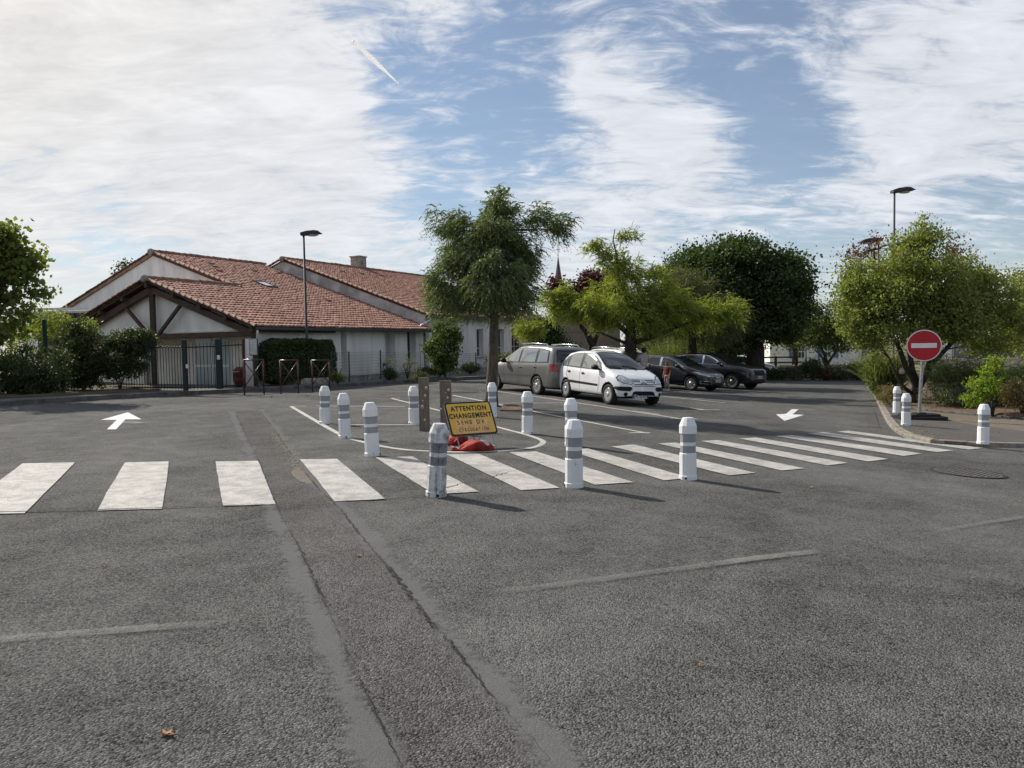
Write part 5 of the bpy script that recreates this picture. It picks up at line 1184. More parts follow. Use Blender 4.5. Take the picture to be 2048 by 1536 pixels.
# clipped hedge by the wall
tA, _z = qpix(530, 700, SW-.55); tB, _z = qpix(656, 700, SW-.55); hc = E0+Q((tA+tB)/2, SW-.58); b = Vector((hc.x, hc.y, .28)); HB = Matrix((U, W_, Zv)).transposed(); zh = at(594, 681, hc.y-.5).z-.28; hL = (tB-tA)/2
def boxhedge(rng):
    N = 22000; P = rng.uniform(-1, 1, (N, 3)); ax = rng.choice(3, N, p=(.2, .5, .3)); P[np.arange(N), ax] = np.sign(P[np.arange(N), ax])*rng.uniform(.80, 1.04, N)
    P = P*(1+.05*np.sin(P[:, [1, 2, 0]]*7)); P[:, 0] *= 1-.10*np.clip(P[:, 2], 0, 1)**3; P[:, 2] *= 1-.07*np.abs(P[:, 0])**4; P[:, 2] *= 1+.05*np.sin(P[:, 0]*9+1)
    C = (P*np.array((hL, .42, zh/2))) @ np.array(HB).T+np.array((0, 0, zh/2))
    A = unit(rng.normal(size=(N, 3))); Lg = .095*rng.uniform(.7, 1.3, N); return leaf_quads(C, A, Lg, Lg*.55, rng)
plant('clipped_hedge', 'clipped rectangular dark green hedge against the white school wall', 'hedge', b, [([Vector((-.4, 0, -.1)), Vector((-.4, 0, 1))], [.04, .03]), ([Vector((.4, 0, -.1)), Vector((.4, 0, 1))], [.04, .03])], [(np.array((0, 0, zh/2)), np.array((.6, .35, zh*.4)))], G_LAU, 60, 30, .25, .08, .5, 41, limbs=10, limb_r=.02, extra=boxhedge)
shrub(888, 690, 30, 46, (890, 750), G_MID, 'tall leafy shrub climbing at the corner where the two school roofs meet', 35, n=150, per=45, cr=.25, leaf=.11, aspect=.7, blobs=[(900, 670, 22, 34), (868, 700, 16, 30), (895, 720, 26, 26)], group='plants along the school wall', dz=.28)
shrub(780, 748, 14, 11, (780, 758), G_DARK, 'small round clipped bush at the bed edging left of the planks', 36, n=50, per=60, cr=.16, leaf=.05, group='plants along the school wall')
shrub(941, 735, 18, 11, (941, 745), G_DARK, 'low dark bush under the second window of the hall', 37, n=50, per=50, cr=.18, leaf=.06, group='plants along the school wall', dz=.28)
shrub(838, 753, 14, 8, (838, 758), G_OLIVE, 'low light green cushion plant at the bed edging', 38, n=40, per=50, cr=.14, leaf=.05, group='plants along the school wall')
shrub(675, 755, 16, 7, (675, 763), G_MID, 'small low plant in the bed right of the clipped hedge', 39, n=30, per=40, cr=.15, leaf=.06, group='plants along the school wall', dz=.28)
shrub(815, 730, 20, 20, (815, 753), G_GREY, 'thin grey-green airy plant behind the wire fence below the last school window', 40, n=40, per=22, cr=.2, leaf=.06, aspect=.3, group='plants along the school wall', dz=.28)
shrub(775, 728, 10, 14, (775, 755), G_GREY, 'slim grey lavender-like plant beside a wire fence post', 42, n=24, per=18, cr=.18, leaf=.06, aspect=.3, group='plants along the school wall', dz=.28)
shrub(870, 742, 40, 8, (880, 749), G_DARK, 'dark low ground cover at the foot of the climbing shrub', 43, n=60, per=40, cr=.2, leaf=.07, group='plants along the school wall', dz=.28)
shrub(1010, 722, 36, 16, (1010, 743), G_MID, 'low green shrubs under the wide hall window behind the grey car', 44, n=80, per=40, cr=.22, leaf=.08, group='plants along the school wall', dz=.28)
shrub(1096, 680, 34, 36, (1096, 752), G_DARK, 'dark green bush at the far end of the hall wall above the grey car', 45, n=170, per=50, cr=.4, leaf=.13, blobs=[(1080, 660, 25, 25), (1130, 705, 25, 20)], group='plants along the school wall')
shrub(255, 535, 22, 10, (255, 742), G_DARK, 'tree top showing over the roof edge of the main hall', 46, name='broadleaf_tree', cat='tree', n=40, per=40, cr=.5, leaf=.2, blobs=[(240, 545, 25, 20), (270, 600, 40, 60)], group='far greenery', stem=True)
# ---- reeds and bushes behind the cars and along the far bed
def reeds(px, pyb, rx, hpx, mat, label, seed, n=30, per=14, leaf=.035, dz=0.1):
    b = gp(px, pyb, dz); D = b.y; h_ = hpx/F*D; bl2 = [(np.array((0, 0, h_*.5)), np.array((rx/F*D, rx/F*D*.8, h_*.5)))]
    plant('reed_clump', label, 'reeds', b, [], bl2, mat, n, per, .3, leaf, .2, seed, group='clumps of reeds', style='blade')
reeds(1350, 762, 50, 110, G_REED, 'tall pale green reeds behind the man and the dark cars', 51, n=60)
reeds(1772, 800, 30, 130, G_REED, 'tall pale reeds at the kerb left of the right tree trunk', 52, n=42)
reeds(1760, 782, 24, 60, G_DRY, 'low dry grasses at the kerb bend left of the tall reeds', 53, n=34)
reeds(1925, 812, 70, 110, G_REED, 'tall green reeds behind the no entry sign, right of its post', 54, n=80, leaf=.03)
reeds(2020, 815, 50, 90, G_REED, 'tall reeds before the beige wall at the right edge', 55, n=60, leaf=.03)
shrub(1975, 765, 30, 38, (1985, 825), G_YEL, 'bright yellow-green leafy shrub on the right bed beside the corner bollard', 61, n=80, per=30, cr=.18, leaf=.10, aspect=.4, blobs=[(1950, 800, 22, 14), (1995, 730, 16, 24), (1965, 780, 30, 26)], group='shrubs on the right bed', shell=.5)
shrub(1900, 790, 60, 22, (1900, 812), G_GREY, 'grey-green low growth under the right tree', 62, n=120, per=40, cr=.25, leaf=.07, aspect=.35, blobs=[(1960, 795, 50, 20)], group='shrubs on the right bed', stem=False)
shrub(2045, 790, 40, 30, (2045, 825), G_DRY, 'dry brownish shrub at the right picture edge', 63, n=80, per=40, cr=.22, leaf=.08, group='shrubs on the right bed')
shrub(1780, 790, 22, 18, (1782, 806), G_DRY, 'dry tawny grasses tuft behind the pair of bollards', 64, n=60, per=40, cr=.16, leaf=.09, aspect=.2, group='shrubs on the right bed', stem=False)
for i, (px, py, rx, ry, m_, lab) in enumerate([(1625, 737, 20, 17, G_DARK, 'round dark clipped bush before the low stone wall'), (1680, 745, 28, 11, G_GREY, 'grey-green low shrub right of the round dark bush'), (1715, 742, 24, 14, G_OLIVE, 'olive low shrub at the far corner of the car park'), (1590, 746, 16, 9, G_GREY, 'small grey shrub by the wooden fence'), (1555, 748, 20, 8, G_DARK, 'low dark shrub right of the last dark car'), (1655, 748, 16, 7, G_RED, 'small reddish low shrub in the far bed'), (1735, 752, 16, 16, G_DRY, 'dry shrub where the far bed meets the right kerb')]):
    shrub(px, py, rx, ry, (px, 757), m_, lab, 70+i, n=60, per=40, cr=.35, leaf=.11, group='shrubs in the far bed', dz=.1)
def backtree(px, py, rx, ry, D, mat, label, seed, n=200, more=()):
    b = g3(at(px, 740, D).x, D); tr = trunk_px(b, [(px, 745, 14), (px, 700, 11), (px+2, py, 6), (px, py-ry*.5, 2)], D)
    plant('broadleaf_tree', label, 'tree', b, [tr], [pxblob(b, px, py, rx, ry, D)]+[pxblob(b, *q, D) for q in more], mat, n, 50, .8, .24, .6, seed, bark=BARK_D, limbs=10, shell=.4, group='trees behind the car park', limb_r=.06)
backtree(1345, 680, 75, 40, 58, G_DARK, 'dark leafy tree low behind the light conifers and reeds', 81, 260, [(1420, 690, 60, 40), (1290, 690, 40, 35)])
backtree(1450, 690, 60, 40, 62, G_DARK, 'dark tree seen under the round crown behind the dark cars', 82, 200, [(1400, 660, 50, 40)])
backtree(1385, 550, 52, 52, 60, leaf_mat('leaf_pine', (.035, .085, .032), .2), 'green tree rising behind the left of the dark round crown', 83, 230)
backtree(1700, 640, 40, 60, 75, G_MID, 'green tree behind the white house, left of the right tree', 84, 150, [(1740, 660, 50, 45)])
backtree(1900, 650, 90, 45, 70, G_MID, 'green trees far behind the beige wall on the right', 85, 220, [(2030, 650, 80, 50)])
backtree(1590, 650, 30, 50, 66, G_DARK, 'dark tree at the right flank of the round crown', 86, 120)
backtree(1085, 695, 55, 34, 74, G_MID, 'low green tree behind the end of the hall, above the grey car', 87, 130)
backtree(2230, 650, 110, 60, 60, G_MID, 'tree beyond the right picture edge behind the beige wall', 88, 150)
# ================================================================== CARS
def paint(name, col, rough=.35, coat=1.0, metal=0.0):
    m = pmat(name, col, rough, metal, var=.05, scale=2, coat=coat, spec=.5); return m
PLAST = pmat('car_plastic', (.012, .012, .014), .6, var=.1, spec=.2); TYRE = pmat('tyre', (.018, .018, .018), .85, var=.2, scale=20)
RIMS = pmat('hubcap_silver', (.50, .50, .50), .35, .6, var=.08); RIMD = pmat('rim_dark', (.015, .015, .016), .5)
GL_D = glass_mat('car_glass', (.010, .014, .017), .03, 0, .45, .1); GL_S = glass_mat('car_glass_side', (.30, .32, .31), .06, .55); CHROME = pmat('chrome', (.62, .63, .65), .12, 1.0, var=.05)  # side glass: pale base colour stands in for reflected sky
HEADL = glass_mat('headlamp', (.55, .57, .60), .10, .45); TAIL = pmat('tail_lamp', (.30, .010, .014), .2, var=.15, coat=.8, scale=6); PLATE = pmat('plate_white', (.62, .63, .64), .4, var=.04); EUB = pmat('plate_blue', (.015, .05, .30), .4)
UNDER = pmat('underbody', (.008, .008, .008), .9)
def lin(pts, x):
    if x <= pts[0][0]: return pts[0][1]
    for (a, b), (c, d) in zip(pts[:-1], pts[1:]):
        if x <= c: return b+(d-b)*(x-a)/(c-a)
    return pts[-1][1]
def make_car(name, label, S, mpaint, loc, heading, group='parked cars'):
    L, W, H, wb, wr = S['L'], S['W'], S['H'], S['wb'], S['wr']; hl = L/2; ax = S.get('ax', 0.0)
    axf, axr = ax+wb/2, ax-wb/2
    hx, hy = heading; hv = Vector((hx, hy, 0)).normalized(); sl = (gh(loc[0]+.5)-gh(loc[0]-.5)); nrm_ = Vector((-sl, 0, 1)).normalized(); hv = (hv-nrm_*hv.dot(nrm_)).normalized(); lv = nrm_.cross(hv)
    t = thing(name, (0, 0, 0), label, 'car', group); Mx = Matrix((hv, lv, nrm_)).transposed().to_4x4(); Mx.translation = Vector((loc[0], loc[1], gh(loc[0]))); t.matrix_world = Mx
    top, belt = S['top'], S['belt']; plan = S['plan']; zb0 = S.get('zb', .20)
    xs = sorted(set([round(p[0], 3) for p in top]+[round(-hl+.01+i*(L-.02)/30, 3) for i in range(31)])); xs = [x for i, x in enumerate(xs) if i == 0 or x-xs[i-1] > .035]
    vs = []; HP = 12
    for x in xs:
        f = abs(x)/hl; w = W/2*lin(plan, x); zt = lin(top, x); zbl = min(lin(belt, x), zt-.02); zb = zb0+S.get('zf', .10)*max(0, (f-.9)/.1); h_ = zt-zbl
        wt = w*(lin(S['roofw'], x)); q = [(0, zb), (.72*w, zb), (.93*w, zb+.03), (.985*w, zb+.14), (1.0*w, zb+.5*(zbl-zb)), (.99*w, zbl-.10), (.955*w, zbl), (.955*w+(wt-.955*w)*.45, zbl+.5*h_), (.955*w+(wt-.955*w)*.88, zbl+.86*h_), (wt*.88, zbl+.975*h_), (wt*.5, zt-.006), (0, zt)]
        vs += [Vector((x, y, z)) for y, z in q]+[Vector((x, -y, z)) for y, z in q[1:-1]]
    st = 2*HP-2; n = len(xs); fs = []
    ring = list(range(HP))+[HP+i for i in reversed(range(HP-2))]          # 0..11 then mirrored back down
    for i in range(n-1):
        for j in range(st): a, b = ring[j], ring[(j+1) % st]; fs.append((i*st+a, i*st+b, (i+1)*st+b, (i+1)*st+a))
    def cap(o):
        out = [(o, o+1, o+HP)]
        for k in range(1, HP-2): out.append((o+k, o+k+1, o+HP+k, o+HP+k-1))
        out.append((o+HP-2, o+HP-1, o+HP+HP-3)); return out
    fs += cap(0)+cap((n-1)*st)
    me = raw_mesh('body', vs, fs, True); bm = bmesh.new(); bm.from_mesh(me); bmesh.ops.recalc_face_normals(bm, faces=bm.faces); bm.to_mesh(me); bm.free()
    ob = bpy.data.objects.new('tmp', me); COL.objects.link(ob); m1 = ob.modifiers.new('s', 'SUBSURF'); m1.levels = 2; m1.render_levels = 2
    cut = MB()
    for xa in (axf, axr):
        for sg in (-1, 1): cut.lathe([(wr+.05, 0), (wr+.05, .6)], 32, (xa, sg*(W/2-.24) if sg > 0 else -(W/2-.24)-.6, wr+.01), M=Matrix(((1, 0, 0), (0, 0, 1), (0, 1, 0))))
    co = cut.build('cut', None); m2 = ob.modifiers.new('b', 'BOOLEAN'); m2.object = co; m2.operation = 'DIFFERENCE'; m2.solver = 'EXACT'
    bpy.context.view_layer.update(); dg = bpy.context.evaluated_depsgraph_get(); bme = bpy.data.meshes.new_from_object(ob.evaluated_get(dg))
    bpy.data.objects.remove(ob, do_unlink=True); bpy.data.objects.remove(co, do_unlink=True)
    bme.materials.clear(); bme.materials.append(mpaint); bme.materials.append(UNDER)
    for p in bme.polygons:
        c = p.center; r_ = min(math.hypot(c.x-axf, c.z-wr-.01), math.hypot(c.x-axr, c.z-wr-.01))
        p.use_smooth = True
        if (r_ < wr+.052 and (abs(p.normal.z) > .0) and abs(c.y) < W/2-.0 and r_ > wr+.03 and abs(p.normal.y) < .35) or (r_ < wr+.045) or p.normal.z < -.7 and c.z < .4: p.material_index = 1; p.use_smooth = False
    body = link_obj('body', bme, None, t); bv = BVHTree.FromPolygons([v.co.copy() for v in bme.vertices], [list(p.vertices) for p in bme.polygons])
    def patch(pname, poly, axis, mat, off_=.004, res=.06, parent=None, thick=0.0):
        P = [Vector(p) for p in poly]; k = len(P); B = []
        for a, b in zip(P, P[1:]+P[:1]):
            m_ = max(1, int((b-a).length/res))
            for i in range(m_): B.append(a.lerp(b, i/m_))
        k = len(B); pts = list(B); x0, x1 = min(p.x for p in P), max(p.x for p in P); y0, y1 = min(p.y for p in P), max(p.y for p in P)
        def ins(x, y):
            c = False; j = k-1
            for i in range(k):
                a, b = B[i], B[j]
                if (a.y > y) != (b.y > y) and x < (b.x-a.x)*(y-a.y)/(b.y-a.y)+a.x: c = not c
                j = i
            return c
        gx = x0+res/2
        while gx < x1:
            gy = y0+res/2
            while gy < y1:
                if ins(gx, gy): pts.append(Vector((gx, gy)))
                gy += res
            gx += res
        v2, _, f2, *_r = delaunay_2d_cdt(pts, [(i, (i+1) % k) for i in range(k)], [], 1, 1e-5); out = []; ok = []
        for v in v2:
            if axis == 'L': o, d = Vector((v.x, 3, v.y)), Vector((0, -1, 0))
            elif axis == 'R': o, d = Vector((v.x, -3, v.y)), Vector((0, 1, 0))
            elif axis == 'F': o, d = Vector((4, v.x, v.y)), Vector((-1, 0, 0))
            elif axis == 'B': o, d = Vector((-4, v.x, v.y)), Vector((1, 0, 0))
            else: o, d = Vector((v.x, v.y, 3)), Vector((0, 0, -1))
            h_ = bv.ray_cast(o, d)
            good = h_[0] is not None and -h_[1].dot(d) > .03
            ok.append(good); out.append(h_[0]+h_[1]*off_ if good else o)
        f3 = [tuple(f) for f in f2 if all(ok[i] for i in f)]
        if not f3: return None
        return MB().add(out, f3).build(pname, mat, parent or t, smooth=True)
    def both(pname, poly, mat, off_=.004, res=.06, parents=None):
        r_ = []
        for i, s_ in enumerate('LR'): r_.append(patch(pname, poly, s_, mat, off_, res, parents[i] if parents and parents[i] else None))
        return r_
    # windows with dark surrounds
    surr = both('window_surround', S['glass_outline'], S.get('surround_mat', PLAST), .009, .04)
    for q in S['side_glass']: both('side_window', q, S.get('side_mat', GL_S), .014, .04, surr)
    ws = S['windscreen']; patch('windscreen_surround', [(y*1.03, z+(.012 if z > ws[0][1]+.2 else -.012)) for y, z in ws], 'F', PLAST, .008, .045)
    patch('windscreen', ws, 'F', S.get('screen_mat', GL_D), .014, .045)
    if 'rearscreen' in S: patch('rear_window', S['rearscreen'], 'B', GL_D, .010, .045)
    for nm, q, m_ in S.get('side', []): both(nm, q, m_, .005, .05)
    for nm, q, m_, o_ in S.get('front', []):
        for s_ in ((1, -1) if not nm.startswith('=') else (1,)): patch(nm.lstrip('='), [(y*s_, z) for y, z in q], 'F', m_, o_, .04)
    for nm, q, m_, o_ in S.get('rear', []):
        for s_ in ((1, -1) if not nm.startswith('=') else (1,)): patch(nm.lstrip('='), [(y*s_, z) for y, z in q], 'B', m_, o_, .04)
    for q in S.get('seams', []):
        for s_ in 'LR':
            for a, b in zip(q[:-1], q[1:]):
                d = Vector((b[0]-a[0], b[1]-a[1])).normalized()*.006; px_ = Vector((-d.y, d.x)); patch('panel_gap', [(a[0]+px_.x, a[1]+px_.y), (b[0]+px_.x, b[1]+px_.y), (b[0]-px_.x, b[1]-px_.y), (a[0]-px_.x, a[1]-px_.y)], s_, UNDER, .0025, .08)
    for (x, z) in S.get('handles', []):
        for sg in (-1, 1):
            h_ = bv.ray_cast(Vector((x, 3*sg, z)), Vector((0, -sg, 0)))
            if h_[0]: MB().box(h_[0]+Vector((0, sg*.012, 0)), (.17, .035, .032), None, .01).build('door_handle', S.get('handle_mat', PLAST), t); MB().lathe([(.05, 0), (.045, .004)], 10, h_[0]+Vector((0, sg*.002, -.01)), M=Matrix(((1, 0, 0), (0, 0, sg), (0, 1, 0)))).build('handle_cup', UNDER, t)
    mx_, mz = S['mirror']
    for sg in (-1, 1):
        h_ = bv.ray_cast(Vector((mx_, 3*sg, mz)), Vector((0, -sg, 0))); y0 = h_[0].y if h_[0] else sg*W*.47
        c = Vector((mx_+.02, y0+sg*.15, mz+.05)); mb = MB(); M = Matrix(((0, 0, 1), (1, 0, 0), (0, 1, 0)))
        mb.lathe([(.02, .13), (.07, .11), (.095, .05), (.10, -.02), (.098, -.05)], 14, c, M=M, sq=.80); mm = mb.build('wing_mirror', S.get('mirror_mat', PLAST), t, smooth=True)
        MB().beam((mx_+.03, y0-sg*.02, mz-.01), (mx_+.02, y0+sg*.09, mz+.02), .08, .05, bev=.01).build('mirror_arm', PLAST, mm)
    # wheels
    nsp = S.get('spokes', 10)
    for xa in (axf, axr):
        for sg in (-1, 1):
            M = Matrix(((1, 0, 0), (0, 0, sg), (0, 1, 0))); c = Vector((xa, sg*(W/2-.115), wr)); tw = .095
            tyre = MB().lathe([(wr*.62, -tw), (wr*.90, -tw), (wr*.985, -tw*.8), (wr, -tw*.4), (wr, tw*.4), (wr*.985, tw*.8), (wr*.90, tw), (wr*.70, tw*.96), (wr*.66, tw*.8)], 36, c, M=M).build('wheel', TYRE, t, smooth=True)
            MB().lathe([(wr*.67, tw*.70), (wr*.67, tw*.86), (wr*.63, tw*.90), (wr*.61, tw*.80)], 32, c, M=M).build('rim', RIMS, tyre, smooth=True)
            MB().lathe([(wr*.60, tw*.60), (wr*.58, tw*.62)], 28, c, M=M).build('rim_well', RIMD, tyre)
            mb = MB()
            for k in range(nsp):
                a = 2*math.pi*(k+.5)/nsp; r0, r1 = wr*.13, wr*.63; wa, wb_ = S.get('spw', (.055, .085))
                d2 = Vector((math.cos(a), math.sin(a), 0)); p2 = Vector((-math.sin(a), math.cos(a), 0)); zz = tw*.84
                pts = [d2*r0-p2*wa/2, d2*r1-p2*wb_/2, d2*r1+p2*wb_/2, d2*r0+p2*wa/2]
                mb.prism([c+M @ (v+Zv*zz) for v in pts], M @ Vector((0, 0, -.02)), M @ Vector((0, 0, .006)))
            mb.build('spokes', S.get('spoke_mat', RIMS), tyre); MB().lathe([(wr*.24, tw*.7), (wr*.22, tw*.98), (wr*.08, tw*1.04)], 18, c, M=M).build('hub', S.get('spoke_mat', RIMS), tyre, smooth=True)
    # number plate
    for key, sg in (('plate_f', 1), ('plate_r', -1)):
        if key in S:
            zp, txt, yo = S[key]; h_ = bv.ray_cast(Vector((4*sg, yo, zp)), Vector((-sg, 0, 0))); x = (h_[0].x if h_[0] else hl*sg)+sg*.012
            pl = MB().box((x, yo, zp), (.012, .52, .115), None, .003).build('number_plate', PLATE, t)
            for s2 in (-1, 1): MB().box((x+sg*.0075, yo+s2*.235, zp), (.003, .05, .111)).build('plate_band', EUB, pl)
            M = Matrix(((0, 0, sg), (sg, 0, 0), (0, 1, 0))).to_4x4(); M.translation = Vector((x+sg*.0078, yo, zp-.003)); lettering('plate_text', txt, .098, M, BLK, pl, .0028, .86, 1.05)
    S['_bv'] = bv; S['_t'] = t; S['_patch'] = patch
    for xw in (0.0,): MB().box((0, 0, zb0+.14), (L*.86, W*.74, .12)).build('floor_pan', UNDER, t)
    return t
def place(px, py, heading, S, side, axle='f'):
    """centre of a car whose wheel (side +1 = car's left) touches the ground at the pixel"""
    p = gp(px, py); h_ = Vector((heading[0], heading[1])).normalized(); l = Vector((-h_.y, h_.x)); xa = S.get('ax', 0)+(S['wb']/2 if axle == 'f' else -S['wb']/2)
    return Vector((p.x, p.y))-h_*xa-l*side*(S['W']/2-.06)
mirror_poly = lambda q: q+[(-y, z) for y, z in reversed(q)]
# ---------- white hatchback
C3 = dict(L=3.85, W=1.69, H=1.53, wb=2.46, wr=.295, ax=.06, spokes=12, spw=(.05, .066),
  top=[(-1.92, .74), (-1.88, .90), (-1.78, 1.12), (-1.62, 1.30), (-1.35, 1.45), (-.9, 1.525), (-.3, 1.54), (.10, 1.48), (.45, 1.34), (.80, 1.16), (1.05, 1.03), (1.3, .97), (1.55, .895), (1.75, .80), (1.86, .70), (1.92, .60)],
  belt=[(-1.92, .70), (-1.75, .96), (-1.3, .99), (0, .95), (.9, .92), (1.4, .84), (1.7, .70), (1.92, .52)],
  plan=[(-1.92, .72), (-1.86, .84), (-1.65, .93), (-1.2, .985), (0, 1.0), (1.2, .985), (1.55, .95), (1.78, .86), (1.87, .76), (1.92, .62)],
  roofw=[(-1.92, .80), (-1.5, .74), (-.9, .72), (.1, .70), (.7, .76), (1.1, .86), (1.92, .8)], zb=.20,
  glass_outline=[(-1.56, 1.02), (-1.46, 1.18), (-1.25, 1.33), (-.95, 1.42), (-.4, 1.455), (.0, 1.43), (.30, 1.34), (.62, 1.18), (.86, 1.00), (.80, .965), (-.3, .985), (-1.2, 1.005)],
  side_glass=[[(-1.47, 1.04), (-1.40, 1.17), (-1.24, 1.29), (-1.15, 1.03)], [(-1.08, 1.03), (-1.05, 1.34), (-.9, 1.395), (-.40, 1.43), (-.36, 1.015)], [(-.24, 1.01), (-.22, 1.43), (0, 1.405), (.26, 1.32), (.44, 1.225), (.44, .985)], [(.49, .985), (.49, 1.20), (.62, 1.12), (.78, .985)]],
  windscreen=mirror_poly([(.62, 1.035), (.66, 1.08), (.56, 1.30), (.48, 1.46), (.25, 1.485)]), rearscreen=mirror_poly([(.56, 1.05), (.50, 1.3), (.3, 1.36)]),
  side=[('rubbing_strip', [(-1.00, .52), (.74, .50), (.76, .56), (-1.02, .60)], PLAST)],
  front=[('headlamp_bezel', [(.335, .655), (.42, .615), (.62, .635), (.735, .70), (.74, .80), (.66, .865), (.56, .855), (.45, .77)], PLAST, .004), ('headlamp', [(.36, .66), (.43, .63), (.61, .648), (.715, .705), (.72, .795), (.655, .848), (.57, .838), (.46, .76)], HEADL, .009),
         ('bumper_strip', [(.40, .485), (.46, .43), (.80, .44), (.80, .55), (.46, .56), (.40, .535)], PLAST, .012), ('fog_lamp', [(.58+.055*math.cos(a*.628), .345+.055*math.sin(a*.628)) for a in range(10)], UNDER, .006),
         ('=lower_grille', [(-.42, .26), (.42, .26), (.36, .41), (.28, .435), (-.28, .435), (-.36, .41)], UNDER, .005), ('grille_slot', [(.09, .735), (.38, .735), (.38, .755), (.09, .755)], PLAST, .005), ('grille_slot', [(.12, .69), (.36, .69), (.37, .712), (.10, .712)], PLAST, .005),
         ('=grille_slot', [(-.36, .635), (.36, .635), (.32, .612), (-.32, .612)], PLAST, .005), ('=bumper_slot', [(-.40, .585), (.40, .585), (.40, .570), (-.40, .570)], PLAST, .005),
         ('chevron', [(0, .755), (.125, .69), (.125, .665), (0, .725)], CHROME, .012), ('chevron', [(0, .695), (.125, .635), (.09, .635), (0, .665)], PLAST, .010)],
  seams=[[(-.30, .985), (-.30, .34)], [(.80, .94), (.82, .55), (.74, .36)], [(-1.12, 1.0), (-1.15, .75), (-.98, .62)]], handles=[(-.12, .84), (-.98, .86)], mirror=(.66, 1.0), plate_f=(.285, 'FR-729-RX', -.10))
C3H = (.43, -.90); WPAINT = paint('white_car_paint', (.74, .75, .77))
loc = place(1216, 809, C3H, C3, -1, 'f')
white_car = make_car('white_car', 'white hatchback parked facing the camera, in front of the other cars', C3, WPAINT, loc, C3H)
for y in (-.18, .20): MB().box((1.18, y, 1.012), (.03, .02, .02)).build('washer_jet', PLAST, white_car)
for y in (-.25, .3): MB().tube([(1.06, y, 1.055), (.98, y-.25, 1.10), (.95, y-.45, 1.105)], .010, 5).build('wiper', PLAST, white_car)
# ---------- grey people carrier seen from behind
TO = dict(L=4.40, W=1.80, H=1.65, wb=2.68, wr=.315, ax=.08, spokes=9, spw=(.05, .065),
  top=[(-2.20, .95), (-2.17, 1.08), (-2.08, 1.32), (-1.98, 1.52), (-1.85, 1.61), (-1.4, 1.645), (-.4, 1.655), (.15, 1.61), (.55, 1.42), (.95, 1.20), (1.25, 1.06), (1.5, 1.00), (1.85, .90), (2.05, .80), (2.16, .70), (2.2, .60)],
  belt=[(-2.2, .92), (-2.0, 1.07), (-1, 1.04), (.8, .98), (1.4, .92), (1.9, .78), (2.2, .52)],
  plan=[(-2.2, .86), (-2.14, .93), (-1.9, .975), (-1.2, .995), (0, 1.0), (1.3, .985), (1.75, .94), (2.05, .84), (2.15, .74), (2.2, .62)],
  roofw=[(-2.2, .84), (-1.9, .80), (-1, .77), (.1, .76), (.8, .80), (1.3, .86), (2.2, .8)], zb=.21, zf=.06,
  glass_outline=[(-1.86, 1.09), (-1.80, 1.48), (-1.4, 1.545), (-.3, 1.56), (.12, 1.52), (.5, 1.34), (.95, 1.08), (.90, 1.01), (-.3, 1.045)],
  side_glass=[[(-1.80, 1.11), (-1.75, 1.46), (-1.25, 1.515), (-1.22, 1.085)], [(-1.10, 1.085), (-1.12, 1.52), (-.22, 1.525), (-.16, 1.06)], [(-.06, 1.055), (-.10, 1.525), (.10, 1.495), (.46, 1.32), (.62, 1.20), (.62, 1.04)], [(.66, 1.04), (.66, 1.17), (.86, 1.05)]],
  windscreen=mirror_poly([(.66, 1.08), (.62, 1.3), (.56, 1.56), (.3, 1.59)]), rearscreen=mirror_poly([(.70, 1.10), (.64, 1.42), (.58, 1.50), (.3, 1.52)]),
  side=[('rubbing_strip', [(-.95, .60), (1.0, .57), (1.0, .615), (-.95, .65)], paint('grey_trim', (.10, .095, .085))), ('tail_lamp', [(-2.17, .80), (-1.98, .80), (-1.95, 1.04), (-2.12, 1.04)], TAIL)],
  rear=[('tail_lamp', [(.64, .79), (.86, .79), (.84, 1.04), (.66, 1.04)], TAIL, .008), ('=bumper', [(-.80, .32), (.80, .32), (.84, .58), (-.84, .58)], paint('grey_bumper', (.13, .125, .115)), .02), ('=plate_recess', [(-.30, .80), (.30, .80), (.28, .96), (-.28, .96)], PLAST, .004),
        ('=badge', [(.055*math.cos(a*.524), 1.035+.055*math.sin(a*.524)) for a in range(12)], CHROME, .008)],
  seams=[[(-.12, 1.04), (-.13, .36)], [(.86, 1.0), (.85, .6), (.78, .38)], [(-1.16, 1.07), (-1.2, .8), (-1.05, .65)]], handles=[(-.25, .90), (-1.12, .93)], handle_mat=CHROME, mirror=(.72, 1.03), mirror_mat=None, plate_r=(.875, 'BY-567-KD', 0.0))
GPAINT = paint('grey_car_paint', (.175, .17, .16), .35, 1.0, .35); TO['mirror_mat'] = PLAST
TOH = (-.52, .85); loc = place(1074, 789.5, TOH, TO, 1, 'r')
grey_car = make_car('grey_car', 'grey people carrier with roof rails seen from behind, left of the white car', TO, GPAINT, loc, TOH)
for sg in (-1, 1):
    MB().tube([(-1.55, sg*.62, 1.60), (-1.45, sg*.62, 1.685), (-.6, sg*.63, 1.705), (.1, sg*.62, 1.67), (.22, sg*.62, 1.60)], .018, 8).build('roof_rail', CHROME, grey_car, smooth=True)
MB().tube([(-2.14, 0.0, 1.12), (-2.10, .25, 1.16), (-2.09, .5, 1.17)], .012, 5).build('wiper', PLAST, grey_car)
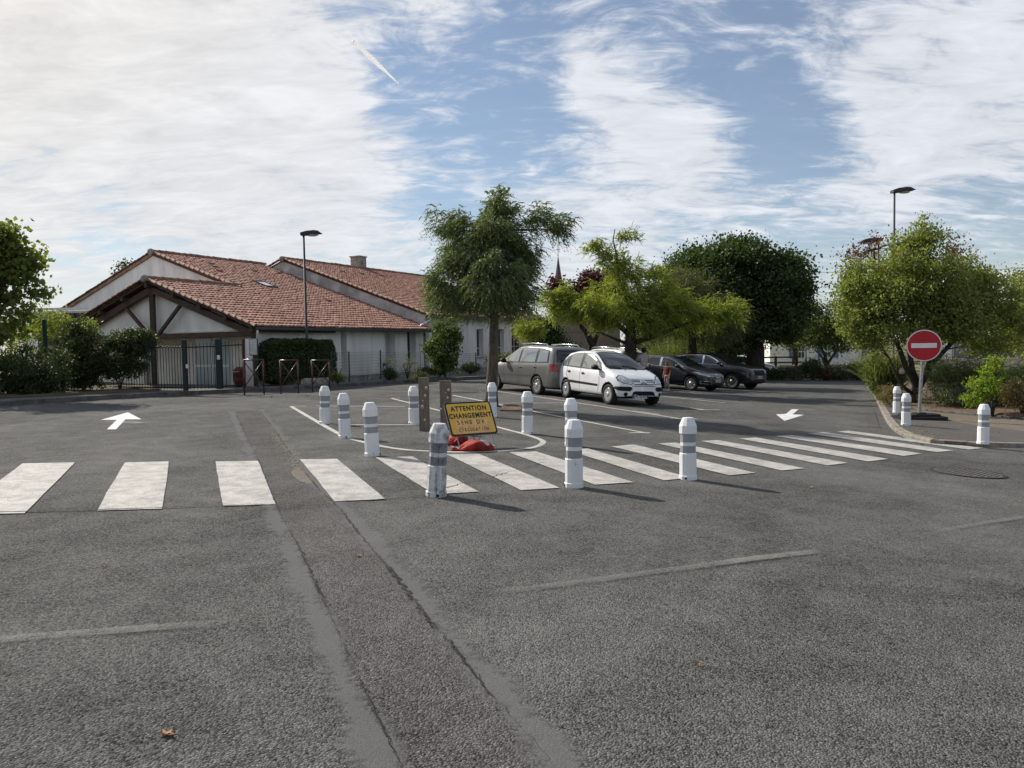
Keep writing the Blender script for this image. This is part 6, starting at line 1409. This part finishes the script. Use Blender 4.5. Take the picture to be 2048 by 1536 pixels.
# ---------- dark blue hatchback
KI = dict(L=4.31, W=1.79, H=1.47, wb=2.65, wr=.325, ax=.02, spokes=10, spw=(.03, .045),
  top=[(-2.15, .82), (-2.10, .98), (-1.98, 1.14), (-1.7, 1.31), (-1.2, 1.44), (-.4, 1.475), (.05, 1.45), (.4, 1.34), (.75, 1.17), (1.05, 1.03), (1.35, .96), (1.7, .88), (1.95, .79), (2.08, .71), (2.15, .62)],
  belt=[(-2.15, .78), (-1.9, 1.02), (-1.2, 1.0), (.2, .94), (1.1, .90), (1.7, .78), (2.0, .64), (2.15, .52)],
  plan=[(-2.15, .76), (-2.08, .88), (-1.85, .95), (-1.2, .995), (0, 1.0), (1.2, .985), (1.7, .93), (1.98, .82), (2.1, .70), (2.15, .58)],
  roofw=[(-2.15, .8), (-1.7, .72), (-1, .70), (.1, .70), (.7, .76), (1.1, .86), (2.15, .8)], zb=.19,
  glass_outline=[(-1.62, 1.10), (-1.45, 1.24), (-1.0, 1.355), (-.4, 1.385), (.05, 1.36), (.4, 1.25), (.95, .985), (.85, .945), (-.4, .985), (-1.2, 1.03)],
  side_glass=[[(-1.50, 1.11), (-1.38, 1.225), (-1.16, 1.29), (-1.12, 1.045)], [(-1.05, 1.045), (-1.08, 1.31), (-.85, 1.35), (-.36, 1.365), (-.32, 1.0)], [(-.22, .998), (-.24, 1.365), (.03, 1.34), (.38, 1.23), (.56, 1.14), (.56, .97)], [(.60, .97), (.60, 1.11), (.84, .975)]], surround_mat=CHROME, side_mat=glass_mat('car_glass_dark', (.03, .034, .036), .04, .15),
  windscreen=mirror_poly([(.66, 1.03), (.64, 1.15), (.54, 1.36), (.46, 1.41), (.2, 1.425)]),
  front=[('headlamp', [(.44, .655), (.62, .63), (.80, .71), (.84, .80), (.80, .82), (.62, .745)], HEADL, .008), ('=grille_frame', [(-.42, .66), (-.36, .565), (.36, .565), (.42, .66), (.36, .675), (-.36, .675)], CHROME, .006), ('=grille', [(-.395, .652), (-.34, .58), (.34, .58), (.395, .652), (.35, .660), (-.35, .660)], UNDER, .010),
         ('=lower_grille', [(-.40, .25), (.40, .25), (.36, .36), (-.36, .36)], UNDER, .006), ('fog_frame', [(.46, .30), (.80, .34), (.80, .45), (.47, .43)], CHROME, .005), ('fog_lamp', [(.48, .32), (.785, .355), (.785, .435), (.485, .415)], UNDER, .009), ('=badge', [(.06*math.cos(a*.524), .735+.03*math.sin(a*.524)) for a in range(12)], CHROME, .008)],
  seams=[[(-.28, .98), (-.28, .36)], [(.86, .93), (.84, .5), (.76, .38)]], handles=[(-.12, .86), (-.98, .89)], handle_mat=None, mirror=(.68, .98), plate_f=(.465, 'EC-168-WT', 0))
NAVY = paint('navy_car_paint', (.008, .011, .020), .3, .55); KI['handle_mat'] = NAVY; KI['mirror_mat'] = NAVY
KIH = (.70, -.714); loc = place(1381, 781.5, KIH, KI, -1, 'f')
make_car('dark_blue_car', 'dark blue hatchback with chrome window line behind the child', KI, NAVY, loc, KIH)
# ---------- black SUV
SU = dict(L=4.70, W=1.93, H=1.66, wb=2.85, wr=.37, ax=.0, spokes=8, spw=(.03, .05),
  top=[(-2.35, 1.0), (-2.28, 1.14), (-2.1, 1.36), (-1.8, 1.55), (-1.2, 1.64), (-.3, 1.66), (.15, 1.62), (.5, 1.48), (.8, 1.31), (1.05, 1.18), (1.4, 1.13), (1.9, 1.07), (2.18, .99), (2.3, .86), (2.35, .74)],
  belt=[(-2.35, .96), (-2.0, 1.17), (-1, 1.12), (.9, 1.08), (1.7, 1.02), (2.2, .86), (2.35, .66)],
  plan=[(-2.35, .80), (-2.25, .90), (-1.9, .97), (-1.2, 1.0), (1.3, 1.0), (1.8, .97), (2.15, .90), (2.28, .80), (2.35, .72)],
  roofw=[(-2.35, .8), (-1.7, .75), (0, .74), (.7, .80), (1.1, .88), (2.35, .86)], zb=.26,
  glass_outline=[(-1.95, 1.22), (-1.75, 1.44), (-1.1, 1.54), (-.2, 1.555), (.12, 1.52), (.5, 1.36), (.88, 1.14), (.8, 1.10), (-1, 1.15)],
  side_glass=[[(-1.8, 1.24), (-1.65, 1.43), (-1.15, 1.50), (-1.12, 1.17)], [(-1.05, 1.17), (-1.06, 1.51), (-.25, 1.53), (-.2, 1.14)], [(-.12, 1.14), (-.14, 1.53), (.1, 1.49), (.48, 1.33), (.76, 1.15), (.6, 1.12)]], side_mat=KI['side_mat'], surround_mat=CHROME,
  windscreen=mirror_poly([(.72, 1.19), (.69, 1.3), (.60, 1.54), (.5, 1.59), (.2, 1.605)]),
  front=[('headlamp', [(.52, .83), (.84, .85), (.86, .93), (.54, .92)], glass_mat('headlamp_dark', (.06, .065, .075), .08), .008), ('=grille', [(-.48, .78), (-.42, .70), (.42, .70), (.48, .78), (.46, .92), (-.46, .92)], UNDER, .006), ('=lower_grille', [(-.55, .36), (.55, .36), (.50, .50), (-.50, .50)], UNDER, .006), ('fog_ring', [(.68+.06*math.cos(a*.628), .52+.05*math.sin(a*.628)) for a in range(10)], CHROME, .005), ('fog_lamp', [(.68+.045*math.cos(a*.628), .52+.037*math.sin(a*.628)) for a in range(10)], UNDER, .009)],
  seams=[[(-.16, 1.12), (-.16, .42)], [(.8, 1.08), (.82, .6), (.74, .44)]], handles=[(-.02, 1.0), (-.95, 1.03)], mirror=(.74, 1.14), plate_f=(.60, 'FH-351-PL', 0))
BLACKP = paint('black_car_paint', (.006, .007, .009), .3, .5); SU['handle_mat'] = BLACKP; SU['mirror_mat'] = BLACKP; SU['spoke_mat'] = pmat('dark_alloy', (.22, .22, .23), .35, .7)
SUH = (.70, -.714); loc = place(1463, 778.5, SUH, SU, -1, 'f')
make_car('black_suv', 'black SUV parked farthest right, beyond the dark blue hatchback', SU, BLACKP, loc, SUH)
# ---------- white cars farther back
TO2 = dict(TO); TO2['mirror_mat'] = WPAINT; TO2.pop('plate_r'); loc2 = gp(1218, 774)
bc = make_car('white_estate_car', 'white car with roof rails mostly hidden behind the white hatchback and the conifer trunk', TO2, WPAINT, (loc2.x, loc2.y+2.0), (-.55, .83))
for sg in (-1, 1): MB().tube([(-1.55, sg*.62, 1.60), (-1.45, sg*.62, 1.685), (-.6, sg*.63, 1.705), (.1, sg*.62, 1.67), (.22, sg*.62, 1.60)], .018, 8).build('roof_rail', CHROME, bc, smooth=True)
KI2 = dict(KI); KI2['mirror_mat'] = WPAINT; KI2['handle_mat'] = WPAINT; KI2.pop('plate_f'); loc2 = gp(1499, 757)
make_car('white_car', 'white car far behind the black SUV beside the round tree trunk', KI2, WPAINT, (loc2.x, loc2.y+1.5), (.95, -.3))
# ================================================================== PEOPLE
def skin_mesh(name, J, Ed, sub=2, smooth=True):
    me = bpy.data.meshes.new(name); me.from_pydata([j[:3] for j in J], Ed, []); me.update(); o = bpy.data.objects.new('tmp', me); COL.objects.link(o)
    o.modifiers.new('k', 'SKIN'); s = o.modifiers.new('s', 'SUBSURF'); s.levels = sub; s.render_levels = sub
    for i, j in enumerate(J):
        sv = me.skin_vertices[0].data[i]; sv.radius = (j[3], j[4] if len(j) > 4 else j[3]); sv.use_root = (i == 0)
    bpy.context.view_layer.update(); out = bpy.data.meshes.new_from_object(o.evaluated_get(bpy.context.evaluated_depsgraph_get())); bpy.data.objects.remove(o, do_unlink=True)
    out.polygons.foreach_set('use_smooth', [True]*len(out.polygons)); return out
SKIN = pmat('skin', (.42, .23, .15), .6, var=.08); HAIRD = pmat('hair_dark', (.015, .011, .009), .7, var=.3, scale=40); HAIRB = pmat('hair_brown', (.10, .06, .035), .7, var=.3, scale=40)
def person(label, loc, rz, k, shirt, pants, hair, pose, group=None, shoes=None, shorts=False):
    """k: scale relative to a 1.75 m adult; local +y is the way the person faces"""
    t = thing('person', loc, label, 'person', group, rz); s = k; J = []; E_ = []
    def add(x, y, z, r, p=None, r2=None):
        J.append((x*s, y*s, z*s, r*s, (r2 or r)*s)); i = len(J)-1
        if p is not None: E_.append((p, i))
        return i
    pv = add(0, 0, .95, .13, None, .10); ab = add(0, .0, 1.10, .125, pv, .095); ch = add(0, 0, 1.28, .145, ab, .10); nk = add(0, 0, 1.45, .07, ch, .06); n2 = add(0, .01, 1.52, .05, nk); hd = add(0, .025, 1.62, .085, n2, .095); ht = add(0, .02, 1.70, .07, hd, .08)
    P = pose; hands = []
    for sg, arm, leg in ((1, P['armL'], P['legL']), (-1, P['armR'], P['legR'])):
        sh = add(.17*sg, 0, 1.41, .062, ch); el = add(*arm[0], .042, sh); wrt = add(*arm[1], .028, el); hands.append((arm[1], arm[2]))
        hn = add(*arm[2], .030, wrt, .018); d = Vector(arm[2])-Vector(arm[1]); d.normalize(); sidev = d.cross(Vector((0, 1, .2))).normalized()
        for q in (-1.5, -.5, .5, 1.5): 
            f1 = Vector(arm[2])+d*.04+sidev*.016*q; f2 = f1+d*(.045-.006*abs(q))+Vector((0, .015, 0)); a_ = add(*f1, .009, hn); add(*f2, .008, a_)
        th = Vector(arm[1]).lerp(Vector(arm[2]), .6)+Vector((0, .035, 0)); add(*th, .010, hn)
        hp = add(.09*sg, 0, .90, .095, pv); kn = add(*leg[0], .062, hp); an = add(*leg[1], .042, kn); hl_ = add(leg[1][0], leg[1][1]+.02, .04, .042, an); add(leg[1][0], leg[1][1]+.16, .035, .036, hl_, .03)
    b = link_obj('body', skin_mesh('body', J, E_), SKIN, t)
    # face: nose, ears, eyes on the head of the body
    fm = MB()
    fm.box(Vector((0, .125, 1.625))*s, Vector((.026, .035, .045))*s, None, .01*s)
    for sg in (-1, 1): fm.box(Vector((.092*sg, .02, 1.62))*s, Vector((.02, .045, .06))*s, None, .008*s)
    fm.build('face_features', SKIN, b); ey = MB()
    for sg in (-1, 1): ey.box(Vector((.034*sg, .113, 1.645))*s, Vector((.024, .012, .012))*s)
    ey.box(Vector((0, .115, 1.575))*s, Vector((.045, .01, .008))*s); ey.build('eyes_and_mouth', HAIRD, b)
    # clothes
    J2 = []; E2 = []
    def add2(x, y, z, r, p=None, r2=None):
        J2.append((x*s, y*s, z*s, r*s, (r2 or r)*s)); i = len(J2)-1
        if p is not None: E2.append((p, i))
        return i
    a = add2(0, 0, .90, .155, None, .125); c = add2(0, 0, 1.08, .150, a, .115); d = add2(0, 0, 1.30, .165, c, .118); add2(0, 0, 1.455, .085, d, .075)
    for sg, arm in ((1, P['armL']), (-1, P['armR'])):
        sh = add2(.175*sg, 0, 1.41, .078, d); el = Vector(arm[0]); m_ = Vector((.175*sg, 0, 1.41)).lerp(el, .75); add2(*m_, .064, sh)
    link_obj('shirt', skin_mesh('shirt', J2, E2), shirt, t)
    J2.clear(); E2.clear(); a = add2(0, 0, .97, .135, None, .105)
    for sg, leg in ((1, P['legL']), (-1, P['legR'])):
        hp = add2(.09*sg, 0, .88, .108, a); kn = Vector(leg[0]); an = Vector(leg[1]); m_ = add2(*kn, .082, hp)
        if not shorts: add2(*(kn.lerp(an, .9)), .066, m_)
        else: add2(*(kn+Vector((0, 0, -.03))), .085, m_)
    link_obj('trousers' if not shorts else 'shorts', skin_mesh('trousers', J2, E2), pants, t)
    for leg in (P['legL'], P['legR']):
        MB().box(Vector((leg[1][0], leg[1][1]+.07, .035))*s, Vector((.095, .27, .075))*s, None, .03*s).build('shoe', shoes or SWH, t)
    hm = MB(); hm.lathe([(.060, -.10), (.098, -.06), (.106, .0), (.098, .055), (.065, .095), (.02, .11)], 14, Vector((0, -.005, 1.645))*s, M=Matrix.Scale(s, 3), sq=1.12)
    ho = hm.build('hair', hair, t, smooth=True)
    for v in ho.data.vertices:
        if v.co.y > .045*s and v.co.z < 1.665*s: v.co.y = .045*s
    return t
stand = dict(armL=((.24, -.03, 1.15), (.25, .05, .93), (.25, .08, .86)), armR=((-.24, -.03, 1.15), (-.25, .05, .93), (-.25, .08, .86)), legL=((.10, .03, .50), (.11, 0, .08)), legR=((-.10, .02, .50), (-.11, -.04, .08)))
carry = dict(armL=((.27, .06, 1.16), (.20, .26, 1.14), (.10, .30, 1.15)), armR=((-.25, .10, 1.20), (-.13, .28, 1.20), (-.04, .30, 1.21)), legL=stand['legL'], legR=stand['legR'])
SHIRT_G = pmat('grey_tshirt', (.40, .37, .36), .9, var=.12, scale=8, bump=.2, bscale=20); SHIRT_R = pmat('red_tshirt', (.17, .035, .035), .9, var=.15, scale=8); PANT_D = pmat('dark_trousers', (.03, .035, .05), .9, var=.15); PANT_G = pmat('grey_trousers', (.26, .23, .21), .9, var=.12); SHIRT_B = pmat('maroon_top', (.12, .025, .03), .9, var=.15)
mp = gp(1288, 779.5); person('person in a pale grey T-shirt seen from behind, carrying a small child', mp, .35, 1.0, SHIRT_G, PANT_D, HAIRD, carry, 'people by the parked cars')
cp = gp(1334, 781.5); person('small child in a dark red T-shirt and grey trousers standing beside the dark blue car', cp, 2.2, .685, SHIRT_R, PANT_G, HAIRB, stand, 'people by the parked cars', shorts=False)
# toddler carried on the left arm
sit = dict(armL=((.24, .02, 1.18), (.18, .16, 1.10), (.14, .2, 1.08)), armR=((-.24, .0, 1.18), (-.2, .14, 1.08), (-.16, .18, 1.05)), legL=((.16, .30, .80), (.17, .34, .45)), legR=((-.16, .30, .80), (-.17, .34, .45)))
c, s_ = math.cos(.35), math.sin(.35); tl = Vector((-.26, .20, 1.10)); tl = Vector((tl.x*c-tl.y*s_, tl.x*s_+tl.y*c, tl.z-.45*.5+.06))
person('toddler in a maroon top held on the left arm of the person in grey', mp+tl, 2.6, .44, SHIRT_B, PANT_G, HAIRD, sit, 'people by the parked cars')
# ================================================================== FAR THINGS
STONE = pmat('stone_wall', (.34, .29, .22), .95, var=.4, scale=3, bump=.6, bscale=12, coords='World'); WHITE_H = pmat('house_white', (.74, .73, .72), .9, var=.08, coords='World'); BLUE = pmat('blue_shutter', (.06, .17, .36), .6, var=.1); TERRA = pmat('far_tiles', (.34, .15, .10), .9, var=.3, scale=2)
# white house with blue shutters
D = 72.0; a = at(1540, 735, D); hz = gh(20)+.2; b2 = at(1745, 735, D); hw = b2.x-a.x; ht_ = at(1600, 672, D).z-hz
hs = thing('white_house', Vector((a.x, D, hz)), 'low white house with blue shutters behind the wooden fence', 'house')
MB().box((hw/2, 3.5, ht_/2-.3), (hw, 7, ht_+.6)).build('wall', WHITE_H, hs)
MB().prism([Vector((-.4, -.5, ht_)), Vector((-.4, 3.5, ht_+1.4)), Vector((-.4, 7.5, ht_)), Vector((-.4, 3.5, ht_+1.2))], (0, 0, 0), (hw+.8, 0, 0)).build('roof', TERRA, hs)
def hx_(px): return at(px, 700, D).x-a.x
for px, w, kind in ((1583, 9, 'sh'), (1602, 14, 'wi'), (1640, 9, 'sh'), (1655, 14, 'wi'), (1672, 9, 'sh'), (1728, 12, 'wi')):
    ww = w/F*D; z0 = at(1600, 716, D).z-hz; z1 = at(1600, 690, D).z-hz
    if kind == 'sh': MB().box((hx_(px), -.04, (z0+z1)/2), (ww, .06, z1-z0)).build('shutter', BLUE, hs)
    else:
        wn = MB().box((hx_(px), -.03, (z0+z1)/2), (ww, .05, z1-z0)).build('window', FRAME_W, hs)
        for q in (-1, 1): 
            for z_ in (-1, 1): MB().box((hx_(px)+q*ww*.23, -.06, (z0+z1)/2+z_*(z1-z0)*.24), (ww*.36, .02, (z1-z0)*.40)).build('pane', GLASS_B, wn)
a2 = at(1560, 742, 60); b2 = at(1745, 742, 60); w0 = thing('stone_wall', Vector((a2.x, 60, gh(a2.x))), 'low ochre stone wall in front of the white house', 'wall')
for i in range(14):
    L = (b2.x-a2.x)/14; zt = at(1650, 729, 60).z-gh(20); MB().box((L*(i+.5), 0, zt/2), (L-.03, .4, zt+rnd.uniform(-.02, .02)), None, .02).build('wall_section', STONE, w0)
# wooden rail fence
FW = pmat('fence_wood', (.05, .038, .030), .85, var=.3, scale=5); fa = at(1510, 752, 53); fbb = at(1592, 752, 53); wf2 = thing('wooden_fence', Vector((fa.x, 53, gh(fa.x))), 'dark wooden post and rail fence at the end of the car park', 'fence')
Lf = fbb.x-fa.x; zt = at(1550, 712, 53).z-gh(fa.x)
for i in range(3): MB().box((Lf*i/2, 0, zt/2), (.16, .16, zt), None, .02).build('post', FW, wf2)
for k in (.35, .65, .93): MB().beam((-.2, -.1, zt*k), (Lf+.3, -.1, zt*k), .06, .10, bev=.01).build('rail', FW, wf2)
# tan rendered building behind the grey car
D = 47.0; a = at(1112, 740, D); b2 = at(1241, 740, D); TAN = pmat('tan_render', (.25, .195, .15), .95, var=.15, scale=.8, coords='World'); th = thing('tan_building', Vector((a.x, D, -.2)), 'plain tan rendered building wall behind the forked purple tree', 'building')
w = b2.x-a.x; zt = at(1180, 640, D).z+.2; MB().box((w/2, 3, zt/2), (w, 6, zt)).build('wall', TAN, th); MB().box((w/2, 3, zt+.06), (w+.2, 6.2, .12), None, .02).build('coping', CEM, th)
# beige wall with grey panels on the right
D = 40.0; a = at(1870, 760, D); b2 = at(2250, 760, D); z0 = gh(a.x); zt = at(1950, 717, D).z-z0; BEI = pmat('beige_wall', (.46, .40, .33), .95, var=.12, scale=1, coords='World')
bw = thing('beige_wall', Vector((a.x, D, z0)), 'long beige rendered wall on the far right behind the reeds', 'wall'); MB().box(((b2.x-a.x)/2, .1, zt/2), (b2.x-a.x, .2, zt), None, .01).build('wall', BEI, bw)
D = 44.0; a = at(1905, 760, D); b2 = at(2250, 760, D); z0 = gh(a.x); zt = at(1950, 684, D).z-z0; GP = pmat('grey_panel', (.13, .15, .16), .6, var=.1, scale=.5); gs = thing('grey_shed', Vector((a.x, D, z0)), 'grey panelled shed showing over the beige wall', 'shed'); nn = 6
for i in range(nn): MB().box(((b2.x-a.x)*(i+.5)/nn, 0, zt/2), ((b2.x-a.x)/nn-.02, .08, zt), None, .01).build('panel', GP, gs)
MB().box(((b2.x-a.x)/2, 1.5, zt/2-.1), (b2.x-a.x, 2.8, zt-.2)).build('shed_body', GP, gs)
# church spire
D = 260.0; p = at(1118, 640, D); zt = at(1118, 513, D).z; zc = at(1118, 488, D).z; SLATE = pmat('slate', (.085, .07, .075), .7, var=.2, scale=.3); sp = thing('church_spire', Vector((p.x, D, 0)), 'distant slender slate church spire with a cross on top', 'church')
zb = at(1118, 590, D).z; MB().box((0, 0, zb/2), (4.2, 4.2, zb)).build('tower', STONE, sp); MB().lathe([(2.2, zb), (1.35, zb+(zt-zb)*.35), (.08, zt)], 8, phase=.39).build('spire', SLATE, sp)
MB().tube([(0, 0, zt-.3), (0, 0, zc)], .12, 6).build('cross_pole', SLATE, sp); MB().box((0, 0, zt+(zc-zt)*.55), (1.5, .15, .15)).build('cross_arm', SLATE, sp)
# triangular road sign back
p = gp(1253, 765); ts = thing('triangle_sign', p, 'small triangular road sign seen from behind left of the conifer trunk', 'sign'); D = p.y; q = [at(1240, 697, D), at(1265, 697, D), at(1252.5, 677, D)]
MB().prism([v-p for v in q], (0, 0, 0), (0, .03, 0)).build('plate', GALV, ts); MB().tube([(0, .05, 0), (0, .05, at(1253, 680, D).z-p.z)], .03, 8).build('post', GALV, ts)
# canopy and green post on the far left, spherical garden lamp on the right bed
D = 34.0; a = at(20, 640, D); b2 = at(150, 640, D); cn = thing('canopy', Vector((a.x, D, 0.14)), 'white flat canopy roof behind the left shrubs', 'canopy'); z = at(80, 625, D).z-.14
MB().box(((b2.x-a.x)/2, 1.5, z), (b2.x-a.x+1.5, 3.4, .12), None, .02).build('roof_sheet', FRAME_W, cn); MB().box(((b2.x-a.x)/2, -.22, z+.13), (b2.x-a.x+1.5, .06, .10)).build('fascia', PVC, cn)
MB().box(((b2.x-a.x)/2, 3.2, z/2), (b2.x-a.x+1.5, .12, z-.1)).build('back_panel', GP, cn)
for x in (0, b2.x-a.x): MB().tube([(x, 0, 0), (x, 0, z)], .05, 8).build('post', GREEN_M, cn)
p = gp(95, 782, .17); gz = at(95, 640, p.y).z-p.z; t = thing('green_post', p, 'dark green square metal post among the left shrubs', 'post'); MB().box((0, 0, gz/2), (.11, .11, gz), None, .01).build('shaft', GREEN_M, t); MB().lathe([(.08, gz), (.06, gz+.03), (.01, gz+.04)], 8).build('cap', GREEN_M, t)
p = gp(1801, 800, .15); t = thing('garden_reflector', p, 'small white globe on a short dark stake behind the pair of bollards', 'lamp'); D = p.y; z = at(1801, 742, D).z-p.z
MB().tube([(-.12, 0, 0), (-.12, 0, z+.25)], .03, 8).build('stake', FW, t); MB().tube([(-.12, 0, z+.05), (0, 0, z+.05)], .015, 6).build('bracket', FW, t); MB().lathe([(.01, -.12), (.08, -.09), (.11, 0), (.08, .09), (.01, .12)], 14, (.03, 0, z)).build('globe', SWH, t, smooth=True)
